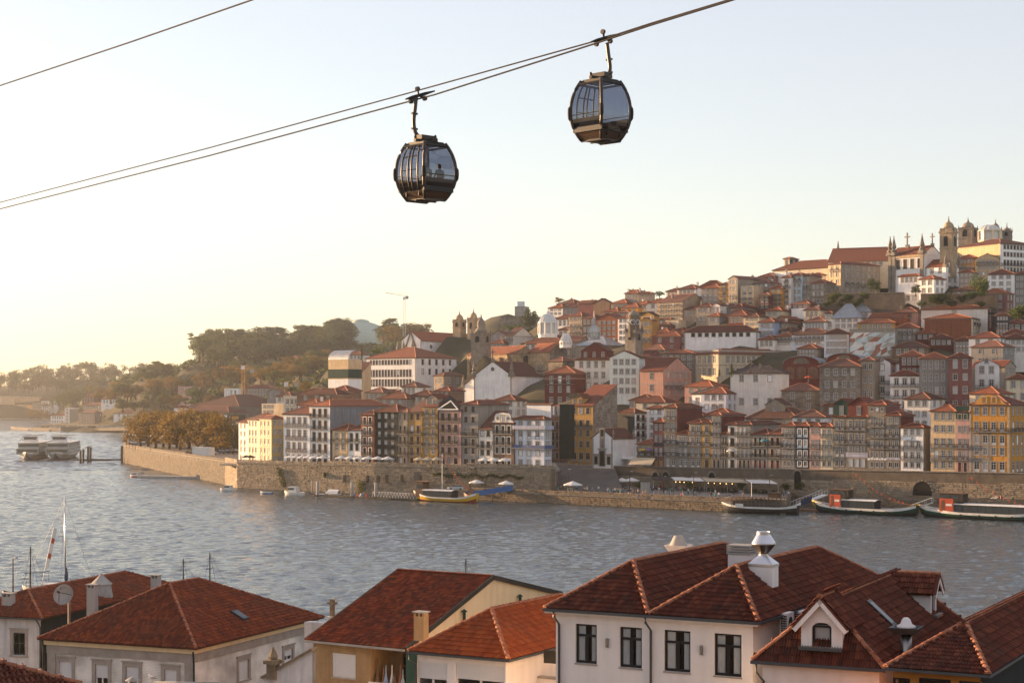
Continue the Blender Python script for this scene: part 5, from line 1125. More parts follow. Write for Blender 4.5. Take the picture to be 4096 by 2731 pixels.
def crane(label,blk,xb,yb,yt,xj0,xj1,yj0,yj1,Y,mt):
 p = P(blk.u(xb),blk.v(yb),Y); k = Y / F / blk.k; t_ = thing('tower_crane',label,'crane',p); h = (yb - yt) * k; w_ = .9; e = M()
 for sx in (-1,1):
  for sy in (-1,1): e.tube([(sx * w_,sy * w_,-12),(sx * w_,sy * w_,h)],.16,4)
 n = int(h / 2.5)
 for i in range(n): z0,z1 = h * i / n,h * (i + 1) / n; s = 1 if i % 2 else -1; e.tube([(-w_ * s,-w_,z0),(w_ * s,-w_,z1)],.09,4); e.tube([(w_,-w_ * s,z0),(w_,w_ * s,z1)],.09,4)
 pm(e,'mast',[mt],t_); e = M(); a = Vector(((xj0 - xb) * k,0,(yb - yj0) * k)); b = Vector(((xj1 - xb) * k,0,(yb - yj1) * k)); up = Vector((0,0,1.8))
 e.tube([a,b],.16,4); e.tube([a + up * .3,Vector((0,0,(yb - (yj0 + yj1) / 2) * k)) + up * 1.1,b + up * .3],.14,4); n = 22
 for i in range(n): q0,q1 = a + (b - a) * i / n,a + (b - a) * (i + 1) / n; e.tube([q0,q1 + up * (.5 if 3 < i < 19 else .3)],.08,4)
 jb = pm(e,'jib',[mt],t_); e = M(); e.box(b.x - 2.5 if xj1 > xj0 else b.x,b.x if xj1 > xj0 else b.x + 2.5,-.6,.6,b.z - 2.2,b.z); pm(e,'counterweight',['concrete'],jb)
 e = M(); e.box(-1,1,-1.2,1,h - 2.6,h - .4); pm(e,'cab',['white_paint'],t_)
mat('crane_yellow',(.55,.26,.03),.6)
crane('tall pale tower crane on the skyline above the dome',E2,1873,230,-35,1678,1918,-72,-38,1500,'white_paint')
crane('yellow tower crane in front of the wooded slope',E2,190,1015,680,-60,300,708,722,1080,'crane_yellow')
crane('smaller yellow crane with tilted jib near the round tree',E2,640,1000,850,620,775,905,862,900,'crane_yellow')
# great dome of the pavilion
p = P(E2.u(1420),E2.v(460),1790); k = 1790 / F / 2.6133; t = thing('domed_arena','huge pale green arena dome on the wooded hill','dome',p); R0 = 330 * k; mat('dome_green',(.36,.45,.40),.6,.1); mat('dome_dark',(.10,.15,.13),.5)
e = M(); pr = [(R0 * math.cos(a),20 * k + 215 * k * math.sin(a)) for a in [math.pi / 2 * i / 12 for i in range(11)]]; e.lathe([(R0 * 1.02,-20),(R0 * 1.02,20 * k)] + pr,48); obj('shell',e.mesh('shell',['dome_green'],False),t)
e = M(); e.lathe([(R0 * .27,226 * k),(R0 * .27,240 * k),(R0 * .2,252 * k),(R0 * .05,262 * k)],24); pm(e,'lantern',['dome_green'],t)
e = M()
for j in range(3,10):
 r_,z_ = pr[j]
 for i in range(48):
  a = math.tau * (i + .5 * (j % 2)) / 48; c = Vector((math.cos(a) * (r_ + .25),math.sin(a) * (r_ + .25),z_ + .3))
  if c.y < 0: n = Vector((math.cos(a) * r_ / R0,math.sin(a) * r_ / R0,.7)).normalized(); q = n.orthogonal().normalized(); w2 = n.cross(q); s_ = 4.5 * k; e.face([c + q * s_,c + w2 * s_,c - q * s_,c - w2 * s_])
pt = pm(e,'portholes',['dome_dark'],t); pt['kind'] = 'stuff'
# cars on the far road and by the plane trees
CARC = {}
for n_,c in dict(white=(.6,.6,.6),silver=(.4,.41,.42),black=(.02,.02,.02),red=(.25,.02,.02),blue=(.05,.08,.16)).items(): mat('car_' + n_,c,.3,.03,coat=.5)
mat('tyre',(.02,.02,.02),.9); mat('car_glass',(.02,.025,.03),.08,spec=.7)
def car_parts(col,van=False):
 key = ('car',col,van)
 if key in CACHE: return CACHE[key]
 L_,w_ = 4.3,.87; top = 1.45 if not van else 1.9
 sec = [(-2.15,.55,.75),(-2.05,.3,.95),(-1.3,.28,1.02),(-.2,.28,1.02),(.9,.28,.98),(1.9,.3,.82),(2.15,.5,.7)]
 b = M()
 for i in range(len(sec) - 1):
  (x0,a0,t0),(x1,a1,t1) = sec[i],sec[i + 1]
  for s in (-1,1): q = [(x0,s * w_,a0),(x1,s * w_,a1),(x1,s * w_ * .95,t1),(x0,s * w_ * .95,t0)]; b.face(q if s < 0 else q[::-1])
  b.face([(x0,-w_ * .95,t0),(x1,-w_ * .95,t1),(x1,w_ * .95,t1),(x0,w_ * .95,t0)]); b.face([(x0,w_,a0),(x1,w_,a1),(x1,-w_,a1),(x0,-w_,a0)])
 x0,a0,t0 = sec[0]; b.face([(x0,w_,a0),(x0,-w_,a0),(x0,-w_ * .95,t0),(x0,w_ * .95,t0)]); x0,a0,t0 = sec[-1]; b.face([(x0,-w_,a0),(x0,w_,a0),(x0,w_ * .95,t0),(x0,-w_ * .95,t0)])
 rf = [(-1.95,1.0),(-1.5,top - .03),(.2,top),(1.05,.97)]; b.slab([(-1.45,-w_ * .72,top),(.2,-w_ * .72,top + .02),(.2,w_ * .72,top + .02),(-1.45,w_ * .72,top)],.05)
 g_ = M(); lo = [(-1.95,1.01),(1.05,.99)]
 A = [(-1.95,-w_ * .9,1.0),(1.1,-w_ * .9,.97),(.25,-w_ * .72,top - .04),(-1.5,-w_ * .72,top - .05)]; B = [(x,-y,z) for x,y,z in A]
 g_.face(A); g_.face(B[::-1]); g_.face([A[1],B[1],B[2],A[2]]); g_.face([B[0],A[0],A[3],B[3]]); g_.face([A[3],A[2],B[2],B[3]])
 wh = M(); wh.lathe([(.1,-.1),(.31,-.1),(.31,.1),(.1,.1)],12); wh.v = [(x,z,y) for x,y,z in wh.v]
 l_ = M(); l_.box(-.03,.03,-.16,.16,-.07,.07)
 CACHE[key] = (b.mesh('body',['car_' + col]),g_.mesh('windows',['car_glass']),CACHE.setdefault('wheel',wh.mesh('wheel',['tyre'])),CACHE.setdefault('headlight',l_.mesh('headlight',['white_paint'])))
 return CACHE[key]
def car(label,p,rz,col,group=None,full=True,name='parked_car'):
 t_ = thing(name,label,'car',p,rz,group); b,g_,w_,l_ = car_parts(col); obj('body',b,t_); obj('windows',g_,t_)
 if full:
  for x in (-1.35,1.35):
   for y in (-.82,.82): obj('wheel',w_,t_,(x,y,.31))
  for y in (-.6,.6): obj('headlight',l_,t_,(2.13,y,.66))
 return t_
rg = random.Random(8)
for i in range(24):
 x = 330 + i * 36 + rg.uniform(-8,8); Yq = 1530 - (x - 330) * .14; p = P(L1.u(x),L1.v(1170),Yq); car('tiny distant car on the far river road',p,R(rg.choice([5,185])),rg.choice(['white','white','silver','black']),'cars on the far river road',False)
for i in range(26):
 q = i % 13; x,y = -118 + 3.4 * q + rg.uniform(-.5,.5),640 + 3.2 * q + (24 if i >= 13 else 0) + rg.uniform(-1,1); car('car parked in the lot beside the plane trees',(x,y,7.41),R(60 + rg.uniform(-4,4)),rg.choice(['white','silver','white','black','blue']),'cars parked beside the plane trees',True)
# ------------------------------------------------------------ plain houses between the ones told apart
def infill():
 rg = random.Random(17); acc = []; tr = 0
 poly = [(2300,1470),(2480,1300),(2900,1180),(3300,1130),(4096,1250),(4096,1700),(3300,1740),(2700,1740),(2450,1700),(2200,1640)]
 def ins(p):
  c = False; j = len(poly) - 1
  for i in range(len(poly)):
   (xi,yi),(xj,yj) = poly[i],poly[j]
   if (yi > p[1]) != (yj > p[1]) and p[0] < (xj - xi) * (p[1] - yi) / (yj - yi) + xi: c = not c
   j = i
  return c
 LM = [(2781,1400,3192,1515),(2735,1280,3040,1378),(3395,1310,3590,1425),(3130,1420,3285,1510),(3690,1262,3930,1345),(2555,1465,2770,1590),(2920,1480,3160,1625),(3310,1040,3830,1180),(2490,1225,2580,1390),(2145,1235,2310,1350),(1885,1440,2185,1595),(1860,1365,2200,1475),(2430,1400,2560,1620),(3275,1445,3455,1640),(3495,1415,3905,1615),(1880,1240,1970,1390),(2170,1460,2440,1610),(2690,1480,2775,1600),(3290,1225,3480,1330)]
 hid = lambda u,v: any(u + 14 > a and u - 75 < c and v > b and v - 100 < d for a,b,c,d in LM)
 while tr < 9000 and len(acc) < 95:
  tr += 1; u,v = rg.uniform(2150,4090),rg.uniform(1150,1740)
  if not ins((u,v)) or hid(u,v): continue
  p = P(u,v,hillY(u,v) + 4)
  if min((p.x - b[0]) ** 2 + (p.y - b[1]) ** 2 for b in BASES) < 64 or any((p.x - a[0].x) ** 2 + (p.y - a[0].y) ** 2 < 110 for a in acc): continue
  acc.append((p,u))
 for u,v in ((2010,1545),(1960,1600),(2060,1500),(2120,1440),(1900,1500),(2230,1500),(2290,1420),(2150,1660),(2060,1700),(1960,1690),(1850,1690),(2260,1640),(1800,1740),(1700,1740),(2560,1560),(2700,1600),(2640,1660)):
  if not hid(u,v): acc.append((P(u,v,hillY(u,v) + 2),u))
 acc.sort(key=lambda a: a[1])
 for i,(p,u) in enumerate(acc):
  c = rg.choice(['offwhite','tan','grey','cream','stucco','maroon','white','pink','ochre','bluewhite']); rf = rg.choice(['red','orange','brown']); n = rg.choice([2,2,3])
  house(f'plain {dict(offwhite="off-white", stucco="brown-grey", bluewhite="pale blue-white").get(c, c)} house with {rf} roof, {ordw(i)} from the left of the small hillside houses',p,rg.uniform(28,46),rg.uniform(7,12),rg.uniform(7,10),n * 2.9,wall=c,roof=rg.choice(['hip','hip','gx']),rmat='roof_' + rf,front='s' * n,fcols=rg.choice([2,3]),right='s' * n,rcols=2,group='small hillside houses',chim=rg.choice([0,1]),base=9)
infill()
# ------------------------------------------------------------ terrain under the town
def terrain():
 pts = list(BASES)
 for X in range(-60,230,15): pts.append((X,bankY(X,75),8.5 if X < 40 else 9.2))
 for x,y,z in ((-80,640,7.),(-50,600,8),(-40,640,9),(-20,590,9),(-55,690,8),(-30,720,12),(-90,720,7),(-60,760,7.),(-100,800,7),(-140,900,7),(-200,1150,5),(-280,1350,4),(-380,1500,4),(-460,1650,3),(-560,1900,3),(-700,2100,3),(-900,2300,3),(-800,2330,4),(-700,2330,4),(-600,2330,4),(-1000,2500,30),(-850,2560,40)): pts.append((x,y,z))
 for X in range(-150,-69,14):
  for Y in range(590,961,40): pts.append((X,Y,7. + (Y - 590) / 62))
 EY,EX = [560,640,757,900,1300,1445,1460,1500,1600,1660,2300,2700],[-88,-105,-150,-145,-262,-296,-385,-395,-455,-450,-600,-760]
 for y in range(980,2260,40):
  x = float(np.interp(y,EY,EX)); pts += [(x + 14,y,4.),(x + 40,y,5.5)]
 for u,v,Y in HILLPTS: q = P(u,v,Y); pts.append((q.x,q.y,q.z))
 A = np.array(pts); xs = np.concatenate([np.arange(-1200,-200,20),np.arange(-200,330,9)]); ys = np.concatenate([np.arange(480,800,9),np.arange(800,2700,22)])
 def land(x,y):
  if y > 2290: return True
  if x > -88: return y > max(476.2 - .8 * x + 66,555)
  edge = np.interp(y,EY,EX)
  return x > edge + 12
 def hz(x,y): d2 = (A[:,0] - x) ** 2 + (A[:,1] - y) ** 2 + 4; w_ = 1 / d2 ** 1.7; return float((w_ * A[:,2]).sum() / w_.sum()) - .7
 globals()['terrain_z'] = lambda x,y: hz(x,y) if land(x,y) else None
 m = M(); idx = {}
 for i,x in enumerate(xs):
  for j,y in enumerate(ys):
   if land(x,y):
    d2 = (A[:,0] - x) ** 2 + (A[:,1] - y) ** 2 + 4; w_ = 1 / d2 ** 1.7; z = float((w_ * A[:,2]).sum() / w_.sum()) - .7
   else: z = -5.
   idx[i,j] = len(m.v); m.v.append((float(x),float(y),z))
 for i in range(len(xs) - 1):
  for j in range(len(ys) - 1):
   q = (idx[i,j],idx[i + 1,j],idx[i + 1,j + 1],idx[i,j + 1])
   if all(m.v[k][2] < -4.9 for k in q): continue
   m.f.append(q); m.m.append(0); m.uv.append(None)
 struct('hillside_ground',m.mesh('hillside_ground',['grass_dry'],True))
HILLPTS = [(E2.u(x),E2.v(y),Y) for x,y,Y in ((-200,640,1500),(0,620,1500),(250,640,1450),(600,650,1400),(1000,700,1300),(100,480,1650),(500,470,1650),(900,470,1680),(1300,480,1700),(1700,480,1650),(2000,450,1500),(1300,620,1050),(1000,850,1000),(600,850,1050),(300,900,1150),(0,850,1250))]
HILLPTS += [(L1.u(x),L1.v(y),Y) for x,y,Y in ((-100,800,2500),(200,780,2500),(500,740,2500),(800,720,2450),(1100,720,2300),(0,950,2300),(450,960,2200),(650,900,1900),(1000,930,1650),(1250,700,1600),(1450,620,1550),(1500,850,1450),(1300,950,1400),(1700,900,1250))]
terrain()
# ------------------------------------------------------------ trees
def leaf_mat(name,c1,c2):
 m,t,b = nmat(name); L = t.links.new; b.inputs['Roughness'].default_value = .7; b.inputs['Specular IOR Level'].default_value = .2
 at = N(t,'ShaderNodeAttribute'); at.attribute_name = 'tone'; oi = N(t,'ShaderNodeObjectInfo'); mx = N(t,'ShaderNodeMix',data_type='RGBA')
 mx.inputs['A'].default_value = (*c1,1); mx.inputs['B'].default_value = (*c2,1); L(at.outputs['Fac'],mx.inputs['Factor'])
 hs_ = N(t,'ShaderNodeHueSaturation'); r3 = N(t,'ShaderNodeMapRange'); r3.inputs[3].default_value = .7; r3.inputs[4].default_value = 1.35
 L(oi.outputs['Random'],r3.inputs[0]); L(r3.outputs[0],hs_.inputs['Value']); L(mx.outputs['Result'],hs_.inputs['Color']); L(hs_.outputs[0],b.inputs['Base Color'])
 tr = N(t,'ShaderNodeBsdfTranslucent'); L(hs_.outputs[0],tr.inputs[0]); ms = N(t,'ShaderNodeMixShader'); ms.inputs[0].default_value = .35
 L(b.outputs[0],ms.inputs[1]); L(tr.outputs[0],ms.inputs[2]); L(ms.outputs[0],t.nodes['Material Output'].inputs[0])
leaf_mat('leaf_plane',(.12,.075,.011),(.21,.128,.016)); leaf_mat('leaf_dark',(.04,.055,.016),(.08,.092,.025)); leaf_mat('leaf_gold',(.16,.105,.022),(.22,.145,.03)); leaf_mat('leaf_green',(.05,.075,.018),(.09,.11,.025))
mat('bark',(.09,.065,.045),.95,.3,2.)
def leaves(m,tone,c,r,n,s,rg,flat=1.):
 for _ in range(n):
  d = Vector((rg.gauss(0,1),rg.gauss(0,1),rg.gauss(0,1))).normalized() * (r * rg.random() ** .35); d.z *= flat; p = Vector(c) + d
  n_ = (d.normalized() * .8 + Vector((rg.gauss(0,.6),rg.gauss(0,.6),rg.gauss(0,.6) + .3))).normalized(); a = n_.orthogonal().normalized(); b = n_.cross(a); q = rg.uniform(0,math.tau); a,b = a * math.cos(q) + b * math.sin(q),b * math.cos(q) - a * math.sin(q)
  l,w_ = s * rg.uniform(.6,1.3),s * rg.uniform(.5,.9); m.face([p - a * l,p - b * w_,p + a * l,p + b * w_]); tone.append(rg.random())
def crown(kind,seed):
 key = ('crown',kind,seed)
 if key in CACHE: return CACHE[key]
 rg = random.Random(seed * 7 + len(kind)); m = M(); tone = []; tr = M()
 if kind in ('plane','gold','dark','green'):          # unit: height about 10,crown radius about 4
  tr.tube([(0,0,-.6),(.05,0,1.5),(.15,.1,3.),(0,.1,5.2)],[.42,.3,.24,.1],7)
  n = 20 if kind != 'gold' else 15
  for i in range(n):
   a = math.tau * i / n * 2.618 + rg.uniform(-.3,.3); hgt = rg.uniform(3.0,9.2); rr_ = 3.1 * math.sqrt(max(.05,1 - ((hgt - 5.6) / 4.4) ** 2)) * rg.uniform(.55,1.05); c = (rr_ * math.cos(a),rr_ * math.sin(a),hgt)
   leaves(m,tone,c,rg.uniform(1.1,1.9),95,.26,rg,.8)
   if i % 2 == 0: tr.tube([(.1,.05,2.2 + i * .08),(c[0] * .5,c[1] * .5,(hgt + 3) / 2),c],[.16,.09,.03],5)
  leaves(m,tone,(0,0,6),2.6,220,.28,rg)
 elif kind == 'pine':
  tr.tube([(0,0,-.6),(.1,0,4),(.3,0,9)],[.32,.24,.12],7)
  for i in range(11):
   a = rg.uniform(0,math.tau); hgt = rg.uniform(6.4,10); rr_ = rg.uniform(.5,3.2) * (1.1 - (hgt - 6.4) / 6); c = (rr_ * math.cos(a),rr_ * math.sin(a),hgt); leaves(m,tone,c,rg.uniform(1.,1.7),85,.22,rg,.28); tr.tube([(.2,0,hgt - 1.2),c],[.1,.03],4)
 elif kind == 'palm':
  tr.tube([(0,0,-.6),(.1,0,5),(0,0,9.2)],[.2,.15,.13],7)
  for i in range(26):
   a = rg.uniform(0,math.tau); el = rg.uniform(-.5,1.2); pts = [Vector((math.cos(a) * t_ * 1.7 * math.cos(el),math.sin(a) * t_ * 1.7 * math.cos(el),9.2 + t_ * 1.7 * math.sin(el) - .9 * t_ * t_)) for t_ in (0,.35,.7,1.)]; sdv = Vector((-math.sin(a),math.cos(a),0)) * .17
   for j in range(3): m.face([pts[j] - sdv,pts[j + 1] - sdv * .8,pts[j + 1] + sdv * .8,pts[j] + sdv]); tone.append(rg.random())
 elif kind == 'cypress':
  tr.tube([(0,0,-.6),(0,0,8)],[.25,.05],6)
  for i in range(16): z = .8 + i * .58; leaves(m,tone,(rg.uniform(-.2,.2),rg.uniform(-.2,.2),z),.35 + 1.15 * (1 - i / 17),60,.2,rg)
 elif kind == 'bush':
  for i in range(9): a = rg.uniform(0,math.tau); r_ = rg.uniform(0,1.7); leaves(m,tone,(r_ * math.cos(a),r_ * math.sin(a),rg.uniform(.4,1.9)),rg.uniform(.7,1.1),80,.2,rg)
  tr.tube([(0,0,-.3),(0,0,1.5)],[.12,.05],5)
 lm = {'plane': 'leaf_plane','gold': 'leaf_gold','green': 'leaf_green','bush': 'leaf_green'}.get(kind,'leaf_dark')
 CACHE[key] = (m.mesh('crown',[lm],attr=tone),tr.mesh('trunk',['bark'],True)); return CACHE[key]
def tree(kind,p,h,label,group=None,seed=0,wide=1.,name=None):
 unit = {'bush': 2.6}.get(kind,10.); s = h / unit; nm = name or {'plane': 'plane_tree','pine': 'pine_tree','palm': 'palm_tree','cypress': 'cypress_tree','bush': 'shrub'}.get(kind,'tree')
 t_ = thing(nm,label,'shrub' if kind == 'bush' else 'tree',p,rng.uniform(0,6.28),group); t_.scale = (s * wide,s * wide,s); c,k = crown(kind,seed); obj('crown',c,t_); obj('trunk',k,t_); return t_
rg = random.Random(5)
spots = [(318,988,1880),(352,975,1870),(388,965,1872),(420,962,1866),(455,955,1872),(490,962,1868),(335,1000,1850),(375,990,1845),(440,985,1842),(475,985,1842),(505,985,1850),(405,990,1846)]
gv = []
for i in range(13):
 u = 560 + i * 28 + rg.uniform(-10,10); Y = 735 - i * 6 + (22 if i % 2 else 0); gv.append((u,Y))
for i,(u,Y) in enumerate(sorted(gv)):
 tree('plane',Vector(((u - CX) * Y / F,Y,5.4)),rg.uniform(16,19),f'autumn-brown plane tree on the quay, {ordw(i)} of the grove from the left','plane trees of the quay grove',i % 4,1.25)
for i,(u,Y) in enumerate(((905,690),(935,660),(880,720))): tree('dark',Vector(((u - CX) * Y / F,Y,7.4)),8 + i,f'dark green tree right of the plane grove, {ordw(i)} of three','dark trees by the lamp posts',i)
def scatter(n,blk,poly,Yf,hr,kinds,label,group,seed=1,sink=.24):
 rg = random.Random(seed); x0,x1 = min(p[0] for p in poly),max(p[0] for p in poly); y0,y1 = min(p[1] for p in poly),max(p[1] for p in poly); k = 0; tr = 0
 while k < n and tr < n * 60:
  tr += 1; x,y = rg.uniform(x0,x1),rg.uniform(y0,y1)
  if not inside2((x,y),poly): continue
  Y = Yf(x,y) * rg.uniform(.985,1.015); h = rg.uniform(*hr); p = P(blk.u(x),blk.v(y),Y); tree(rg.choice(kinds),p - Vector((0,0,h * sink)),h,label,group,rg.randrange(4),rg.uniform(1.2,1.8)); k += 1
def inside2(p,poly):
 c = False; j = len(poly) - 1
 for i in range(len(poly)):
  (xi,yi),(xj,yj) = poly[i],poly[j]
  if (yi > p[1]) != (yj > p[1]) and p[0] < (xj - xi) * (p[1] - yi) / (yj - yi) + xi: c = not c
  j = i
 return c
def massed(n,blk,poly,Yf,hr,kinds,label,group,seed=1):
 rg = random.Random(seed); m = M(); tone = []; k = 0; x0,x1 = min(p[0] for p in poly),max(p[0] for p in poly); y0,y1 = min(p[1] for p in poly),max(p[1] for p in poly)
 while k < n:
  x,y = rg.uniform(x0,x1),rg.uniform(y0,y1)
  if not inside2((x,y),poly): continue
  p = P(blk.u(x),blk.v(y),Yf(x,y)); h = rg.uniform(*hr); k += 1; m.tube([p,p + Vector((0,0,h * .5))],.4,4); tone += [.2] * 6
  for _ in range(5): leaves(m,tone,p + Vector((rg.uniform(-.3,.3) * h,rg.uniform(-.3,.3) * h,rg.uniform(.4,.85) * h)),h * .24,34,h * .055,rg,.8)
 o = obj(group.replace(' ','_'),m.mesh(group,['leaf_dark'],attr=tone)); o['kind'] = 'stuff'
def lin(y0,Y0,y1,Y1): return lambda x,y: Y0 + (Y1 - Y0) * (y - y0) / (y1 - y0)
wood = 'dense dark tree of the wood on the hazy hill'
scatter(105,E2,[(-360,600),(-330,520),(-150,470),(100,440),(300,450),(600,430),(900,420),(1150,400),(1290,420),(1300,540),(1100,600),(600,620),(0,640)],lin(400,1720,640,1420),(15,22),['dark','dark','dark','green','pine'],wood,'trees of the wood on the hill',2)
scatter(18,E2,[(1020,360),(1140,330),(1290,330),(1330,470),(1000,470)],lin(330,1660,470,1600),(15,20),['dark','dark','green'],wood,'trees of the wood on the hill',3)
scatter(14,E2,[(1640,430),(1690,390),(2080,400),(2050,480),(1640,500)],lin(330,1640,500,1500),(16,24),['gold','dark','pine'],'tall airy tree beside the great dome','trees beside the dome',4)
scatter(36,E2,[(330,870),(320,800),(640,720),(860,650),(1080,600),(1090,680),(860,800),(560,850)],lin(600,1300,870,1120),(8,12),['gold','gold','green'],'golden avenue tree along the sloping road','golden avenue trees',5)
scatter(44,L1,[(870,930),(900,860),(1250,820),(1600,780),(1900,720),(2352,690),(2352,780),(1900,800),(1550,880),(1200,900)],lin(690,1380,930,1480),(9,13),['gold','gold','gold','green'],'golden avenue tree below the wooded hill','golden trees below the wood',6)
scatter(26,L1,[(1180,760),(1250,690),(1400,660),(1430,620),(1900,660),(2000,720),(1500,800)],lin(620,1560,800,1480),(8,14),['dark','green','dark'],'dark tree on the cliff below the wood','trees on the cliff',7)
massed(170,L1,[(-60,760),(200,715),(500,690),(800,660),(1100,680),(1400,680),(1380,780),(900,850),(300,860),(-60,870)],lin(650,2480,870,2150),(14,20),['dark','dark','green'],'','far wood',8)
massed(40,L1,[(460,1000),(560,930),(700,900),(880,860),(900,900),(720,960),(580,1010)],lin(860,1900,1010,1750),(9,14),['dark','green'],'','far quay wood',9)
scatter(8,L1,[(270,1080),(300,1060),(430,1060),(430,1085)],lin(1060,2100,1085,2080),(8,11),['gold'],'hazy golden tree by the far viaduct','trees by the far viaduct',10)
scatter(22,L1,[(1080,1000),(1500,900),(1750,880),(2300,870),(1750,970),(1500,990)],lin(870,1300,1000,1280),(6,11),['green','dark','gold'],'scrubby tree on the bank above the white riverside house','scrub on the left bank',11)
for i,x in enumerate((345,382,418,462,515,580)): tree('palm',P(E2.u(x + 8),E2.v(600),1500),(600 - (330,345,355,350,345,370)[i]) / 2.6133 * 1500 / F,f'tall thin palm on the wooded hill, {ordw(i)} from the left','palms on the hill',i % 3)
for lb,kind,blk,x,yb,yt,Y,wd in (
 ('layered cedar standing above the left wood, taller','pine',L1,1755,430,305,1650,1.2),('flat-topped cedar right of the tallest one','pine',L1,2010,400,280,1660,1.5),('round golden tree beside the small crane','gold',E2,840,980,850,850,1.6),('darker round tree left of the golden one','dark',E2,680,990,900,860,1.3),
 ('dark cypress left of the monastery','cypress',E2,1428,670,505,950,1.),('clipped flat hedge tree behind the monastery gable','bush',E2,1590,560,500,900,2.),('big dark tree against the rampart','dark',E_,1100,345,85,850,.9),('sloping shrub mass under the rampart','bush',E_,950,330,250,845,2.2),('shrub mass below the big dark tree','bush',E_,1110,370,290,840,2.2),
 ('round tree in front of the tan tenement','green',G_k,512,985,820,632,1.25),('dark round tree before the white annex','dark',G_k,950,1000,880,600,1.3),('dark ivy thicket beside the tall white house','bush',G_k,1630,985,790,590,.8),('ivy heap on the church terrace wall','bush',G_k,1200,1080,975,600,1.6),('dark thicket at the right edge below the white house','bush',G_k,2030,1230,1100,560,1.5),
 ('conifer left of the yellow palace','cypress',C_,955,235,120,540,1.5),('drooping conifer before the yellow palace','cypress',C_,845,235,170,538,1.6),('first palm by the big grey house','palm',C_,1125,200,85,545,1.5),('second palm by the big grey house','palm',C_,1215,200,105,545,1.4),('third palm by the big grey house','palm',C_,1315,200,118,545,1.5),
 ('thin tree group on the skyline left','gold',F_,60,730,665,900,1.8),('dark tree clump on the skyline gap','dark',F_,360,760,690,900,2.),('palm before the orange house','palm',F_,1645,860,765,600,1.),('tree tops behind the first skyline house','gold',E_,1400,40,-30,900,2.2),
 ('golden tree among roofs under the ochre block','gold',E2,1010,970,905,800,1.5)):
 tree(kind,P(blk.u(x),blk.v(yb),Y),(yb - yt) / blk.k * Y / F,lb,None,hash(lb) % 3 if False else len(lb) % 3,wd)
for i in range(16):
 x = 20 + i * 50 if i < 9 else 1010 + (i - 9) * 105; tree('bush',P(G_k.u(x),G_k.v(1112 - 42 * (i % 3)),634 - i if i < 9 else 598 - (i - 9)),rng.uniform(1.6,2.8),f'shrub clinging to the hillside terrace walls, {ordw(i)} from the left','shrubs on the terrace walls',i % 3,1.2)
# scrub covering the left slopes
def scrub(n,seed):
 rg = random.Random(seed); m = M(); tone = []; k = 0
 while k < n:
  x,y = rg.uniform(-520,-20),rg.uniform(820,1900)
  if x < -.3 * y or x > -.045 * y: continue
  z = terrain_z(x,y)
  if z is None or z < 9: k += .02; continue
  k += 1; r = rg.uniform(1.8,4.2)
  for _ in range(3): leaves(m,tone,(x + rg.uniform(-r,r),y + rg.uniform(-r,r),z + r * .4),r,12,.95,rg,.7)
 o = obj('hillside_scrub',m.mesh('hillside_scrub',['leaf_green'],attr=tone)); o['kind'] = 'stuff'
scrub(4200,31)
# climbing plants on the river wall
def vine(label,pts,seed):
 rg = random.Random(seed); m = M(); tone = []; o = Vector(pts[0][0])
 for c,r,n in pts: leaves(m,tone,Vector(c) - o,r,n,.16,rg,.8)
 t_ = thing('climbing_plant',label,'plant',o); obj('leaves',m.mesh('leaves',['leaf_green'],attr=tone),t_)
def wallp(X,z,off=-.5): c = 0 if X < -40 else 4 * (X + 40) / 30 if X < -10 else 4 + 4.5 * (X + 10) / 16; return (X,bankY(X,c + off),z)
vine('ivy strip hanging along the top of the river wall',[(wallp(-22 + i * .8,6.4 + .35 * math.sin(i)),.62,60) for i in range(32)],1)
vine('trailing creeper on the sunlit part of the river wall',[(wallp(-72 + .6 * (i % 3) + i * .12,6.6 - i * .33),.6,45) for i in range(17)],2)
vine('dense green bush growing out of the river wall',[(wallp(-45 + .5 * (i % 4),.8 + i * .35),.95,70) for i in range(9)],3)
vine('small green tuft high on the river wall',[(wallp(-56,5.6 - i * .3),.5,50) for i in range(4)],4)
# ------------------------------------------------------------ the near roofs, tile by tile
R3 = Blk(0,1950,2.0078); R4 = Blk(1000,2100,1.96); R5 = Blk(2100,2050,2.138); R6 = Blk(2900,2050,1.9666)
piece_mat('clay_dark',[(.125,.031,.016),(.08,.02,.011),(.16,.043,.022),(.10,.025,.014),(.20,.062,.032),(.06,.022,.015)],wear=.6,wearcol=(.045,.03,.024),wscale=.35)
piece_mat('clay_red',[(.23,.05,.019),(.15,.033,.014),(.30,.075,.028),(.17,.038,.017),(.09,.03,.018)],wear=.55,wearcol=(.07,.045,.033),wscale=.3)
piece_mat('clay_orange',[(.34,.082,.022),(.27,.06,.018),(.38,.105,.03),(.23,.055,.02)],wear=.4,wearcol=(.13,.07,.045),wscale=.35)
piece_mat('clay_ridge',[(.36,.14,.07),(.28,.10,.05),(.42,.18,.095)],wear=.4,wearcol=(.09,.06,.045),wscale=.9)
mat('clay_bed',(.06,.03,.022),.9,.3)
mat('gutter',(.075,.08,.085),.5,.15,metal=.3); mat('gutter_light',(.30,.28,.26),.6,.2); mat('steel',(.62,.63,.65),.28,.12,2.,metal=1.); mat('steel_dark',(.30,.28,.26),.35,.15,2.,metal=1.)
mat('curtain',(.82,.79,.72),.9,.1,2.); mat('shutter',(.70,.69,.67),.6,.05); mat('blackframe',(.012,.012,.013),.4,.1)
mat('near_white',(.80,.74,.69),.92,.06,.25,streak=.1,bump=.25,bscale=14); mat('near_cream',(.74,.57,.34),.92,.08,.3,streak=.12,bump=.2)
mat('near_tan',(.34,.22,.11),.95,.22,.5,streak=.2,bump=.4); mat('near_orange',(.36,.15,.03),.9,.12,.4); mat('near_dirty',(.58,.56,.54),.95,.18,.6,streak=.35,bump=.3)
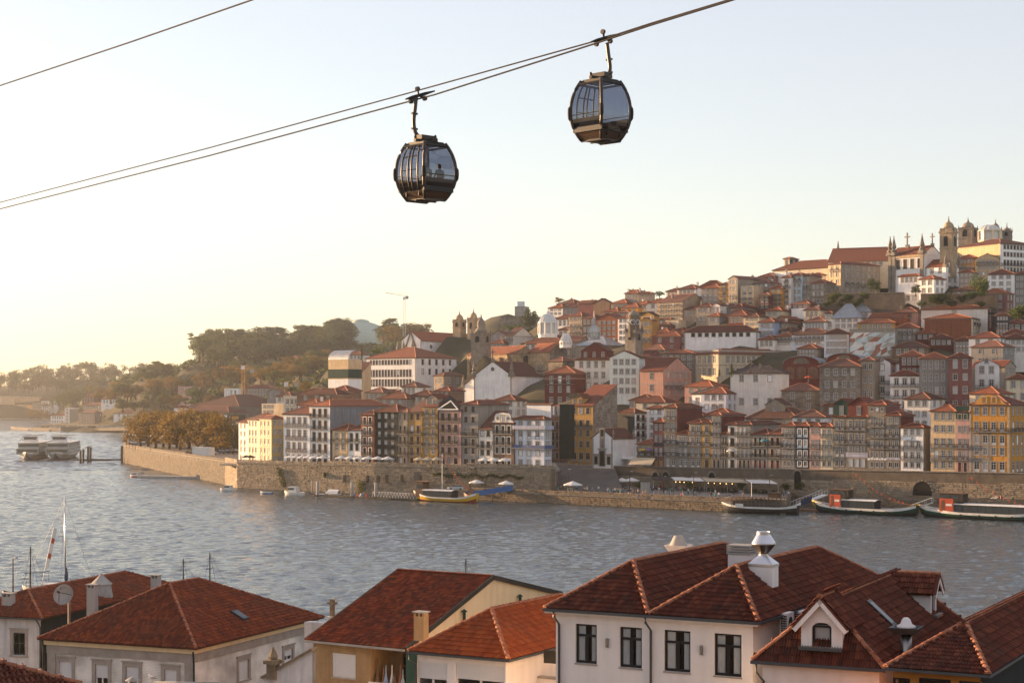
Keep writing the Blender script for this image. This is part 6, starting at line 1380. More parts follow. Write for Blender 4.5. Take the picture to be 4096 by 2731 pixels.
mat('sky_pane',(.04,.05,.06),.12,.1,spec=.3); mat('lichen_stone',(.19,.15,.10),.95,.5,1.6,bump=.7)
def near_root(name,label,A,B,zg=2.5,cat='house'):
 d = B - A; rz = math.atan2(d.y,d.x); r = thing(name,label,cat,(A.x,A.y,zg),rz)
 r['_g'] = (rz,(d.xy).length,A.z - zg); return r
def loc(root,p):
 rz = root['_g'][0]; q = Vector(p) - root.location; return Vector((q.x * math.cos(rz) + q.y * math.sin(rz),-q.x * math.sin(rz) + q.y * math.cos(rz),q.z))
def ray(root,u,v,ax,val):
 o = loc(root,(0,0,CH)); e = loc(root,((u - CX) / F * 100,100,CH - (v - VH) / F * 100)); d = e - o
 t = (val - o[ax]) / d[ax]; return o + d * t
PROF = {'flat': [(0,.02),(.035,.062),(.075,.0),(.125,.01),(.165,.062),(.2,.0),(.235,.02)],'barrel': [(0,-.01),(.022,.06),(.065,.1),(.108,.06),(.13,-.01),(.165,-.03),(.2,-.01)]}
def tile_mesh(style,gauge,mt):
 key = ('tile',style,gauge,mt)
 if key not in CACHE:
  pr = PROF[style]; m = M(); lo = [(x,-.03,z + .06) for x,z in pr]; hi = [(x,gauge * 1.02,z) for x,z in pr]; bt = [(x,-.03,z + .012) for x,z in pr]
  for i in range(len(pr) - 1): m.face([lo[i],lo[i + 1],hi[i + 1],hi[i]]); m.face([bt[i],bt[i + 1],lo[i + 1],lo[i]])
  m.mt = mt; CACHE[key] = (m,m.mesh('tile',[mt]))
 return CACHE[key]
def inside(p,poly,tol=0.):
 c = False; n = len(poly); j = n - 1
 for i in range(n):
  (xi,yi),(xj,yj) = poly[i],poly[j]
  if (yi > p[1]) != (yj > p[1]) and p[0] < (xj - xi) * (p[1] - yi) / (yj - yi) + xi: c = not c
  j = i
 return c
def lay_tiles(root,roof,polys,mt,style='flat',gauge=.37,single=300,jit=.012,seed=1,skip=None):
 rg = random.Random(seed); W = PROF[style][-1][0]; tm,me = tile_mesh(style,gauge,mt); out = []
 for poly in polys:
  pts = [Vector(p) for p in poly]; n = (pts[1] - pts[0]).cross(pts[2] - pts[0]).normalized()
  if n.z < 0: n = -n
  e = Vector((0,0,1)).cross(n).normalized(); s = n.cross(e); o = pts[0]
  q2 = [((p - o).dot(e),(p - o).dot(s)) for p in pts]; x0,x1 = min(q[0] for q in q2),max(q[0] for q in q2); y0,y1 = min(q[1] for q in q2),max(q[1] for q in q2)
  r = 0; y = y0
  while y < y1 - gauge * .3:
   x = x0
   while x < x1:
    c = (x + W / 2,y + gauge * .5)
    if inside(c,q2) or inside((x + W / 2,y + .05),q2):
     p = o + e * (x + rg.uniform(-.004,.004)) + s * (y + rg.uniform(-jit,jit)) + n * (.012 + rg.uniform(0,.006))
     if not (skip and skip(p)): out.append((p,e,s,n))
    x += W
   y += gauge; r += 1
 zc = loc(root,(0,0,CH)); out.sort(key=lambda t: (t[0] - zc).length + (60 if t[3].dot((zc - t[0]).normalized()) < .03 else 0))
 for p,e,s,n in out[:single]:
  ob = bpy.data.objects.new('tile',me); COL.objects.link(ob); ob.parent = roof
  ob.matrix_local = Matrix(((e.x,s.x,n.x,p.x),(e.y,s.y,n.y,p.y),(e.z,s.z,n.z,p.z),(0,0,0,1)))
 m = M(); tone = []; nf = len(tm.f)
 for p,e,s,n in out[single:]:
  b = len(m.v); m.v += [tuple(p + e * a + s * b_ + n * c) for a,b_,c in tm.v]; m.f += [tuple(b + i for i in f) for f in tm.f]; tone += [rg.random()] * nf
 m.m = [0] * len(m.f); m.uv = [None] * len(m.f)
 if m.f: so_ = obj('tiles',m.mesh('tiles',[mt],attr=tone),roof); so_['kind'] = 'stuff'
def ridge_mesh(mt):
 key = ('ridge',mt)
 if key not in CACHE:
  m = M(); k = 7; A,B = [],[]
  for j in range(k):
   t = math.pi * j / (k - 1); A.append((math.cos(t) * .145,0,math.sin(t) * .125)); B.append((math.cos(t) * .115,.44,math.sin(t) * .095))
  for j in range(k - 1): m.face([A[j],B[j],B[j + 1],A[j + 1]])
  m.face(A); m.face(B[::-1]); CACHE[key] = m.mesh('ridge_tile',[mt],True)
 return CACHE[key]
def lay_ridge(roof,a,b,mt='clay_ridge',step=.4,lift=.03):
 a,b = Vector(a),Vector(b)
 if a.z > b.z: a,b = b,a
 d = (b - a); n = max(1,int(d.length / step)); d.normalize(); sx = d.cross(Vector((0,0,1))).normalized(); up = sx.cross(d)
 for i in range(n):
  p = a + (b - a) * (i / n) + up * (lift + rng.uniform(-.008,.008)); ob = bpy.data.objects.new('ridge_tile',ridge_mesh(mt)); COL.objects.link(ob); ob.parent = roof
  ob.matrix_local = Matrix(((sx.x,d.x,up.x,p.x),(sx.y,d.y,up.y,p.y),(sx.z,d.z,up.z,p.z),(0,0,0,1)))
def near_roof(root,polys,ridges,mt,style='flat',seed=1,gauge=.37,skip=None,single=300):
 m = M()
 for p in polys: m.slab(p,.1,0)
 ro = pm(m,'roof',['clay_bed'],root); lay_tiles(root,ro,polys,mt,style,gauge,seed=seed,skip=skip,single=single)
 for a,b in ridges: lay_ridge(ro,a,b)
 return ro
def hip_polys(x0,x1,y0,y1,ze,rise,kf,kb):
 xm = (x0 + x1) / 2; A,B = (xm,y0 + kf,ze + rise),(xm,y1 - kb,ze + rise)
 c = [(x0,y0,ze),(x1,y0,ze),(x1,y1,ze),(x0,y1,ze)]
 return [[c[0],c[1],A],[c[1],c[2],B,A],[c[2],c[3],B],[c[3],c[0],A,B]],[(c[0],A),(c[1],A),(c[2],B),(c[3],B),(A,B)]
def pipe(root,pts,r=.055,mt='gutter',name='downpipe'):
 m = M(); m.tube(pts,r,8); obj(name,m.mesh(name,[mt],True),root)
def near_window(root,x,z,w,h,y,kind,rz=0.,surround=None,name='window'):
 """x centre, z sill; the wall face is at y"""
 m = M(); b = .09
 m.box(-w / 2,-w / 2 + b,.1,.17,0,h); m.box(w / 2 - b,w / 2,.1,.17,0,h); m.box(-w / 2 + b,w / 2 - b,.1,.17,h - b,h); m.box(-w / 2 + b,w / 2 - b,.1,.17,0,b * 1.4)
 mt = 'blackframe'
 if kind == 'curtained':
  m.box(-w / 2 + b,w / 2 - b,.1,.175,h * .68,h * .68 + b * 1.2); m.box(-b,b,.095,.176,b,h * .68)
 elif kind in ('half','shutter','sash'):
  mt = 'shutter' if kind != 'sash' else 'sash_green'; m.box(-b * .6,b * .6,.1,.175,b,h - b);
  if kind == 'sash': m.box(-w / 2 + b,w / 2 - b,.1,.176,h * .5,h * .5 + b)
 wo = obj(name,m.mesh('window',[mt]),root,(x,y,z),rz)
 g = M(); g.box(-w / 2 + .02,w / 2 - .02,.145,.155,.02,h - .02); pm(g,'pane',['near_glass'],wo)
 if kind == 'curtained':
  c = M()
  for s,lim in ((-1,.08),(1,.08)):
   n = 9; ww = w * rng.uniform(.2,.34) + .06
   for i in range(n):
    xa,xb = s * (w / 2 - .03 - ww * i / n),s * (w / 2 - .03 - ww * (i + 1) / n); ya,yb = .18 + .04 * (i % 2),.18 + .04 * ((i + 1) % 2)
    c.face([(xa,ya,.03),(xb,yb,.03),(xb,yb,h - .03),(xa,ya,h - .03)])
  pm(c,'curtain',['curtain'],wo)
  d = M(); d.box(-w / 2,w / 2,.7,.75,0,h); pm(d,'dark_room',['dark_void'],wo)
 if kind in ('shutter','half'):
  c = M(); zb = h * (.45 if kind == 'half' else .06); nn = int((h - zb) / .055)
  for i in range(nn): z0 = zb + (h - zb) * i / nn; c.box(-w / 2 + .02,w / 2 - .02,.055,.075 + .012 * (i % 2),z0,z0 + (h - zb) / nn * .86)
  pm(c,'roller_shutter',['shutter'],wo)
 if surround:
  s = M(); t = surround; s.box(-w / 2 - t,-w / 2,-.05,.06,-.05,h); s.box(w / 2,w / 2 + t,-.05,.06,-.05,h); s.box(-w / 2 - t,w / 2 + t,-.055,.06,h,h + t); s.box(-w / 2 - t - .06,w / 2 + t + .06,-.12,.05,h + t,h + t + .1)
  s.box(-w / 2 - t - .04,w / 2 + t + .04,-.1,.06,-.17,-.05); pm(s,'surround',['granite_trim'],wo)
 else:
  s = M(); s.box(-w / 2 - .04,w / 2 + .04,-.05,.1,-.07,-.004); pm(s,'sill',['granite_trim'],wo)
clearglass('near_glass',(.86,.88,.9),.02)
def front_windows(root,blk,rects,y,kind,**kw):
 ops = []
 for r_ in rects:
  x0,y0,x1,y1 = r_[:4]; a = ray(root,blk.u(x0),blk.v(y1),1,y); b = ray(root,blk.u(x1),blk.v(y0),1,y)
  w,h = b.x - a.x,b.z - a.z; ops.append(((a.x + b.x) / 2,a.z,w,h)); near_window(root,(a.x + b.x) / 2,a.z,w,h,y,r_[4] if len(r_) > 4 else kind,**kw)
 return ops
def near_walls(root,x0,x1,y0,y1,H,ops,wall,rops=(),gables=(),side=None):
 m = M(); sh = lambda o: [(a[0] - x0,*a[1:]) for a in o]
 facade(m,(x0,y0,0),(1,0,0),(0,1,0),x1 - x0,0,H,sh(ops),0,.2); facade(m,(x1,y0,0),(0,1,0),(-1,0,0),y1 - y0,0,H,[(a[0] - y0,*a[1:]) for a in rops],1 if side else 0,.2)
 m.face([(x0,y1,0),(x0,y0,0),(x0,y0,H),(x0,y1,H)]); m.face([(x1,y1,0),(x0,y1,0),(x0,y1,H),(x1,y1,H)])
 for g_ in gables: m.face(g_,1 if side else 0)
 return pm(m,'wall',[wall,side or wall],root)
def ridge_vec(A,B): return (B - A)
# --- white double-roofed house
A,B = PZ(R5.u(168),R5.v(815),18),PZ(R5.u(1995),R5.v(932),18)
f1 = near_root('white_house','white house with double hipped roof and four black-framed windows',A,B); rz,W,ZE = f1['_g']; DD = 20.3
p1,r1 = hip_polys(0,W / 2,0,DD,ZE,2.0,4.28,3.9); p2,r2 = hip_polys(W / 2,W,0,DD,ZE,2.0,4.28,3.9)
near_roof(f1,p1 + p2,r1 + r2,'clay_dark',seed=2)
ops = front_windows(f1,R5,[(432,958,613,1280),(810,984,999,1316),(1190,1013,1414,1350),(1618,1043,1851,1388)],.4,'curtained')
near_walls(f1,.4,W - .4,.4,DD - .4,ZE - .05,ops,'near_white')
e = M(); e.box(-.05,W + .05,-.16,-.02,ZE - .12,ZE + .0); e.box(W + .02,W + .16,-.16,DD,ZE - .12,ZE + 0); e.box(0,W,-.02,.4,ZE - .22,ZE - .12,1); e.box(W - .4,W,.4,DD,ZE - .22,ZE - .12,1); pm(e,'gutter',['gutter','near_white'],f1)
for x in (.62,W / 2): pipe(f1,[(x - .1,-.1,ZE - .12),(x - .1,-.08,ZE - .35),(x,.3,ZE - .75),(x,.32,0)],.06)
for (a_,b_) in ((700,1128),(1505,1192)):
 q = ray(f1,R5.u(a_ + 6),R5.v(b_ + 20),1,.4); e = M(); e.box(q.x - .06,q.x + .06,.28,.398,q.z,q.z + .42); pm(e,'wall_lamp',['steel_dark'],f1)
# ventilation chimney of white box and steel cowl
def at_roof(root,u,v,zloc):
 o = loc(root,(0,0,CH)); e = loc(root,((u - CX) / F * 100,100,CH - (v - VH) / F * 100)); d = e - o; t = (zloc - o.z) / d.z; return o + d * t
def slope_hit(root,u,v,z0,x0,m_):
 """where a line of sight meets the slope z = z0 + m_*(x0 - x)"""
 o = loc(root,(0,0,CH)); d = loc(root,((u - CX) / F * 100,100,CH - (v - VH) / F * 100)) - o; t = (z0 + m_ * (x0 - o.x) - o.z) / (d.z + m_ * d.x); return o + d * t
def col_y(root,u,x):
 rz = root['_g'][0]; k = (u - CX) / F; l = root.location; return (l.x + x * math.cos(rz) - k * (l.y + x * math.sin(rz))) / (math.sin(rz) + k * math.cos(rz))
q = slope_hit(f1,R5.u(2040),R5.v(575),ZE,W,8 / W)
vs_ = obj('kitchen_vent',None,f1,(q.x,q.y,0)); z0 = ZE + .3; k = F / 84 / 1
def zat(y): return loc(f1,P(R5.u(2030),R5.v(y),(f1.matrix_basis @ Vector((q.x,q.y,0))).y)).z
zb,zc_,zd,ze_,zf_,zg_,zh = [zat(y) for y in (600,450,362,345,265,190,160)]
e = M(); e.box(-.6,.6,-.42,.42,ZE - .2,zc_); pm(e,'chimney_shaft',['near_white'],vs_)
e = M(); e.lathe([(.8,zc_ - .02),(.8,zc_ + .1),(.23,zd),(.23,ze_),(.57,zf_),(.57,zf_ + .05),(.35,zg_),(.33,zg_ + .02),(.33,zh),(.29,zh),(.27,zg_ + .1)],24);
for i,v_ in enumerate(e.v):
 if i < 48: e.v[i] = (max(-.63,min(.63,v_[0] * 1.3)),max(-.45,min(.45,v_[1] * 1.3)),v_[2])
cw = obj('steel_cowl',e.mesh('steel_cowl',['steel'],False),vs_)
e = M(); e.lathe([(.235,ze_ - .02),(.245,ze_ + .02),(.578,zf_ - .02),(.56,zf_ - .02),(.232,ze_ + .03)],24); pm(e,'cowl_skirt',['steel_dark'],cw)
q = at_roof(f1,R5.u(1855),R5.v(440),ZE + 1.2); e = M(); e.box(q.x - .6,q.x + .6,q.y - .5,q.y + .5,ZE - .1,ZE + 1.75)
lc = pm(e,'louvred_chimney',['near_white'],f1); e = M()
for i in range(4): e.box(q.x - .66,q.x + .66,q.y - .56,q.y + .56,ZE + 1.77 + i * .13,ZE + 1.86 + i * .13)
e.box(q.x - .5,q.x + .5,q.y - .4,q.y + .4,ZE + 1.75,ZE + 2.2); pm(e,'louvres',['concrete'],lc)
for i in range(2):
 q = ray(f1,R6.u(445 + i * 110),R6.v(935 - i * 20),0,W - .1); ac = obj('air_conditioner',None,f1,(W - .02,q.y,q.z),R(90)); e = M(); e.box(-.45,.45,-.36,0,0,.92); pm(e,'casing',['near_white'],ac)
 e = M()
 for r_ in range(7):
  for c in range(4): e.box(-.452 - .006,-.451,-.33 + c * .075,-.27 + c * .075,.08 + r_ * .11,.16 + r_ * .11)
 e.lathe([(.28,-.01),(.28,.01)],16,0);
 for j in range(len(e.v) - 32,len(e.v)): x,y,z = e.v[j]; e.v[j] = (x,-.362 + z * .3,.46 + y)
 pm(e,'grille',['dark_void'],ac)
# pale round vent on a flared base beyond the white house
p = P(R5.u(1313),R5.v(345),104); vt = thing('roof_vent','pale conical roof vent in a flared pink box beyond the white house','vent',p - Vector((0,0,9)),R(-25)); e = M(); e.box(-.36,.36,-.36,.36,0,9.1); pm(e,'shaft',['near_white'],vt)
e = M(); e.lathe([(.56,9.0),(.98,9.5),(.93,9.5),(.52,9.1)],4,0,ph=R(45)); pm(e,'flared_box',['near_white'],vt)
e = M(); e.lathe([(.55,9.35),(.55,9.45),(.3,9.98),(.26,10.06),(.24,10.04)],20); pm(e,'cone',['concrete'],vt,True)
# --- orange-roofed white house
A,B = PZ(R4.u(1240),R4.v(985),14.5),PZ(R4.u(2025),R4.v(1052),14.5)
g3 = near_root('white_house','white house with bright orange hipped roof and roller shutters',A,B); rz,W,ZE = g3['_g']
pp,rr = hip_polys(0,W,0,15,ZE,2.05,3.55,3.5); near_roof(g3,pp,rr,'clay_orange',seed=3)
ops = front_windows(g3,R4,[(1312,1082,1545,1300,'half'),(1612,1105,1995,1300,'half')],.35,'half')
near_walls(g3,.35,W - .35,.35,14.6,ZE - .05,ops,'near_white')
e = M(); e.box(-.05,W + .05,-.13,-.01,ZE - .12,ZE); e.box(W + .01,W + .13,-.13,15,ZE - .12,ZE,0); pm(e,'gutter',['gutter'],g3)
pipe(g3,[(.1,-.07,ZE - .1),(.1,-.05,ZE - .4),(.3,.26,ZE - .7),(.3,.27,0)],.06)
# terrace wall to its right
p = PZ(R4.u(2068),R4.v(990),14.3); e = M(); tw = thing('terrace_wall','white terrace parapet wall beside the orange-roofed house','wall',(p.x,p.y,2.5),g3.rotation_euler.z); e.box(0,7.2,0,.3,0,10.5); e.box(0,.35,.3,5.4,0,11.9); pm(e,'wall',['near_white'],tw)
e = M(); e.box(.3,7.2,-.06,.36,10.5,10.6); e.box(-.05,.4,-.06,5.4,11.9,12.0); pm(e,'coping',['granite_trim'],tw)
q = Vector((tw.location.x,tw.location.y,13.0)); ch_ = thing('wicker_chair','dark wicker terrace chair behind the white parapet','chair',P(R5.u(232),R5.v(1240),91) ,R(-25))
e = M(); e.box(-.6,.6,-.4,.4,-.4,.1); pm(e,'seat',['wood_dark'],ch_); e = M()
for i in range(12): e.box(-.6 + i * .1,-.53 + i * .1,-.45,-.38,.1,.62)
e.box(-.6,.6,-.46,-.37,.62,.68); pm(e,'backrest',['wood_dark'],ch_); ch_.scale = (.62,) * 3
# --- yellow gabled house in the middle
A,B = PZ(R4.u(435),R4.v(897),12.2),PZ(R4.u(1205),R4.v(970),12.2)
g2 = near_root('yellow_house','yellow house with broad red tiled roof, shuttered window and blank gable',A,B); rz,W,ZE = g2['_g']; RH,RY,BY,BZ = 3.7,10.3,19.5,1.7
pp = [[(0,0,ZE),(W,0,ZE),(W,RY,ZE + RH),(0,RY,ZE + RH)],[(W,BY,ZE + BZ),(0,BY,ZE + BZ),(0,RY,ZE + RH),(W,RY,ZE + RH)]]
ro = near_roof(g2,pp,[((0,RY,ZE + RH),(W,RY,ZE + RH))],'clay_red',seed=4)
e = M()
for x in (-.12,W + .02):
 e.slab([(x,0,ZE + .1),(x + .12,0,ZE + .1),(x + .12,RY,ZE + RH + .1),(x,RY,ZE + RH + .1)],.3); e.slab([(x,RY,ZE + RH + .1),(x + .12,RY,ZE + RH + .1),(x + .12,BY,ZE + BZ + .1),(x,BY,ZE + BZ + .1)],.3)
pm(e,'verge_board',['wood_dark'],g2)
ops = front_windows(g2,R4,[(642,1015,828,1185,'shutter')],.45,'shutter'); lx = ray(g2,R4.u(945),R4.v(1000),1,.45).x
m = M(); facade(m,(.3,.45,0),(1,0,0),(0,1,0),lx - .3,0,ZE - .05,[(a[0] - .3,*a[1:]) for a in ops],0,.2)
m.face([(lx,.45,0),(lx,2.6,0),(lx,2.6,ZE),(lx,.45,ZE)]); m.face([(lx,2.6,0),(W,2.6,0),(W,2.6,ZE),(lx,2.6,ZE)])
m.face([(W - .05,.3,0),(W - .05,BY,0),(W - .05,BY,ZE + BZ - .12),(W - .05,RY,ZE + RH - .12),(W - .05,.3,ZE)],1); m.face([(.3,BY,0),(.3,.45,0),(.3,.45,ZE),(.3,RY,ZE + RH - .12),(.3,BY,ZE + BZ - .12)])
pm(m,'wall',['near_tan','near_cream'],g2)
e = M(); e.box(-.1,W + .1,-.14,-.01,ZE - .13,ZE); pm(e,'gutter',['gutter_light'],g2)
bal = obj('balcony',None,g2,(lx,.3,0)); zf = ray(g2,R4.u(1000),R4.v(1230),1,.3).z; e = M(); e.box(0,W - lx,0,2.3,zf - .9,zf - .75); e.box(0,W - lx - .3,-.08,0,zf - .75,zf + .0); pm(e,'parapet',['near_white'],bal)
for i in range(7):
 x = .3 + i * (W - lx - .6) / 7; e = M(); hh = rng.uniform(.4,1.6); e.lathe([(.12,zf - .75),(.2,zf - .2),(.05,zf + hh * .5),(.03,zf + hh)],7,0,(x,.5 + .2 * (i % 2))); obj('broom' if i % 2 else 'pot',e.mesh('clutter',[('wood','clay_pot','wall_blue','near_white')[i % 4]]),bal)
wd = 1.0; e = M(); e.box(W - lx - 1.9,W - lx - .9,2.2,2.26,zf - .75,zf + 1.6); dr = pm(e,'door',['sash_brown'],bal); e = M()
for i in range(3): e.box(W - lx - 1.78,W - lx - 1.02,2.18,2.2,zf - .4 + i * .65,zf + .1 + i * .65)
pm(e,'pane',['window_glass'],dr)
def chimney_box(root,blk,x,ytop,ybot,zr,w,d,mt='near_tan'):
 q = at_roof(root,blk.u(x),blk.v(ybot),zr); zt = loc(root,P(blk.u(x),blk.v(ytop),(root.matrix_basis @ Vector((q.x,q.y,0))).y)).z; c = obj('chimney',None,root,(q.x,q.y,0))
 e = M(); e.box(-w / 2,w / 2,-d / 2,d / 2,zr - .5,zt - .3)
 for x_ in (-1,0,1): e.box(x_ * w * .42 - .07,x_ * w * .42 + .07,-d / 2 + .02,d / 2 - .02,zt - .3,zt - .08)
 pm(e,'shaft',[mt],c); e = M(); e.box(-w / 2 - .08,w / 2 + .08,-d / 2 - .08,d / 2 + .08,zt - .08,zt); pm(e,'cap',['concrete'],c)
root_upd = bpy.context.view_layer.update; root_upd()
chimney_box(g2,R4,1342,672,838,ZE + 1.2,.75,.55)
e = M(); e.box(W + .001,W + .012,.25,3.6,0,ZE + .2); pm(e,'slate_cladding',['wall_green'],g2)
for bx,by in ((1680,700),(2118,580)):
 q = ray(g2,R4.u(bx),R4.v(by),0,W + .15); e = M(); e.lathe([(.1,q.z - 1.),(.1,q.z + .2),(.23,q.z + .2),(.04,q.z + .36)],10,0,(q.x,q.y)); pm(e,'flue',['wall_green'],g2)
# --- glazed brick house on the left
A,B = PZ(R3.u(295),R3.v(1212),10),PZ(R3.u(1575),R3.v(1292),10); C = PZ(R4.u(612),R4.v(722),10)
g1 = near_root('brick_house','pale glazed brick house with large hipped barrel tile roof',A,B); rz,W,ZE = g1['_g']; DD = (C - B).length
pp,rr = hip_polys(0,W,0,DD,ZE,3.7,7.2,8.2); near_roof(g1,pp,rr,'clay_red','barrel',seed=5,gauge=.36)
ops = front_windows(g1,R3,[(477,1395,577,1600,'shutter'),(767,1420,868,1610,'half'),(1011,1438,1115,1620,'shutter'),(1322,1462,1420,1640,'half')],.6,'half',surround=.3)
rops = []
for x0,y0,x1,y1,bk in ((1917,1372,1995,1548,R3),(266,962,332,1072,R4)):
 a = ray(g1,bk.u(x0),bk.v(y1),0,W - .6); b = ray(g1,bk.u(x1),bk.v(y0),0,W - .6); rops.append(((a.y + b.y) / 2,a.z,abs(b.y - a.y),b.z - a.z)); near_window(g1,W - .6,a.z,abs(b.y - a.y),b.z - a.z,(a.y + b.y) / 2,'shutter' if bk is R3 else 'half',rz=R(90),surround=.3)
near_walls(g1,.6,W - .6,.6,DD - .6,ZE - .3,ops,'wall_glazedbrick',rops)
e = M(); e.box(.35,W - .35,.35,DD - .35,ZE - .45,ZE - .12); e.box(.5,W - .5,.5,DD - .5,ZE - 1.1,ZE - .45,1); pm(e,'cornice',['near_cream','granite_trim'],g1)
for x in (.56,W - 1.3):
 e = M(); e.box(x,x + .74,.5,.58,0,ZE - 1.1); pm(e,'pilaster',['granite_trim'],g1)
for x in (.3,W - .45): pipe(g1,[(x,.3,ZE - .3),(x,.42,ZE - 1.2),(x,.44,0)],.07,'wall_blackgreen')
for bx,by in ((1930,1030),(1360,850)):
 q = at_roof(g1,R3.u(bx),R3.v(by),ZE + (1.7 if bx > 1500 else 2.6)); e = M()
 sl_ = math.atan2(3.7,W / 2); s_ = .55
 if bx > 1500:
  e.slab([(q.x + s_,q.y - .45,q.z - s_ * math.tan(sl_) + .16),(q.x + s_,q.y + .45,q.z - s_ * math.tan(sl_) + .16),(q.x - s_,q.y + .45,q.z + s_ * math.tan(sl_) + .16),(q.x - s_,q.y - .45,q.z + s_ * math.tan(sl_) + .16)],.14)
  sk = pm(e,'skylight',['blackframe'],g1); e = M(); s_ = .46; dz = .168
  e.face([(q.x + s_,q.y - .36,q.z - s_ * math.tan(sl_) + dz),(q.x + s_,q.y + .36,q.z - s_ * math.tan(sl_) + dz),(q.x - s_,q.y + .36,q.z + s_ * math.tan(sl_) + dz),(q.x - s_,q.y - .36,q.z + s_ * math.tan(sl_) + dz)]); pm(e,'pane',['sky_pane'],sk)
# --- far left white house with moss on its roof
B = PZ(R3.u(338),R3.v(1050),10.5); A = B + Vector((-9 * .956,9 * .293,0))
g0 = near_root('old_white_house','old stained white house with mossy roof at the left edge',A,B); rz,W,ZE = g0['_g']
pp,rr = hip_polys(0,W,0,24,ZE,1.6,5,3); near_roof(g0,pp,rr,'clay_red','barrel',seed=6,gauge=.36)
ops = front_windows(g0,R3,[(104,1165,202,1340,'sash')],.3,'sash',surround=.26)
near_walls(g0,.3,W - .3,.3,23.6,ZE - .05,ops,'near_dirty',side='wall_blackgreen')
e = M(); e.box(-.05,W + .05,-.14,-.01,ZE - .12,ZE); pm(e,'gutter',['gutter'],g0); pipe(g0,[(W - .5,-.08,ZE - .1),(W - .3,.2,ZE - .7),(W - .3,.22,0)],.06)
root_upd()
chimney_box(g0,R3,742,772,1000,ZE + .2,.75,.55,'concrete'); chimney_box(g0,R3,1252,697,815,ZE + .9,.75,.55,'concrete'); chimney_box(g0,R3,68,842,975,ZE + .35,.9,.6,'concrete')
q = at_roof(g0,R3.u(815),R3.v(800),ZE + 1.2); e = M(); e.lathe([(1.0,ZE + .3),(.8,ZE + 1.5),(.95,ZE + 1.5),(.12,ZE + 2.3),(.12,ZE + 2.4)],14,0,(q.x,q.y)); pm(e,'round_vent',['concrete'],g0)
# satellite dish
p = P(R3.u(556),R3.v(1055),137); ds = thing('satellite_dish','big grey satellite dish on a pole between the left roofs','satellite dish',p,R(-20)); k = 137 / F / 2.0078
e = M(); e.tube([(0,0,-1),(0,0,(1055 - 930) * k),(-.5,.2,(1055 - 860) * k)],.12,8); pm(e,'pole',['steel_dark'],ds)
e = M(); r0 = 84 * k; pr = [(r0 * i / 5,.42 * (i / 5) ** 2) for i in range(6)]; e.lathe([(max(.01,r),z) for r,z in pr] + [(r,z - .04) for r,z in pr[::-1] if r > 0],24)
rot = Vector((.15,-.93,.32)).to_track_quat('Z','Y').to_matrix(); c = Vector((-30 * k,-.1,(1055 - 865) * k)); e.v = [tuple(rot @ Vector(v_) + c) for v_ in e.v]; dd = pm(e,'reflector',['concrete'],ds,True)
e = M(); tip = rot @ Vector((0,0,1.15)) + c
for t_ in (0,2.1,4.2): e.tube([rot @ Vector((r0 * .8 * math.cos(t_),r0 * .8 * math.sin(t_),.3)) + c,tip],.025,4)
e.tube([tip,tip + rot @ Vector((0,0,.25))],.09,8); pm(e,'feed_arm',['iron'],dd)
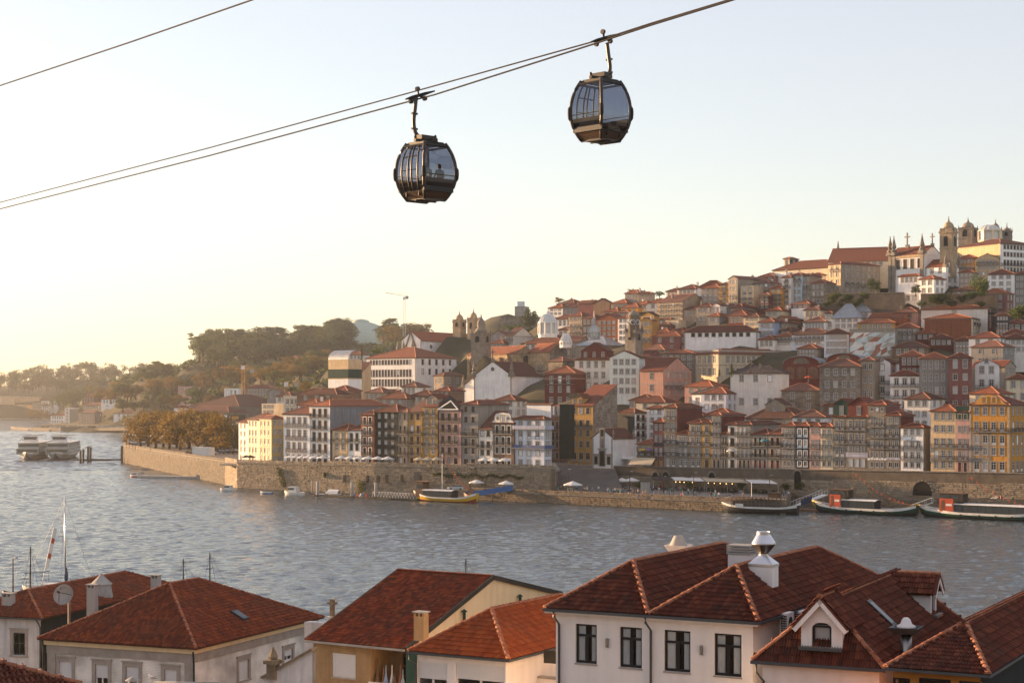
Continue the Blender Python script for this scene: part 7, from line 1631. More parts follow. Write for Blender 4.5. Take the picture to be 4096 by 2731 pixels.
# --- house with dormers on the right
A,B = PZ(R6.u(215),R6.v(1160),16.6),PZ(R6.u(1255),R6.v(1228),16.6)
f2 = near_root('dormer_house','house with dark brown tiled roof and two white dormers',A,B); rz,W,ZE = f2['_g']
pp,rr = hip_polys(0,W,0,17.5,ZE,2.55,1.6,1.6); near_roof(f2,pp,rr,'clay_dark',seed=7)
near_walls(f2,.35,W - .3,.35,17,ZE - .05,[],'near_white')
e = M(); e.box(-.05,W + .05,-.15,-.01,ZE - .13,ZE + .02); pm(e,'gutter',['gutter'],f2); pipe(f2,[(.2,-.08,ZE - .1),(.2,-.05,ZE - .5),(.45,.22,ZE - .9),(.1,.25,ZE - 2),(-.6,.25,ZE - 3.5)],.06)
def near_dormer(root,x,y,z,w,h,d,rz,arch=True,style='clay_dark',rise=.55,ovh=.35):
 dm = obj('dormer',None,root,(x,y,z),rz); m = M(); ww,wh,wz = w * .48,h * .86,.05
 facade(m,(-w / 2,0,-.6),(1,0,0),(0,1,0),w,0,h + .6,[(w / 2,wz + .6,ww,wh)],0,.25); m.face([(-w / 2,d,-.6),(-w / 2,0,-.6),(-w / 2,0,h),(-w / 2,d,h)]); m.face([(w / 2,0,-.6),(w / 2,d,-.6),(w / 2,d,h),(w / 2,0,h)])
 t = w * rise; m.face([(-w / 2,0,h),(w / 2,0,h),(0,0,h + t)])
 for s in (-1,1): m.slab([(s * (w / 2 + ovh),-.32,h - ovh * rise * 2 + .02),(s * (w / 2 + ovh),-.26,h - ovh * rise * 2 + .02),(0,-.26,h + t + .02),(0,-.32,h + t + .02)],.24)
 pm(m,'wall',['near_white'],dm)
 e = M(); e.box(-ww / 2,-ww / 2 + .1,.1,.2,wz,wz + wh); e.box(ww / 2 - .1,ww / 2,.1,.2,wz,wz + wh); e.box(-ww / 2 + .1,ww / 2 - .1,.1,.2,wz + wh - .1,wz + wh); e.box(-ww / 2 + .1,ww / 2 - .1,.1,.2,wz + wh * .8,wz + wh * .8 + .06); e.box(-ww / 2,ww / 2,.21,.22,wz,wz + wh,1)
 for s in (-1,1): e.face([(s * ww / 2,.05,wz + wh)] + [(s * ww / 2 * math.cos(a),.05,wz + wh - ww * .3 + ww * .3 * math.sin(a)) for a in [math.pi / 2 * i / 6 for i in range(7)]],2)
 pm(e,'window',['blackframe','window_glass','near_white'],dm)
 e = M(); e.box(-w / 2 - .05,w / 2 + .05,-.34,.1,wz - .14,wz - .005); pm(e,'sill',['gutter'],dm)
 s0 = ovh * rise * 2; o = -.34
 P2 = [[(w / 2 + ovh,o,h - s0 + .08),(w / 2 + ovh,d,h - s0 + .08),(0,d,h + t + .08),(0,o,h + t + .08)],[(-w / 2 - ovh,d,h - s0 + .08),(-w / 2 - ovh,o,h - s0 + .08),(0,o,h + t + .08),(0,d,h + t + .08)]]
 m = M()
 for p in P2: m.slab(p,.09)
 tm,me = tile_mesh('flat',.37,style); tone = [.1] * len(m.f)
 for poly in P2:
  pts = [Vector(p) for p in poly]; n = (pts[1] - pts[0]).cross(pts[2] - pts[0]).normalized(); n = n if n.z > 0 else -n; ee = Vector((0,0,1)).cross(n).normalized(); s = n.cross(ee); og = min(pts,key=lambda p: (p - pts[0]).dot(ee) + (p - pts[0]).dot(s) * 10)
  L1 = max((p - og).dot(ee) for p in pts); L2 = max((p - og).dot(s) for p in pts)
  for i in range(int(L1 / .235)):
   for j in range(int(L2 / .37) + 1):
    b = len(m.v); m.v += [tuple(og + ee * (i * .235 + a) + s * (j * .37 + b_) + n * (c + .01)) for a,b_,c in tm.v]; m.f += [tuple(b + k_ for k_ in f) for f in tm.f]; tone += [rng.random()] * len(tm.f)
 m.m = [0] * len(m.f); m.uv = [None] * len(m.f); rf = obj('roof',m.mesh('roof',[style],attr=tone),dm)
 e = M(); k_ = int(d / .42)
 for i in range(k_): e.lathe([(.15,0),(.12,.44)],7); n0 = len(e.v) - 14; e.v[n0:] = [(v_[0],o + i * .42 + v_[2],h + t + .07 + v_[1] * .8) for v_ in e.v[n0:]]
 pm(e,'ridge_tiles',['clay_ridge'],dm)
 return dm
q = ray(f2,R6.u(760),R6.v(1062),1,.35); near_dormer(f2,q.x,.35,q.z,1.8,1.2,2.4,0)
near_dormer(f2,W - .75,col_y(f2,R6.u(1640),W - .75),ZE + .66,1.5,1.35,2.2,R(90),rise=.42)
q = slope_hit(f2,R6.u(1235),R6.v(815),ZE,W,5.1 / W); tl = 2.55 / (W / 2); e = M(); s_ = .62; e.slab([(q.x + s_,q.y - .36,q.z - s_ * tl + .2),(q.x + s_,q.y + .36,q.z - s_ * tl + .2),(q.x - s_,q.y + .36,q.z + s_ * tl + .2),(q.x - s_,q.y - .36,q.z + s_ * tl + .2)],.16); sk = pm(e,'skylight',['blackframe'],f2)
e = M(); s_ = .5; e.face([(q.x + s_,q.y - .24,q.z - s_ * tl + .208),(q.x + s_,q.y + .24,q.z - s_ * tl + .208),(q.x - s_,q.y + .24,q.z + s_ * tl + .208),(q.x - s_,q.y - .24,q.z + s_ * tl + .208)]); pm(e,'pane',['sky_pane'],sk)
p = P(R6.u(1425),R6.v(1085),75.5); k = 75.5 / F / 1.9666; vt = thing('roof_vent','dark metal roof vent with white bell cap between the brown roofs','vent',p,R(-25)); e = M(); e.lathe([(.25,-1.),(.25,130 * k)],14); pm(e,'duct',['steel_dark'],vt,True)
e = M(); e.lathe([(.65,140 * k),(.9,190 * k),(.84,190 * k),(.6,150 * k)],4,0,ph=R(45)); pm(e,'tray',['gutter'],vt); e = M(); e.lathe([(.42,185 * k),(.4,198 * k),(.25,213 * k),(.19,245 * k),(.1,262 * k),(.02,264 * k)],18); pm(e,'bell_cap',['near_white'],vt,True)
# --- brown-roofed house at the right edge
A = PZ(R6.u(1262),R6.v(1215),17.3); B = A + Vector((.885,-.465,0)) * 4.05
f3 = near_root('orange_walled_house','orange-walled house with dark brown roof at the right edge',A,B); rz,W,ZE = f3['_g']
pp,rr = hip_polys(0,W,0,34,ZE,1.35,4.9,4); near_roof(f3,pp,rr,'clay_dark',seed=8)
ops = front_windows(f3,R6,[(1320,1302,1455,1500),(1525,1312,1775,1500),(1840,1330,2010,1500)],.4,'plain')
near_walls(f3,.4,W - .4,.4,33.6,ZE - .05,ops,'near_orange',side='wall_blackgreen')
e = M(); e.box(-.05,W + .05,-.12,-.01,ZE - .1,ZE); e.box(W + .01,W + .12,-.12,34,ZE - .1,ZE); pm(e,'gutter',['gutter'],f3)
# --- fragments: dark roof bottom left, pinnacle wall, stone cross, gull
p1,p2 = P(R3.u(-160),R3.v(1365),62),P(R3.u(650),R3.v(1582),62); g9 = thing('dark_roofed_house','dark tiled roof edge at the bottom left corner','house',(p1.x,p1.y,2.5)); g9['_g'] = (0.,1.,1.); a,b = loc(g9,p1),loc(g9,p2); c = Vector((1.2,-6,-3.4))
near_roof(g9,[[a + c,b + c,b,a]],[(a,b)],'clay_dark','barrel',seed=9); e = M(); e.face([a + Vector((0,.05,-.12)),b + Vector((0,.05,-.12)),Vector((b.x,.05,0)),Vector((a.x,.05,0))]); pm(e,'wall',['near_dirty'],g9)
p = P(R4.u(70),R4.v(1237),100); k = 100 / F / 1.96; wl = thing('church_wall','crumbling sloped stone wall with dark pinnacle','wall',p,R(-20)); e = M(); X = 465 * k
e.face([(0,0,-4),(X,0,-4),(X,0,285 * k),(90 * k,0,70 * k),(0,0,40 * k)]); e.face([(X,.4,-4),(0,.4,-4),(0,.4,40 * k),(90 * k,.4,70 * k),(X,.4,285 * k)]); pm(e,'wall',['near_dirty'],wl)
e = M(); e.slab([(20 * k,-.15,55 * k),(20 * k,.55,55 * k),(X,.55,300 * k),(X,-.15,300 * k)],.14); pm(e,'coping',['lichen_stone'],wl)
e = M(); c = 118 * k; e.box(c - .28,c + .28,-.2,.36,40 * k,160 * k); e.box(c - .42,c + .42,-.35,.5,160 * k,190 * k); e.lathe([(.24,190 * k),(.3,215 * k),(.14,265 * k),(.02,292 * k)],8,0,(c,.08)); pm(e,'pinnacle',['lichen_stone'],wl)
p = P(R4.u(645),R4.v(712),128); k = 128 / F / 1.96; cr = thing('stone_cross','old stone cross on a pedestal beside the brick house roof','cross',p - Vector((0,0,9)),R(-28)); e = M(); e.box(-.14,.14,-.14,.14,9,9 + 135 * k); e.box(-40 * k,40 * k,-.13,.13,9 + 95 * k,9 + 112 * k); pm(e,'cross',['lichen_stone'],cr)
e = M(); e.box(-.3,.3,-.3,.3,8.5,9); e.box(-2.2,2.2,-.4,.4,0,8.5); pm(e,'pedestal',['near_dirty'],cr)
# ------------------------------------------------------------ cable cars
Q_ = Blk(1500,0,1.8445)
mat('gondola_frame',(.05,.044,.04),.38,.1,metal=.5); mat('gondola_dark',(.012,.012,.013),.5,.1); mat('gondola_bronze',(.085,.055,.038),.5,.12,metal=.3); mat('rubber',(.012,.012,.012),.7); mat('cable_steel',(.014,.011,.01),.8)
clearglass('gondola_glass',(.36,.39,.46),.05)
def cableline(label,pts,Ya,ua,Yb,ub,r=.036):
 """pts: overview columns and rows; inverse depth runs linearly with the column"""
 k = 4096 / 2352; f = lambda u: 1 / (1 / Ya + (1 / Yb - 1 / Ya) * (u - ua) / (ub - ua)); q = [P(u * k,v * k,f(u)) for u,v in pts]; t_ = thing('steel_cable',label,'cable',q[0]); m = M()
 fine = []
 for i in range(len(q) - 1): fine += [q[i].lerp(q[i + 1],s / 6) for s in range(6)]
 m.tube([p - q[0] for p in fine + [q[-1]]],r,6); pm(m,'rope',['cable_steel'],t_,True); return f
cableline('upper haul cable carrying the right cabin',[(-500,583),(0,465),(480,340),(950,211),(1385,90),(1493,55),(1675,0),(1900,-72)],128,0,77,1390)
cableline('lower haul cable carrying the left cabin',[(-500,595),(0,480),(480,358),(956,229),(998,218),(1372,99),(1493,59),(1675,3),(1900,-68)],112,0,77,960)
cableline('single cable crossing the top left corner',[(-300,295),(0,197),(300,97),(580,0),(800,-78)],70,0,55,580,.027)
def ringpt(h,s,H=2.5):
 """half side of the cabin at height share h"""
 return .97 * (1 - (.37 * ((.46 - h) / .46) ** 2.1 if h < .46 else .36 * ((h - .46) / .54) ** 2.3))
def cabin(label,x,ytop,ybot,Y,yaw,hang,grip,door=True,number=None):
 k = Y / F / Q_.k; H = (ybot - ytop) * k; p = P(Q_.u(x),Q_.v(ybot),Y); t_ = thing('gondola_cabin',label,'cable car',p,yaw); hs_ = [i / 14 for i in range(15)]
 def pt(h,fx,fy,o=0.): a = ringpt(h,0) + o; return (fx * a,fy * a,H * h)
 for sx,sy in ((-1,-1),(1,-1),(1,1),(-1,1)):
  e = M(); e.tube([pt(h,sx * .965,sy * .965) for h in hs_],.075,8); pm(e,'corner_post',['gondola_frame'],t_,True)
  e = M(); e.tube([pt(h,sx,sy,.0) for h in (.33,.37,.45,.53,.57)],[.04,.085,.09,.085,.04],8); pm(e,'bumper',['rubber'],t_,True)
 for f in range(4):
  a = R(90) * f; ca,sa = round(math.cos(a)),round(math.sin(a)); W = lambda q: (q[0] * ca - q[1] * sa,q[0] * sa + q[1] * ca,q[2])
  g = M(); hh = [.13 + .8 * i / 10 for i in range(11)]
  for i in range(10): g.face([W(pt(hh[i],-.93,-.985)),W(pt(hh[i],.93,-.985)),W(pt(hh[i + 1],.93,-.985)),W(pt(hh[i + 1],-.93,-.985))])
  gl = pm(g,'glass_panel',['gondola_glass'],t_,True)
  e = M()
  for i in range(5): h0 = .02 + i * .022; e.face([W(pt(h0,-.97,-1 + .01 * (i % 2))),W(pt(h0,.97,-1 + .01 * (i % 2))),W(pt(h0 + .022,.97,-1 + .01 * (i % 2))),W(pt(h0 + .022,-.97,-1 + .01 * (i % 2)))])
  for i in range(6): h0 = .02 + i * .022; e.tube([W(pt(h0,-.97,-1.0)),W(pt(h0,.97,-1.))],.02,5)
  pm(e,'ribbed_skirt',['gondola_bronze'],t_)
  for h_,r_ in ((.94,.06),(.13,.035)) + (((.42,.02),) if f in (0,2) else ()): e = M(); e.tube([W(pt(h_,-.97,-.983)),W(pt(h_,.97,-.983))],r_,6); pm(e,'rail',['gondola_dark'],t_)
  if f == 3:
   for fx in (-.55,-.12,.12,.55):
    e = M(); e.tube([W(pt(h,fx,-.99)) for h in hs_[2:14]],.04,6); pm(e,'door_mullion',['gondola_frame'],t_,True)
   for h_,r_ in ((.74,.03),(.5,.02)): e = M(); e.tube([W(pt(h_,-.55,-.99)),W(pt(h_,.55,-.99))],r_,5); pm(e,'door_bar',['gondola_dark'],t_)
  if f in (0,2):
   e = M(); e.box(-.86,.86,.78,.86,H * .13,H * .36); e.box(-.8,.8,.35,.78,H * .2,H * .24); e.box(-.8,.8,.4,.44,H * .05,H * .2)
   st = pm(e,'seat',['gondola_dark'],t_,False,(0,0,0),a + math.pi)
 e = M(); a = ringpt(0,0); e.box(-a,a,-a,a,-.02,.05)
 for i in range(3): e.box(-a,a,-a + i * a,-a + i * a + .06,-.07,-.02)
 pm(e,'floor',['gondola_frame'],t_)
 e = M(); a = ringpt(1,0); e.box(-a * 1.02,a * 1.02,-a * 1.02,a * 1.02,H * .965,H); e.box(-a * .9,a * .9,-a * .9,a * .9,H,H + .05); rf = pm(e,'roof',['gondola_dark'],t_)
 e = M(); e.box(-a * 1.05,a * 1.05,-.07,.07,H + .05,H + .17); e.box(-.07,.07,-a * 1.05,a * 1.05,H + .055,H + .175)
 for sx,sy in ((-1,0),(1,0),(0,-1),(0,1)): e.lathe([(.05,H + .17),(.07,H + .25),(.03,H + .32)],8,0,(sx * a,sy * a))
 e.box(-.4,.4,-.18,.18,H + .17,H + .36); pm(e,'roof_frame',['gondola_frame'],rf)
 inv = -yaw
 def L_(q,dy=0.): v_ = P(Q_.u(q[0]),Q_.v(q[1]),Y + dy) - p; return (v_.x * math.cos(inv) - v_.y * math.sin(inv),v_.x * math.sin(inv) + v_.y * math.cos(inv),v_.z)
 pts = [Vector(L_(q)) for q in hang]; fine = []
 for i in range(len(pts) - 1):
  p0,p1,p2,p3 = pts[max(i - 1,0)],pts[i],pts[i + 1],pts[min(i + 2,len(pts) - 1)]
  for s in range(5): t = s / 5; fine.append(.5 * ((2 * p1) + (p2 - p0) * t + (2 * p0 - 5 * p1 + 4 * p2 - p3) * t * t + (3 * p1 - p0 - 3 * p2 + p3) * t ** 3))
 fine.append(pts[-1]); e = M(); e.tube(fine,.085,8); hg = pm(e,'hanger_arm',['gondola_frame'],t_,True)
 e = M()
 for q in (.3,.5): c = fine[int(len(fine) * q)]; e.box(c.x - .16,c.x + .16,c.y - .05,c.y + .05,c.z - .04,c.z + .04)
 pm(e,'step',['gondola_frame'],hg)
 e = M(); c = Vector(L_(grip)); sl_ = (c - Vector(L_((grip[0] - 50,grip[1] + 14)))).normalized()
 e.tube([c - sl_ * .62,c - sl_ * .3,c + sl_ * .3,c + sl_ * .75],[.03,.075,.075,.03],8)
 gp_ = pm(e,'cable_grip',['gondola_dark'],t_,True); e = M()
 for s,dz in ((-.35,-.16),(.28,-.2),(-.05,.3)): q = c + sl_ * s + Vector((0,0,dz)); e.tube([q + Vector((0,-.06,0)),q + Vector((0,.06,0))],.11,10); e.tube([c,q],.05,5)
 pm(e,'grip_roller',['gondola_frame'],gp_)
 return t_,H
g1_,H1 = cabin('left cable cabin with two passengers behind the glass',376,1062,1478,77,R(44),[(304,722),(296,800),(286,900),(300,980),(345,1025),(392,1052)],(322,706))
g2_,H2 = cabin('right empty cable cabin hanging higher',1664,600,1040,77,R(-46),[(1712,318),(1722,400),(1734,500),(1722,555),(1690,580),(1660,600)],(1690,284))
text(g1_,'11',.16,(-.82,-1.06,H1 * .36),R(0),'white_paint')
# ------------------------------------------------------------ people
def person_mats():
 for nm,key in (('person_top','c'),('person_legs','r')):
  m,t,b = nmat(nm); b.inputs['Roughness'].default_value = .9; oi = N(t,'ShaderNodeObjectInfo')
  if key == 'c': t.links.new(oi.outputs['Color'],b.inputs['Base Color'])
  else:
   cr = N(t,'ShaderNodeValToRGB'); cr.color_ramp.interpolation = 'CONSTANT'; e = cr.color_ramp.elements; e[0].color = (.02,.022,.03,1)
   for p_,c in ((.35,(.05,.07,.13)),(.6,(.30,.25,.18)),(.75,(.10,.09,.08)),(.9,(.5,.48,.44))): q = e.new(p_); q.color = (*c,1)
   e[len(e) - 1].position = .995; t.links.new(oi.outputs['Random'],cr.inputs[0]); t.links.new(cr.outputs[0],b.inputs['Base Color'])
 mat('skin',(.42,.24,.16),.6,.05); mat('hair',(.03,.02,.015),.8,.2)
person_mats()
def body(pose):
 key = ('body',pose)
 if key in CACHE: return CACHE[key]
 V,E,Rr = [],[],[]
 def v(p,r): V.append(p); Rr.append(r); return len(V) - 1
 def chain(start,pts):
  a = start
  for p,r in pts: b = v(p,r); E.append((a,b)); a = b
  return a
 if pose in ('stand','walk','talk'): hz,lean = .92,0.
 elif pose == 'sit': hz,lean = .52,.04
 else: hz,lean = .14,.12
 pel = v((0,0,hz),.15); ch = chain(pel,[((0,lean * .5,hz + .22),.145),((0,lean,hz + .42),.165)]); nk = chain(ch,[((0,lean,hz + .56),.065),((0,lean - .02,hz + .64),.085),((0,lean - .03,hz + .74),.1),((0,lean - .02,hz + .82),.07)])
 for s in (-1,1):
  if pose == 'stand' or pose == 'talk': chain(pel,[((s * .1,0,hz - .08),.1),((s * .11,-.01,.48),.068),((s * .12,.02,.1),.045),((s * .13,-.12,.04),.04)])
  elif pose == 'walk': f = s * .26; chain(pel,[((s * .09,0,hz - .08),.1),((s * .1,-f * .6 - .04,.48),.068),((s * .1,-f + .06 * (s < 0),.1),.045),((s * .1,-f - .12,.05),.04)])
  elif pose == 'sit': chain(pel,[((s * .11,-.08,hz),.1),((s * .13,-.42,hz + .02),.07),((s * .13,-.44,.1),.045),((s * .13,-.56,.04),.04)])
  else: chain(pel,[((s * .12,-.1,hz),.1),((s * .16,-.42,.42),.065),((s * .15,-.62,.08),.045),((s * .15,-.72,.04),.04)])
  sh = v((s * .19,lean,hz + .47),.07); E.append((ch,sh))
  if pose == 'talk' and s > 0: chain(sh,[((s * .27,-.1,hz + .24),.045),((s * .16,-.3,hz + .42),.036),((s * .1,-.36,hz + .52),.04)])
  elif pose in ('sit','floor'): chain(sh,[((s * .27,lean - .04,hz + .22),.045),((s * .18,-.26,hz + .14),.036),((s * .14,-.36,hz + .14),.04)])
  else: sw = .12 * s if pose == 'walk' else .02; chain(sh,[((s * .26,sw * .4,hz + .18),.045),((s * .27,-.05 + sw,hz - .06),.035),((s * .27,-.07 + sw,hz - .16),.04)])
 me = bpy.data.meshes.new('body_' + pose); me.from_pydata(V,E,[]); ob = bpy.data.objects.new('tmp',me); COL.objects.link(ob); md = ob.modifiers.new('s','SKIN'); md.use_smooth_shade = True
 for i,sv in enumerate(me.skin_vertices[0].data): sv.radius = (Rr[i],Rr[i]); sv.use_root = (i == 0)
 sb = ob.modifiers.new('d','SUBSURF'); sb.levels = 1; sb.render_levels = 1
 dg = bpy.context.evaluated_depsgraph_get(); m2 = bpy.data.meshes.new_from_object(ob.evaluated_get(dg)); bpy.data.objects.remove(ob); bpy.data.meshes.remove(me)
 for n in ('skin','hair','person_top','person_legs'): m2.materials.append(G(n))
 for p in m2.polygons:
  c = p.center; z = c.z - hz
  if z > .60: k = 1 if (z > .76 or c.y > lean + .01) else 0
  elif z > .545 and abs(c.x) < .1: k = 0
  elif abs(c.x) > .2 and z < .2 and z > -.22 and pose in ('stand','walk'): k = 0
  elif pose in ('sit','floor') and c.y < -.2 and hz + .06 < c.z < hz + .3 and abs(c.x) < .24: k = 0
  elif z > .02: k = 2
  else: k = 3
  p.material_index = k
 m2.name = 'body_' + pose; CACHE[key] = m2; return m2
TOPS = [('white',(.62,.61,.58)),('black',(.02,.02,.022)),('blue',(.08,.13,.28)),('red',(.36,.04,.035)),('grey',(.22,.22,.22)),('beige',(.45,.36,.25)),('teal',(.05,.25,.28)),('yellow',(.5,.34,.05)),('dark green',(.04,.09,.05))]
def person(p,rz,pose,top,label,group=None,s=1.):
 o = obj('person',body(pose),None,p,rz); o.color = (*top,1); o.scale = (s,s,s); return tag(o,label,'person',group)
rp = random.Random(21)
def ground_z(X,Y):
 c = Y - 476.2 + .8 * X
 if 11 < X < 30 and c > 9: return zsq(c)
 return 2.5
def onground(u,v):
 z = 2.5
 for _ in range(12): p = PZ(u,v,z); z = ground_z(p.x,p.y)
 return PZ(u,v,z)
R7 = Blk(2000,1850,2.352); R8 = Blk(3000,1800,2.146)
STAND = [(x,y,R7) for x,y in ((332,262),(374,245),(385,246),(548,274),(592,278),(606,277),(640,272),(660,282),(772,262),(790,284),(808,286),(822,286),(870,290),(928,276),(975,252),(1010,296),(1030,296),(1066,298),(1082,296),(1098,300),(1112,300),(1124,298),(1140,304),(1156,268),(1290,292),(1604,308),(1675,290),(1720,320),(1772,300),(1790,302),(1984,334),(2026,314),(2060,340),(830,196),(890,216),(918,206),(945,206),(876,178),(846,180),(765,190),(752,212),(804,130),(836,122),(760,64),(786,66),(875,66),(566,52),(948,108),(1008,88),(1090,196))]
STAND += [(x,y,R8) for x,y in ((248,408),(290,398),(305,404),(332,406),(890,384),(925,386),(950,384),(1002,386),(1022,392),(1266,386),(1286,386),(1390,388),(1412,388),(1458,388),(1595,388),(1654,392),(1735,396),(1805,392),(1855,390),(1872,390),(2008,404),(2025,402),(2140,445),(2160,446),(2190,402),(2205,404),(2255,446),(2280,446),(2232,398),(2300,396),(2330,400))]
Rs = Blk(0,0,1)
for _ in range(130):
 X,c = (rp.uniform(13,28),rp.uniform(8,58)) if _ < 62 else (rp.triangular(2,66,30),rp.uniform(-1,38)); Y = bankY(X,c); z = zsq(c) if 11 < X < 30 and c > 9 else 2.5; STAND.append((CX + X * F / Y,VH + (CH - z) * F / Y,Rs))
STAND.sort(key=lambda a: a[2].u(a[0]))
for i,(x,y,bk) in enumerate(STAND):
 p = onground(bk.u(x),bk.v(y)); n_,c = TOPS[min(int(rp.random() ** 1.3 * 9),8)]; ps_ = rp.choice(['stand','walk','talk','stand'])
 person(p,rp.uniform(0,6.28),ps_,c,f'person in {n_} top on foot on the quay or square, {ordw(i)} from the left','people on foot on the quay',rp.uniform(.94,1.06))
SIT = [(x,y,R7) for x,y in ((196,266),(335,285),(360,284),(395,286),(424,288),(486,292),(504,292),(700,284),(716,286),(880,294),(1208,308),(1228,310),(1296,332),(1366,322),(1448,330),(1478,328),(1570,332),(1590,332),(1654,334),(1674,334),(1784,340),(1884,348),(1900,346),(1944,348))]
for i,(x,y,bk) in enumerate(SIT):
 p = onground(bk.u(x),bk.v(y)); n_,c = TOPS[rp.randrange(9)]; person(p,R(-38 + rp.uniform(-30,30)),'floor',c,f'person in {n_} top sitting at the quay edge, {ordw(i)} from the left','people sitting at the quay edge')
# passengers of the left cabin
for i,(dx,n_,c) in enumerate(((-.3,'white',(.5,.48,.46)),(.42,'grey',(.3,.32,.36)))):
 q = g1_.matrix_basis @ Vector((dx,-.4,H1 * .24 - .3)); person(q,g1_.rotation_euler.z + math.pi,'sit',c,('left passenger with brown hair in the left cable cabin','right passenger with short dark hair in the left cable cabin')[i],None,.98)
# ------------------------------------------------------------ parasols, lamps, terrace tents
mat('canvas_white',(.68,.66,.62),.9,.05); mat('canvas_beige',(.50,.42,.30),.9,.05); mat('canvas_dark',(.05,.04,.035),.9); mat('canvas_yellow',(.60,.38,.06),.9); mat('canvas_purple',(.22,.13,.30),.9); mat('canvas_teal',(.08,.26,.30),.9); mat('canvas_red',(.45,.08,.04),.9)
def parasol_meshes(r,h,mt):
 key = ('par',r,h,mt)
 if key not in CACHE:
  c = M(); k = 8; top = (0,0,h); rim = [(r * math.cos(math.tau * i / k + .39),r * math.sin(math.tau * i / k + .39),h - r * .36) for i in range(k)]; dn = [(x,y,z - .22) for x,y,z in rim]
  for i in range(k): j = (i + 1) % k; c.face([rim[i],rim[j],top]); c.face([dn[i],dn[j],rim[j],rim[i]]); c.face([rim[j],rim[i],(0,0,h - .06)])
  p_ = M(); p_.tube([(0,0,0),(0,0,h + .15)],.04,6); p_.lathe([(.4,0),(.4,.08),(.06,.1)],10); CACHE[key] = (c.mesh('canopy',[mt]),p_.mesh('pole',['sash_grey']))
 return CACHE[key]
def parasol(p,r,h,mt,label,group='parasols'):
 t_ = thing('parasol',label,'parasol',p,rng.uniform(0,1),group); c,k = parasol_meshes(r,h,mt); obj('canopy',c,t_); obj('pole',k,t_)
def onplane(blk,x,y,z): return PZ(blk.u(x),blk.v(y),z)
n = 0
for i,x in enumerate((690,745,815,880,945,1025,1220,1312,1405,1500,1600,1705)):
 u = A_.u(x); Y = rowY(u,2.2); X = (u - CX) * Y / F; parasol((X,Y,zL(X)),2.0,3.1,'canvas_white',f'white parasol on the river wall terrace, {ordw(i)} from the left','white terrace parasols')
for i,x in enumerate((2035,2122,2215)):
 u = A_.u(x); Y = rowY(u,4 + i); X = (u - CX) * Y / F; parasol((X,Y,zL(X)),1.9,3.0,'canvas_beige',f'beige parasol before the yellow houses, {ordw(i)} of three','beige terrace parasols')
for i,x in enumerate((622,722,836)):
 u = B_.u(x); Y = rowY(u,7.2); X = (u - CX) * Y / F; parasol((X,Y,zL(X)),1.9,3.0,'canvas_white',f'off-white parasol before the baroque gable house, {ordw(i)} of three','off-white terrace parasols')
for i,x in enumerate((205,246)):
 u = A_.u(x + 20); Y = rowY(u,3); X = (u - CX) * Y / F; parasol((X,Y,zL(X)),1.6,2.8,'canvas_dark',('left','right')[i] + ' of two dark parasols at the left end of the terrace','dark terrace parasols')
for i,(x,y) in enumerate(((540,1190),(848,1185))): parasol(Vector(((B_.u(x) - CX) / F,1,0)) * rowY(B_.u(x),.5) + Vector((0,0,2.5)),2.2,3.0,'canvas_white',('left','right')[i] + ' white parasol below the ivy of the river wall','parasols below the river wall')
parasol(Vector(((B_.u(1546) - CX) / F,1,0)) * rowY(B_.u(1546),8) + Vector((0,0,2.51)),2.6,3.2,'canvas_white','lone white parasol at the front of the square')
for i,(x,y) in enumerate(((1955,40),(2060,44),(2160,48))): parasol(Vector(((B_.u(x) - CX) / F,1,0)) * rowY(B_.u(x),y) + Vector((0,0,2.5)),2.3,3.0,'canvas_white',f'white parasol along the square cafe, {ordw(i)} of three','square cafe parasols')
for i,x in enumerate((2015,2085,2165)):
 u = B_.u(x); Y = rowY(u,64); X = (u - CX) * Y / F; parasol((X,Y,8.2),2.2,3.0,'canvas_white',f'white parasol beside the chapel, {ordw(i)} of three','parasols beside the chapel')
for i,(bk,x,y) in enumerate(((C_,1650,1260),(C_,1745,1262),(D_,68,1268),(D_,152,1272))): parasol(onplane(bk,x,y,2.5),1.9,3.1,'canvas_white',f'white parasol at the foot of the right wall, {ordw(i)} from the left','parasols at the right wall')
for i,(bk,x,y) in enumerate(((D_,1100,1300),(D_,1240,1300),(D_,1440,1305))): parasol(onplane(bk,x,y,2.5),2.3,3.0,'canvas_dark',f'dark parasol near the right end of the quay, {ordw(i)} of three','dark quay parasols')
# parasols hung on balconies
for (bk,x,y,mt,lb) in ((C_,162,940,'canvas_yellow','yellow balcony sunshade on the tiny stone house'),(C_,216,940,'canvas_purple','purple balcony sunshade on the tiny stone house'),(C_,1250,860,'canvas_teal','blue-green sunshade on a low stone house balcony'),(C_,950,950,'canvas_white','small white sunshade on a balcony of the slim white-striped house'),(C_,1645,285,'canvas_red','orange-red parasol on the market terrace')):
 u = bk.u(x); Y = rowY(u,58.6) if mt != 'canvas_red' else 552; parasol(P(u,bk.v(y),Y),1.25,2.0,mt,lb,'balcony sunshades')
def lamp(p,h,label,group='quay lamp posts',arm=1,name='lamp_post'):
 t_ = thing(name,label,'lamp post',p,R(-38),group); e = M(); e.tube([(0,0,0),(0,0,h)],[.11,.07],7); pm(e,'post',['rust_iron'],t_,True); e = M()
 if arm: e.tube([(0,0,h - .1),(.7,-.3,h + .05)],.05,5); e.box(.5,1.2,-.5,-.15,h,h + .12); pm(e,'lamp_head',['sash_grey'],t_)
 else: e.lathe([(.06,h),(.22,h + .15),(.26,h + .5),(.1,h + .65),(.02,h + .8)],8); pm(e,'lamp_head',['canvas_white'],t_)
i = 0
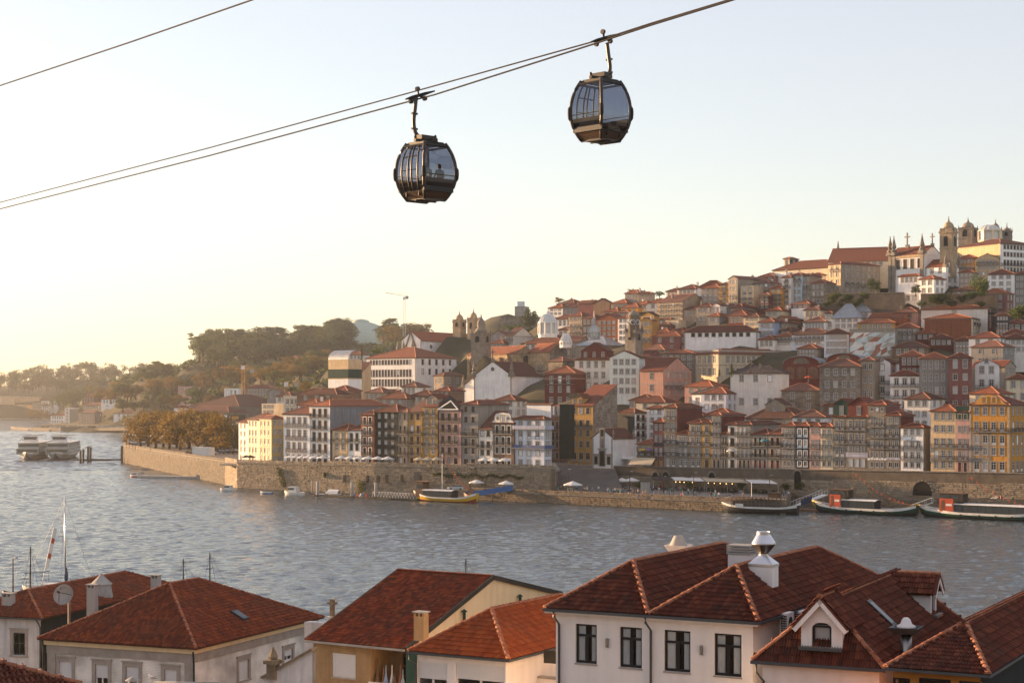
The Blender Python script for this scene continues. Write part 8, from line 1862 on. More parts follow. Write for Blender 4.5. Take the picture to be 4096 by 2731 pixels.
for bk,x,yb,yt in sorted(((B_,302,1200,1060),(B_,628,1205,1060),(B_,1045,1150,975),(B_,1497,1218,982),(B_,2142,1200,1002),(C_,42,1282,1088),(C_,617,1302,1095),(C_,1295,1318,1120),(C_,345,1280,1165),(C_,1150,1170,1058),(C_,1598,1255,1062),(D_,862,1300,1105),(D_,330,1220,1100),(D_,1335,1310,1140)),key=lambda q: q[0].u(q[1])):
 p = onplane(bk,x,yb,2.5); lamp(p,max(4.5,(yb - yt) / bk.k * p.y / F),f'slim lamp post, {ordw(i)} from the left along the quay',arm=1); i += 1
for i,(x,yb,yt) in enumerate(((1165,1378,1265),(1188,1378,1262),(1220,1370,1250),(1243,1400,1300),(1385,1400,1325),(1490,1400,1335))):
 Y = 735 - i * 12; p = Vector(((L1.u(x) - CX) * Y / F,Y,7.4)); lamp(p,5.5,f'globe lamp on the plane tree quay, {ordw(i)} from the left','globe lamps of the tree quay',0)
for i,x in enumerate((2150,2225)): Y = 610; lamp(Vector(((L1.u(x) - CX) * Y / F,Y,7.4)),13,('taller left','right')[i] + ' street lamp at the left end of the houses','street lamps at the left end')
# restaurant tents along the right wall
mat('bulb',(1,.5,.15)); b_ = MATS['bulb'].node_tree.nodes['Principled BSDF']; b_.inputs['Emission Color'].default_value = (1,.45,.1,1); b_.inputs['Emission Strength'].default_value = 5
def tabset(label,p,rz,top):
 t_ = thing('cafe_table',label,'table',p,rz,'cafe tables under the tents')
 if 'tab' not in CACHE:
  e = M(); e.box(-.4,.4,-.4,.4,.7,.74); f = M(); f.tube([(0,0,0),(0,0,.7)],.04,6); f.box(-.25,.25,-.25,.25,0,.03); CACHE['tab'] = (e.mesh('table_top',['canvas_beige']),f.mesh('leg',['iron']))
 obj('table_top',CACHE['tab'][0],t_); obj('leg',CACHE['tab'][1],t_)
def chair_at(p,rz,label):
 if 'chr' not in CACHE:
  e = M(); e.box(-.22,.22,-.22,.22,.43,.47); f = M(); f.box(-.22,.22,.18,.22,.5,.92); g_ = M(); g_.box(-.02,.02,-.02,.02,0,.43); CACHE['chr'] = (e.mesh('seat',['wood_dark']),f.mesh('backrest',['wood_dark']),g_.mesh('leg',['iron']))
 t_ = thing('cafe_chair',label,'chair',p,rz,'cafe chairs'); obj('seat',CACHE['chr'][0],t_); obj('backrest',CACHE['chr'][1],t_)
 for x in (-.2,.2):
  for y in (-.2,.2): obj('leg',CACHE['chr'][2],t_,(x,y,0))
def diners(X0,X1,c0,c1,z,n,tagl,seed):
 rg = random.Random(seed)
 for i in range(n):
  X,c = rg.uniform(X0,X1),rg.uniform(c0,c1); Y = bankY(X,c); a = rg.uniform(0,6.28); tabset(f'small square cafe table {tagl}',(X,Y,z),a,None)
  for s in (1,-1):
   q = Vector((X + math.sin(a) * .75 * s,Y - math.cos(a) * .75 * s,z)); ra = a + (math.pi if s > 0 else 0); chair_at(q,ra,f'dark cafe chair {tagl}')
   if rg.random() < .8: n_,cc = TOPS[rg.randrange(9)]; person(q - Vector((0,0,.04)),ra,'sit',cc,f'seated diner {tagl}',f'seated diners {tagl}')
TX = [(39.5,44.5,'canvas_dark'),(45,52.5,'canvas_white'),(53,63.5,'canvas_beige'),(64,70.5,'canvas_white')]
TNT = ('small black tent at the left end of the quay restaurants','white canvas pergola of the quay restaurants','longest flat pergola of the quay restaurants with hanging lamps','striped white pergola at the right of the quay restaurants')
for i,(X0,X1,mt) in enumerate(TX):
 c0,c1 = 41,53; o = Vector(bp(X0,c0,2.5)); t_ = thing('restaurant_tent',TNT[i],'tent',o); L_ = lambda X,c,z: tuple(Vector(bp(X,c,z)) - o); e = M(); nseg = max(2,int((X1 - X0) / 2.5))
 for s in range(nseg): xa,xb = X0 + (X1 - X0) * s / nseg,X0 + (X1 - X0) * (s + 1) / nseg; dz = .12 * (s % 2); e.slab([L_(xa,c0,5.4 + dz),L_(xb,c0,5.52 - dz),L_(xb,c1,5.9 - dz),L_(xa,c1,5.8 + dz)],.06)
 pm(e,'canopy',[mt],t_)
 for s in range(nseg // 2 + 1):
  X = X0 + (X1 - X0) * s / (nseg // 2); e = M(); e.tube([L_(X,c0 + .2,2.5),L_(X,c0 + .2,5.4)],.07,5); pm(e,'post',['sash_grey'],t_)
 e = M(); e.tube([L_(X0,c0,5.35),L_(X1,c0,5.35)],.06,5); pm(e,'beam',['rust_iron'],t_)
 if i in (1,2):
  for s in range(5): e = M(); e.lathe([(.02,-.08),(.08,0),(.02,.1)],8); pm(e,'lamp_bulb',['bulb'],t_,False,L_(X0 + (X1 - X0) * (s + .8) / 7,c0 + 7,4.7))
 diners(X0 + .5,X1 - .5,c0 + 1,c1 - 2,2.5,int((X1 - X0) * 1.5),'under the ' + ('black tent','white pergola','long flat pergola','striped pergola')[i],40 + i)
diners(-64,-10,2.2,3.6,7.9,14,'on the river wall terrace',50)
# planters, kiosk, totems, flags
for i,(x,y,h) in enumerate(((128,1275,2.6),(588,1280,3.0),(1040,1282,3.2),(1445,1290,3.3),(1578,1285,3.6))):
 p = onplane(C_,x,y,2.5); t_ = thing('tree_planter',f'square planter with small olive tree on the quay, {ordw(i)} from the left','planter',p,0,'quay planters'); e = M(); e.box(-.6,.6,-.6,.6,0,.9); pm(e,'box',['wall_greymetal'],t_); c,k = crown('bush',i % 3); obj('foliage',c,t_,(0,0,1.1),0,(.65,.65,.85)); obj('stem',k,t_,(0,0,.9),0,(.6,.6,.8))
p = onplane(C_,182,1285,2.5); t_ = thing('ticket_kiosk','grey metal kiosk left of the quay tents','kiosk',p,R(-38)); e = M(); e.box(-1,1,-.8,.8,0,3.2); pm(e,'booth',['concrete'],t_); e = M(); e.box(-1.1,1.1,-.9,.9,3.2,3.35); pm(e,'roof',['wall_slate'],t_)
p = onplane(R7,170,258,2.5); t_ = thing('telephone_booth','pale glazed booth at the left corner of the quay','booth',p,R(-38)); e = M(); e.box(-.95,.95,-.7,.7,0,.3); e.box(-1,1,-.75,.75,3.,3.3)
for x in (-.9,.9):
 for y in (-.65,.65): e.box(x - .06,x + .06,y - .06,y + .06,.3,3.)
pm(e,'frame',['wall_stucco'],t_); e = M(); e.box(-.86,.86,-.62,.62,.31,2.99); pm(e,'glazing',['lantern_glass'],t_)
def featherflag(p,h,mt,label):
 t_ = thing('feather_flag',label,'flag',p,R(-30)); e = M(); pts = [(0,0),(.1,h * .35),(.15,h * .7),(.5,h * .97),(.85,h),(.9,h * .8),(.8,h * .4),(.65,h * .12)]; fr = [(x,-.015,z + .3) for x,z in pts]; bk = [(x,.015,z + .3) for x,z in pts]; e.face(fr); e.face(bk[::-1])
 for i in range(len(pts)): j = (i + 1) % len(pts); e.face([fr[i],bk[i],bk[j],fr[j]])
 pm(e,'cloth',[mt],t_); e = M(); e.tube([(0,0,0),(.05,0,h * .5),(.12,0,h * .75),(.5,0,h + .25)],.03,5); pm(e,'pole',['sash_grey'],t_)
for bk,x,y,h,mt,lb in ((R7,225,245,4.0,'canvas_white','left white feather flag by the booth'),(R7,262,240,4.4,'canvas_white','right white feather flag by the silver car'),(R7,705,190,4.2,'canvas_yellow','yellow feather flag on the square'),(R8,645,352,4.2,'canvas_white','white feather flag before the right wall'),(R8,802,350,4.,'canvas_white','curved white feather flag near the rabelo boat'),(R8,1966,360,5,'canvas_red','red banner flag at the right end of the quay')):
 featherflag(onground(bk.u(x),bk.v(y)),h,mt,lb)
car('silver hatchback parked at the foot of the ramp wall',onplane(R7,330,232,2.5),R(15),'silver'); car('dark red car parked on the square',onground(R7.u(592),R7.v(205)),R(8),'red'); car('grey car behind the rabelo boat under the wall',onplane(B_,318,1200,2.5),R(-170),'silver')
for i in range(8):
 u = R7.u(370 + i * 17); p = P(u,R7.v(72 - i * 1.5),482); t_ = thing('parked_motorcycle',f'dark motorcycle parked beside the blue house, {ordw(i)} from the left','motorcycle',(p.x,p.y,8.3),R(40),'parked motorcycles')
 e = M(); e.tube([(-.75,0,.75),(-.2,0,.85),(.3,0,.8),(.65,0,1.05)],[.12,.18,.2,.06],6); pm(e,'body',['gondola_dark'],t_); e = M(); e.tube([(.6,-.32,1.08),(.6,.32,1.08)],.03,5); pm(e,'handlebar',['iron'],t_)
 for x in (-.65,.68): e = M(); e.tube([(x + .3 * math.cos(a),0,.31 + .3 * math.sin(a)) for a in [math.tau * q / 10 for q in range(11)]],.06,5); pm(e,'wheel',['tyre'],t_)
# arched openings in the right wall
for i,(bk,x,y,w_,h) in enumerate(((C_,272,1160,2.,2.2),(C_,365,1160,2.,2.2),(C_,778,1165,2.,2.2),(C_,1545,1245,1.9,5.0),(D_,905,1300,5.2,3.6))):
 u = bk.u(x); Y = rowY(u,55.75); p = P(u,bk.v(y),Y); t_ = thing('wall_archway',f'dark arched opening in the right granite wall, {ordw(i)} from the left','archway',p,R(-38.6),'archways of the right wall'); e = M(); q = [(-w_ / 2,0),(w_ / 2,0),(w_ / 2,h - w_ / 2)] + [(w_ / 2 * math.cos(a),h - w_ / 2 + w_ / 2 * math.sin(a)) for a in [math.pi * k / 10 for k in range(1,10)]] + [(-w_ / 2,h - w_ / 2)]
 e.face([(a,-.02,b) for a,b in q]); pm(e,'opening',['dark_void'],t_); e = M()
 for k in range(9): a = math.pi * (k + .5) / 9; c = (w_ / 2 + .2) * math.cos(a),h - w_ / 2 + (w_ / 2 + .2) * math.sin(a); s_ = .22; e.box(c[0] - s_,c[0] + s_,-.14,-.03,c[1] - s_,c[1] + s_)
 pm(e,'voussoirs',['granite'],t_)
for i,(x,y) in enumerate(((1250,1080),(1490,1085),(1600,1085),(1690,1080),(1850,1080),(2050,1085))):
 u = A_.u(x); Y = rowY(u,-.2 + (0 if x < 1700 else .5)); p = P(u,A_.v(y),Y); e = M(); e.box(-.5,.5,-.12,-.02,-1.1,1.1); t_ = thing('drain_opening',f'dark slot opening in the river wall, {ordw(i)} from the left','opening',p,R(-38.6),'slots of the river wall'); pm(e,'slot',['dark_void'],t_)
# awning of the tiny house
u = C_.u(170); Y = rowY(u,57.5); p = P(u,C_.v(1025),Y); t_ = thing('shop_awning','pale sloping awning in front of the tiny stone house','awning',p,R(-38.6)); e = M(); e.slab([(-4,-2.2,0),(4,-2.2,0),(4,0,2.),(-4,0,2.)],.06); pm(e,'cloth',['canvas_beige'],t_)
# ------------------------------------------------------------ boats
for n_,c in dict(yellow=(.55,.33,.02),black=(.02,.022,.022),green=(.015,.06,.04),white=(.66,.65,.62),red=(.30,.05,.03),blue=(.03,.12,.32),brown=(.12,.06,.035),navy=(.03,.05,.10)).items(): mat('boat_' + n_,c,.45,.12,.8)
mat('cabin_glass',(.03,.035,.04),.15,.1,spec=.6); mat('rope',(.25,.2,.13),.9)
def hull(L,B,fb,bow,stern,mats,bands,n=22,fine=.55,keel=-.5):
 """a boat hull lofted from sections; bands = heights (0..1) where the colour changes; bow at -x"""
 m = M(); lv = [0.,.25] + list(bands) + [1.]; secs = []
 for i in range(n + 1):
  t = i / n; x = -L / 2 + L * t; tb = min(1,t / .42); ts = min(1,(1 - t) / .3); b = B / 2 * (1 - (1 - tb) ** 2.2) ** .9 * (1 - (1 - ts) ** 2.4 * (1 - fine * .6)); b = max(b,.04)
  top = fb + bow * (1 - tb) ** 2 + stern * (1 - ts) ** 2; kz = keel + (fb + bow - keel) * .8 * max(0,(.1 - t) / .1) ** 1.5 + (stern * .6) * max(0,(t - .88) / .12) ** 1.5
  secs.append([(x,b * (.25 + .75 * min(1,(q / .55)) ** .6) * (.86 + .14 * q),kz + (top - kz) * q) for q in lv])
 for i in range(n):
  for j in range(len(lv) - 1):
   a,b_,c,d = secs[i][j],secs[i + 1][j],secs[i + 1][j + 1],secs[i][j + 1]; mi = min(max(0,j - 1),len(mats) - 1)
   m.face([(p[0],-p[1],p[2]) for p in (a,b_,c,d)],mi); m.face([d,c,b_,a],mi)
  a,b_ = secs[i][-1],secs[i + 1][-1]; z = -.25; m.face([(a[0],-a[1] * .94,a[2] + z),(b_[0],-b_[1] * .94,b_[2] + z),(b_[0],b_[1] * .94,b_[2] + z),(a[0],a[1] * .94,a[2] + z)],len(mats))
  a0,b0 = secs[i][0],secs[i + 1][0]; m.face([(a0[0],a0[1],a0[2]),(b0[0],b0[1],b0[2]),(b0[0],-b0[1],b0[2]),(a0[0],-a0[1],a0[2])],0)
  for s in (-1,1): m.face([(a[0],s * a[1],a[2]),(b_[0],s * b_[1],b_[2]),(b_[0],s * b_[1] * .94,b_[2] + z),(a[0],s * a[1] * .94,a[2] + z)],len(mats) - 1)
 e = secs[n]; m.face([(p[0],p[1],p[2]) for p in e] + [(p[0],-p[1],p[2]) for p in e[::-1]],1 if len(mats) > 1 else 0)
 return m,mats + ['wood']
def boat(name,label,x,y,bk,yaw,L,B,fb,bow,stern,mats,bands,group=None,cat='boat',Y=None,**kw):
 p = PZ(bk.u(x),bk.v(y),0) if Y is None else P(bk.u(x),VH + CH * F / Y,Y); t_ = thing(name,label,cat,(p.x,p.y,0),-R(yaw),group); m,ms = hull(L,B,fb,bow,stern,mats,bands,**kw); obj('hull',m.mesh('hull',ms),t_); return t_
def bx(t_,name,mt,*b): e = M(); [e.box(*q) for q in b]; return obj(name,e.mesh(name,[mt]),t_)
def cabin_on(t_,x0,x1,w_,z0,z1,roofm='boat_white',n=8):
 c = obj('cabin',None,t_); bx(c,'glazing','cabin_glass',(x0,x1,-w_ / 2,w_ / 2,z0,z1)); e = M()
 for i in range(n + 1): x = x0 + (x1 - x0) * i / n; e.box(x - .04,x + .04,-w_ / 2 - .03,w_ / 2 + .03,z0,z1)
 e.box(x0,x1,-w_ / 2 - .04,w_ / 2 + .04,z0,z0 + .25); pm(e,'frame',['gondola_dark'],c); e = M(); k = 6
 for i in range(k): a,b = math.pi * i / k,math.pi * (i + 1) / k; e.slab([(x0 - .2,math.cos(a) * (w_ / 2 + .15),z1 + .35 * math.sin(a)),(x1 + .5,math.cos(a) * (w_ / 2 + .15),z1 + .35 * math.sin(a)),(x1 + .5,math.cos(b) * (w_ / 2 + .15),z1 + .35 * math.sin(b)),(x0 - .2,math.cos(b) * (w_ / 2 + .15),z1 + .35 * math.sin(b))],.07)
 pm(e,'roof',[roofm],c); return c
def tyres(t_,xs,y,z):
 for x in xs: e = M(); e.tube([(x + .3 * math.cos(a),y,z + .3 * math.sin(a)) for a in [math.tau * q / 12 for q in range(13)]],.1,6); pm(e,'tyre_fender',['tyre'],t_)
def rabelo(label,x,y,L,poster):
 t_ = boat('rabelo_boat',label,x,y,R8,40,L,4.6,1.5,1.5,1.3,['boat_black','boat_green','boat_white'],(.45,.72)); e = M()
 m,ms = hull(L * 1.004,4.64,1.53,1.5,1.3,['boat_yellow'],()); k = [i for i,f in enumerate(m.f) if max(m.v[q][0] for q in f) < -L * .37 or min(m.v[q][0] for q in f) > L * .41]
 k = [i for i in k if min(m.v[q][2] for q in m.f[i]) > .55]; m.f = [m.f[i] for i in k]; m.m = [0] * len(m.f); m.uv = [None] * len(m.f); pm(m,'yellow_ends',['boat_yellow'],t_)
 cabin_on(t_,-L * .18,L * .13 if L < 31 else L * .34,3.2,1.3,3.3,n=9)
 wh = obj('wheelhouse',None,t_); bx(wh,'walls','wood_dark',(-L * .30,-L * .12,-1.3,1.3,3.4,5.7)); bx(wh,'windows','cabin_glass',(-L * .295,-L * .215,-1.33,1.33,4.4,5.4),(-L * .205,-L * .15,-1.33,1.33,4.4,5.4)); bx(wh,'roof','boat_brown',(-L * .31,-L * .11,-1.5,1.5,5.7,5.85))
 po = bx(t_,'poster_board','canvas_red',(-L * .29,-L * .185,-1.95,-1.85,1.6,4.6)); bx(po,'print','boat_brown',(-L * .275,-L * .25,-1.97,-1.951,1.9,4.2)); bx(po,'title','boat_white',(-L * .24,-L * .195,-1.97,-1.951,2.9,3.4))
 for x_ in (-L * .28,-L * .2): bx(t_,'post','wood_dark',(x_ - .08,x_ + .08,-1.84,-1.7,1.2,3.7))
 tyres(t_,[-L * .12,L * .02,L * .14,L * .26],-2.4,.75)
 e = M(); e.tube([(L * .5,0,2.4),(L * .2,.4,3.6),(L * .05,.8,4.6)],[.14,.09,.07],6); pm(e,'steering_oar',['wood'],t_); e = M(); e.tube([(-L * .1,0,3.6),(-L * .1,0,10.5)],[.1,.06],6); mt = pm(e,'mast',['wood'],t_); e = M()
 for i in range(12): q = Vector((-L * .1,0,10)).lerp(Vector((L * .38,0,3.2)),(i + .5) / 12); q.z -= 1.2 * math.sin(math.pi * (i + .5) / 12); e.face([q,q + Vector((.5,0,.05)),q + Vector((.25,0,-.6))])
 pm(e,'bunting',['canvas_red'],mt); return t_
rabelo('middle rabelo boat with yellow prow and red poster board',975,548,28.5,1); rabelo('right rabelo boat with yellow prow and long glazed cabin',1985,592,33,2)
t = boat('rabelo_boat','left rabelo boat with yellow stripe and bunting mast',-30 + 240,1322,B_,36,22,4.2,1.3,1.5,1.4,['boat_red','boat_yellow','boat_white'],(.42,.8)); cabin_on(t,-6.5,3.2,3.2,1.2,3.0,n=7)
wh = obj('wheelhouse',None,t); bx(wh,'walls','boat_brown',(-9.2,-6.6,-1.3,1.3,1.2,5.2)); bx(wh,'windows','cabin_glass',(-8.9,-7.0,-1.33,1.33,3.4,4.6)); bx(wh,'roof','wood',(-9.8,-5.0,-1.6,1.6,5.2,5.4))
e = M(); e.tube([(-1,0,3.2),(-1,0,13)],[.1,.06],6); mt = pm(e,'mast',['boat_white'],t); e = M()
for i in range(14): q = Vector((-1,0,12.6)).lerp(Vector((9.5,0,3)),(i + .5) / 14); q.z -= 1.5 * math.sin(math.pi * (i + .5) / 14); e.face([q,q + Vector((.55,0,.05)),q + Vector((.3,0,-.65))])
pm(e,'bunting',['canvas_red'],mt); e = M(); e.tube([(-11,0,2.),(-14,0,.4),(-5,.5,4.)],.09,5); pm(e,'steering_oar',['wood'],t)
t = boat('rabelo_boat','small dark boat with red prow beside the blue gangway',565,1300,B_,38,11,2.8,1.1,.8,1.2,['boat_black','boat_black','boat_red'],(.5,.85)); bx(t,'bench','wood',(-3,-2.6,-1,1,.8,1.),(0,.4,-1.1,1.1,.8,1.),(2.4,2.8,-1,1,.8,1.))
t = boat('tour_boat','black and white tour boat with open wooden upper deck',1205,1462,C_,26,19.5,4.6,1.7,.9,.5,['boat_black','boat_black','boat_white'],(.5,.8),fine=.9); c = obj('deck_house',None,t); bx(c,'glazing','cabin_glass',(-6.2,5.6,-1.7,1.7,1.6,3.1)); e = M()
for i in range(13): x = -6.4 + i * 1.02; [e.box(x - .05,x + .05,s * 1.9 - .05,s * 1.9 + .05,1.5,3.9) for s in (-1,1)]
e.box(-6.5,6.,-1.95,-1.85,2.4,2.5); e.box(-6.5,6.,1.85,1.95,2.4,2.5); pm(e,'posts',['wood'],c); bx(c,'roof','boat_brown',(-6.8,6.3,-2.1,2.1,3.9,4.05)); wh = obj('wheelhouse',None,t); bx(wh,'walls','wood',(2.6,5.2,-1.2,1.2,4.05,5.)); bx(wh,'roof','wood_dark',(2.3,5.5,-1.5,1.5,5.,5.15)); e = M(); e.tube([(-2,0,4),(-2,0,7.6)],.07,5); pm(e,'mast',['boat_white'],t)
bx(t,'name_board','boat_white',(-5.4,-3.4,-2.32,-2.25,1.5,2.4)); e = M(); e.tube([(-9,0,2.3),(-11,-.3,3.4),(-5,0,5.)],.08,5); pm(e,'steering_oar',['wood_dark'],t)
# small craft below the river wall
def motorboat(label,x,y,L,bk=A_,yaw=34,hullc='boat_white'):
 t_ = boat('motor_boat',label,x,y,bk,yaw,L,L * .34,L * .13,L * .05,0.,[hullc,hullc,'boat_white'],(.4,.8),fine=.95); c = obj('cabin',None,t_); z = L * .12; bx(c,'walls','boat_white',(-L * .2,L * .22,-L * .12,L * .12,z,z + L * .2)); bx(c,'windows','cabin_glass',(-L * .205,L * .1,-L * .122,L * .122,z + L * .09,z + L * .17)); bx(c,'roof','boat_white',(-L * .22,L * .26,-L * .14,L * .14,z + L * .2,z + L * .22)); return t_
motorboat('white cabin motorboat below the sunlit river wall',720,1252,7.2); motorboat('small white boat at the far left of the river wall',35,1210,5.2,yaw=10)
t = boat('rowing_boat','small blue and white rowing boat at the foot of the wall',435,1240,A_,30,4.6,1.6,.55,.25,.1,['boat_navy','boat_blue','boat_white'],(.4,.8)); bx(t,'bench','wood',(-.9,-.6,-.6,.6,.3,.4),(.6,.9,-.6,.6,.3,.4))
t = boat('covered_boat','boat under a white tarpaulin beside the wall',1140,1262,A_,34,6.2,2.,.7,.4,.1,['boat_black','boat_black','boat_white'],(.4,.8)); e = M(); e.slab([(-2.4,-1,.8),(2.,-1,.8),(1.8,0,1.9),(-2.,0,1.9)],.05); e.slab([(2.,1,.8),(-2.4,1,.8),(-2.,0,1.9),(1.8,0,1.9)],.05); pm(e,'tarpaulin',['canvas_white'],t)
t = boat('rowing_boat','low dark rowing boat left of the covered one',990,1256,A_,34,5.5,1.7,.5,.3,.1,['boat_black','boat_black','boat_white'],(.4,.8)); bx(t,'bench','wood',(-.9,-.6,-.6,.6,.3,.4),(.6,.9,-.6,.6,.3,.4))
# pontoon with white lattice rail and mooring piles
p = PZ(A_.u(1400),A_.v(1285),0); t = thing('floating_pontoon','dark floating pontoon with white lattice railing along the wall','pontoon',(p.x,p.y,0),R(-38)); bx(t,'deck','wood_dark',(-13,22,-1.2,1.2,-.3,.5)); e = M()
for i in range(16): x = 4 + i * 1.1; e.tube([(x,1.1,.5),(x + .55,1.1,1.9)],.05,4); e.tube([(x + .55,1.1,1.9),(x + 1.1,1.1,.5)],.05,4)
e.tube([(4,1.1,1.9),(21.6,1.1,1.9)],.06,4); pm(e,'railing',['boat_white'],t)
for i in range(6): bx(t,'plastic_chair',('boat_white','boat_blue','canvas_red')[i % 3],(-3 + i * 1.1,-2.5 + i * 1.1,-.4,.1,.5,.9),(-3 + i * 1.1,-2.5 + i * 1.1,.05,.1,.9,1.4))
for i,(x,y,yt) in enumerate(((908,1255,1100),(968,1278,1110),(1328,1290,1120),(1577,1295,1122))):
 p = PZ(A_.u(x),A_.v(y),0); t = thing('mooring_pile',f'tall mooring pile along the river wall, {ordw(i)} from the left','pile',(p.x,p.y,0),0,'mooring piles'); e = M(); h = (y - yt) / 2.6133 * p.y / F; e.tube([(0,0,-2),(0,0,h)],.42 if i else .2,10); pm(e,'shaft',['concrete'],t,True); bx(t,'collar','rust_iron',(-.55,.55,-.55,.55,.3,.7))
# gangways
def gangway(label,a,b,w_,mt,rail='boat_white',panel=None):
 d = b - a; t_ = thing('gangway',label,'gangway',a,math.atan2(d.y,d.x)); L_ = d.xy.length; dz = d.z; e = M(); e.slab([(0,-w_ / 2,0),(L_,-w_ / 2,dz),(L_,w_ / 2,dz),(0,w_ / 2,0)],.25); pm(e,'deck',['boat_white' if mt != 'boat_blue' else mt],t_); e = M(); n = int(L_ / 1.3)
 for s in (-1,1):
  e.tube([(0,s * w_ / 2,1.1),(L_,s * w_ / 2,dz + 1.1)],.06,5)
  for i in range(n + 1): x = L_ * i / n; e.tube([(x,s * w_ / 2,dz * x / L_),(x,s * w_ / 2,dz * x / L_ + 1.1)],.045,4)
 pm(e,'railing',[rail],t_)
 if panel: f0,f1,pn = panel; e = M(); e.slab([(L_ * f0,-w_ / 2 - .1,dz * f0 - .25),(L_ * f1,-w_ / 2 - .1,dz * f1 - .25),(L_ * f1,-w_ / 2 - .09,dz * f1 + 1.2),(L_ * f0,-w_ / 2 - .09,dz * f0 + 1.2)],.06); pm(e,'side_panel',[pn],t_)
gangway('bright blue panelled gangway up to the quay',PZ(B_.u(505),B_.v(1258),1.5),PZ(B_.u(925),B_.v(1195),3.3),1.8,'boat_blue','boat_blue',(0,1,'boat_blue'))
gangway('white gangway with navy banner beside the tour boat',PZ(C_.u(1505),C_.v(1400),.8),PZ(C_.u(1792),C_.v(1290),3.4),1.8,'boat_white',panel=(.15,.5,'boat_navy'))
gangway('narrow white gangway between the two rabelo boats',PZ(R8.u(1385),R8.v(510),.8),PZ(R8.u(1565),R8.v(445),2.8),1.4,'boat_white'); gangway('short pale ramp near the right edge of the quay',PZ(R8.u(2020),R8.v(478),1.2),PZ(R8.u(2135),R8.v(430),2.8),1.4,'boat_white')
p = PZ(R8.u(420),R8.v(520),0); t = thing('floating_pontoon','wooden landing float between tour boat and rabelo boat','pontoon',(p.x,p.y,0),R(-32)); bx(t,'deck','wood',(-5,7,-1.5,1.5,-.3,.55)); e = M(); e.tube([(-5,-1.4,1.4),(7,-1.4,1.4)],.04,4); [e.tube([(x,-1.4,.5),(x,-1.4,1.4)],.04,4) for x in (-5,-2,1,4,7)]; pm(e,'railing',['rust_iron'],t)
p = PZ(R8.u(2095),R8.v(420),2.5); t = thing('quay_gate','simple grey post gate on the quay near the right edge','gate',p,R(-35)); bx(t,'post','sash_grey',(-2.2,-2.,-.1,.1,0,4.2)); bx(t,'post','sash_grey',(2.,2.2,-.1,.1,0,4.2)); bx(t,'beam','sash_grey',(-2.6,2.6,-.12,.12,4.2,4.8))
# river cruise ships, bows to the camera
K1 = Blk(0,1200,2.2969)
mat('ship_grey',(.26,.28,.27),.5,.1)
def cruiser(label,u,Y,L,B):
 p = P(u,VH + CH * F / Y,Y); t_ = thing('cruise_ship',label,'ship',(p.x,p.y,0),math.atan2(L * .985,-L * .17 - p.x * L / Y * .0)); m,ms = hull(L,B,3.0,.9,0,['boat_navy','ship_grey','boat_white'],(.3,.75),n=26,fine=1.)
 obj('hull',m.mesh('hull',ms),t_); x0 = -L * .40
 for i in range(2):
  z = 3. + i * 2.5; a = x0 + i * 3.5; d = obj('deck',None,t_); bx(d,'walls','ship_grey',(a,L * .46,-B * .46 + .3 * i,B * .46 - .3 * i,z - .4,z + 2.2)); bx(d,'windows','cabin_glass',(a - .05,a + .3,-B * .40,B * .40,z + .6,z + 1.6),(a + 1,L * .45,-B * .46 + .3 * i - .04,B * .46 - .3 * i + .04,z + .5,z + 1.6)); bx(d,'roof','boat_white',(a - .9,L * .47,-B * .48,B * .48,z + 2.2,z + 2.35))
 c = obj('bridge',None,t_); z = 8.2; bx(c,'walls','boat_white',(x0 + 9,x0 + 13,-B * .28,B * .28,z,z + 2.2)); bx(c,'windows','cabin_glass',(x0 + 8.94,x0 + 9.2,-B * .26,B * .26,z + .9,z + 1.9)); bx(c,'roof','boat_navy',(x0 + 8.4,x0 + 13.6,-B * .32,B * .32,z + 2.2,z + 2.4))
 e = M(); [e.tube([(x0 + 5,y,8),(x0 + 5,y,9.2)],.06,4) for y in [(-.42 + .12 * i) * B for i in range(8)]]; e.tube([(x0 + 5,-B * .44,9.2),(x0 + 5,B * .44,9.2)],.07,4); pm(e,'railing',['boat_white'],t_); e = M(); e.tube([(x0 + 11,0,10.4),(x0 + 11,0,14.5)],.16,6); e.tube([(x0 + 11,-1.6,13),(x0 + 11,1.6,13)],.09,5); pm(e,'mast',['boat_white'],t_)
 e = M(); e.slab([(x0 + 16,-B * .4,11),(x0 + 30,-B * .4,11),(x0 + 30,B * .4,11),(x0 + 16,B * .4,11)],.12); [e.tube([(x,y,8),(x,y,11)],.06,4) for x in (x0 + 16,x0 + 30) for y in (-B * .4,B * .4)]; pm(e,'sun_canopy',['canvas_dark'],t_)
cruiser('left of two moored river cruise ships, bow towards the viewer',138,815,60,10.8); cruiser('right of two moored river cruise ships, bow towards the viewer',252,815,60,11.2)
for t_ in [o for o in COL.objects if o.name.startswith('cruise_ship')]: t_.rotation_euler.z = R(90 + 8)
for i,(x,y,h) in enumerate(((322,1830,5),(333,1828,5.5),(352,1826,6.5),(362,1824,6))):
 p = PZ(x,y + 20,0); t = thing('mooring_pile',f'dark pile right of the cruise ships, {ordw(i)} of four','pile',(p.x,p.y,0),0,'piles beside the cruise ships'); e = M(); e.tube([(0,0,-2),(0,0,h)],.5,8); pm(e,'shaft',['wood_dark'],t,True); bx(t,'cap','rust_iron',(-.55,.55,-.55,.55,h,h + .25))
p = PZ(420,1842,0); t = thing('floating_pontoon','long thin jetty right of the cruise ships','pontoon',(p.x,p.y,0),R(12)); bx(t,'deck','wood_dark',(-14,12,-1,1,-.3,.8)); e = M(); e.tube([(-14,-.9,1.9),(12,-.9,1.9)],.05,4); [e.tube([(x,-.9,.8),(x,-.9,1.9)],.05,4) for x in range(-14,13,3)]; pm(e,'railing',['rust_iron'],t)
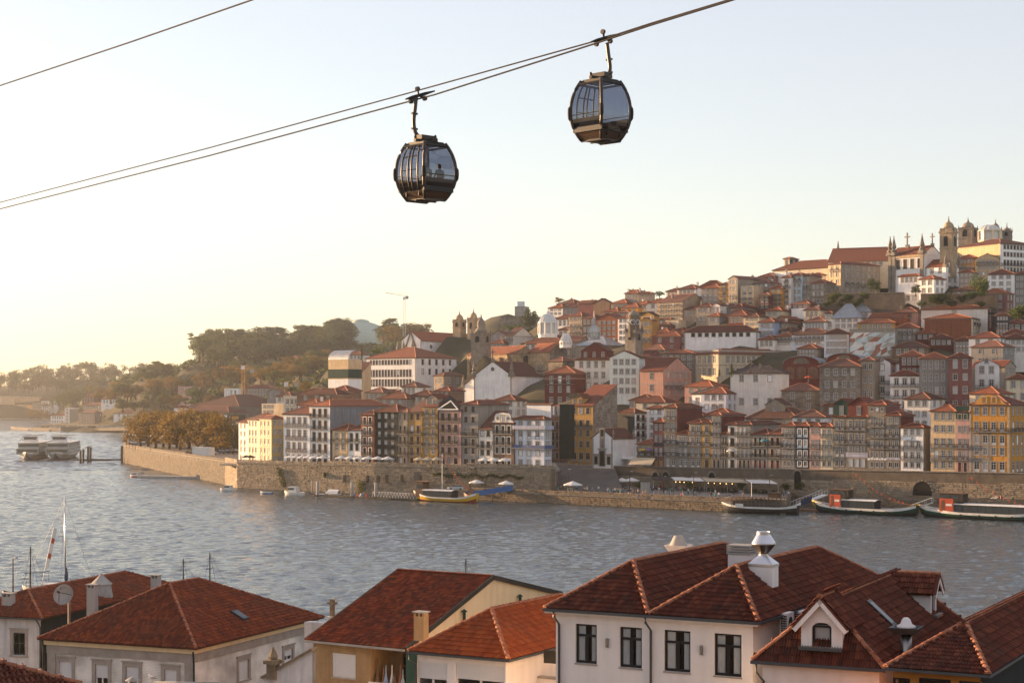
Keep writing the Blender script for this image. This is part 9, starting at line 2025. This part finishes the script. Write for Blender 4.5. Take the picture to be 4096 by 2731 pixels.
p = PZ(640,1912,0); t = thing('landing_stage','pale landing stage with small boats below the tree quay','pontoon',(p.x,p.y,0),R(-22)); bx(t,'deck','concrete',(-8,16,-2,2,-.3,.9)); bx(t,'ramp','concrete',(16,26,-2,2,-.4,1.6)); motorboat('dark red small boat at the landing stage',545,1908,5,Blk(0,0,1),20,'boat_red')
p = Vector((-100,600,7.4)); t = thing('site_hut','white container hut at the end of the tree quay','hut',(-112,632,7.4),R(-30)); bx(t,'walls','boat_white',(-4,4,-1.5,1.5,0,2.8)); bx(t,'roof','canvas_white',(-4.1,4.1,-1.6,1.6,2.8,2.95))
# near bank: sailing boat and masts behind the roofs
def mastboat(label,u,vtop,vbot,Y,mt,L=9,group='wooden boats moored at the near bank'):
 t_ = boat('moored_boat',label,u,0,Blk(0,0,1),20,L,L * .3,1.2,.7,.7,['boat_black','boat_brown','boat_brown'],(.5,.8),group,Y=Y); zt = P(u,vtop,Y).z; e = M(); e.tube([(0,0,.5),(0,0,zt)],[.11,.07],6); m_ = pm(e,'mast',[mt],t_); e = M()
 for x,y in ((-L * .4,0),(L * .4,0),(.6,-1.2),(.6,1.2),(-.6,-1.2)): e.tube([(0,0,zt * .97),(x,y,1.4)],.018,4)
 pm(e,'rigging',['iron'],m_); return t_
k = 4096 / 2352
for i,(u,vt_) in enumerate(((70,1255),(421,1283),(482,1268),(1070,1283),(930,1305))): mastboat(('wooden mast boat left of the sailing yacht','wooden mast boat behind the brick roof, left','wooden mast boat behind the brick roof, right','wooden mast boat behind the yellow house ridge','short mast boat behind the yellow house, left')[i],u * k,vt_ * k,0,236,'wood_dark')
ya = boat('sailing_yacht','white sailing yacht with tall bare mast at the near bank',235,0,Blk(0,0,1),10,11,3.4,1.3,.3,.1,['boat_white','boat_white','boat_white'],(.4,.8),Y=246,fine=1.); bx(ya,'cabin','boat_white',(-2.2,1.8,-1.1,1.1,1.2,1.9)); bx(ya,'cabin_windows','cabin_glass',(-1.8,1.2,-1.13,1.13,1.4,1.7)); zt = P(0,1140 * k,246).z; e = M(); e.tube([(1.,0,1.2),(.9,0,zt)],[.12,.09],7); ms = pm(e,'mast',['steel'],ya,True)
e = M(); [e.tube([(.9,0,zt - .3),q],.022,4) for q in ((5.4,0,1.6),(-5.3,0,1.7),(1,-1.6,1.5))]; e.tube([(.9,-.8,zt * .6),(.9,.8,zt * .6)],.03,4); pm(e,'rigging',['sash_grey'],ms); e = M(); e.tube([(1.1,0,2.),(1.15,0,3.1),(1.1,0,4.2)],[.22,.3,.1],8); pm(e,'furled_sail',['boat_navy'],ms); e = M(); e.slab([(-4.6,-1.2,3.4),(-1.8,-1.2,3.6),(-1.8,1.2,3.6),(-4.6,1.2,3.4)],.08); [e.tube([(x,y,1.2),(x,y,3.4)],.03,4) for x in (-4.4,-2) for y in (-1.1,1.1)]; pm(e,'cockpit_canopy',['boat_navy'],ya)
p = P(330 / 2.0078,R3.v(760),250); t = thing('pennant','long white and red pennant slanting beside the yacht mast','pennant',(p.x,p.y,1.)); q = P(R3.u(432),R3.v(318),250) - Vector((p.x,p.y,1.)); e = M(); e.tube([(0,0,0),q],.04,5); pm(e,'pole',['boat_white'],t); e = M(); q = Vector(q)
for i in range(8): a,b = q * (.32 + i * .085),q * (.32 + (i + 1) * .085); e.face([a,b,b + Vector((.45,.1,-.25)),a + Vector((.45,.1,-.25))],i % 3 == 2)
pm(e,'cloth',['canvas_white','canvas_red'],t)
lamp(Vector((P(104 / 2.0078,0,215).x,215,2.2)),P(0,R3.v(560),215).z - 2.2,'thin near-bank lamp pole at the left edge','near bank poles')
# gull on the brick house wall
p = P(R3.u(1222),R3.v(1556),104); t = thing('seagull','white seagull with grey wings standing on a pipe','bird',p,R(200)); e = M(); e.tube([(-.24,0,.16),(-.12,0,.2),(.05,0,.26),(.14,0,.36),(.17,0,.44),(.2,0,.47)],[.02,.08,.1,.06,.06,.03],9); pm(e,'body',['white_paint'],t,True); e = M(); e.tube([(-.3,.05,.18),(-.1,.07,.26),(.08,.06,.28)],[.01,.06,.04],6); e.tube([(-.3,-.05,.18),(-.1,-.07,.26),(.08,-.06,.28)],[.01,.06,.04],6); pm(e,'wing',['sash_grey'],t,True); e = M(); e.tube([(.22,0,.46),(.3,0,.44)],[.018,.004],5); pm(e,'beak',['canvas_yellow'],t)
for y in (-.04,.04): e = M(); e.tube([(0,y,0),(.02,y,.2)],.012,4); pm(e,'leg',['canvas_yellow'],t)
t = thing('vent_pipe','pale pipe with conical cap in front of the brick house','pipe',P(R3.u(1065),R3.v(1640),103)); kk = 103 / F / 2.0078; e = M(); e.tube([(0,0,-3),(0,0,90 * kk)],.24,10); pm(e,'shaft',['concrete'],t,True); e = M(); e.lathe([(.45,95 * kk),(.1,122 * kk),(.02,124 * kk)],10); pm(e,'cap',['concrete'],t); e = M(); e.tube([(1.3,0,70 * kk),(5,0,72 * kk),(5,0,-3)],.12,8); pm(e,'elbow',['concrete'],t,True)
# ------------------------------------------------------------ haze
def haze():
 m = bpy.data.materials.new('haze'); m.use_nodes = True; t = m.node_tree
 t.nodes.remove(t.nodes['Principled BSDF']); v = t.nodes.new('ShaderNodeVolumePrincipled')
 v.inputs['Color'].default_value = (.97,.95,.92,1); v.inputs['Density'].default_value = .0001; v.inputs['Anisotropy'].default_value = .82
 t.links.new(v.outputs[0],t.nodes['Material Output'].inputs['Volume'])
 g = M(); g.box(-1700,900,-120,3600,-8,190); MATS['haze'] = m
 o = obj('haze',g.mesh('haze',['haze'])); o['kind'] = 'stuff'
haze()
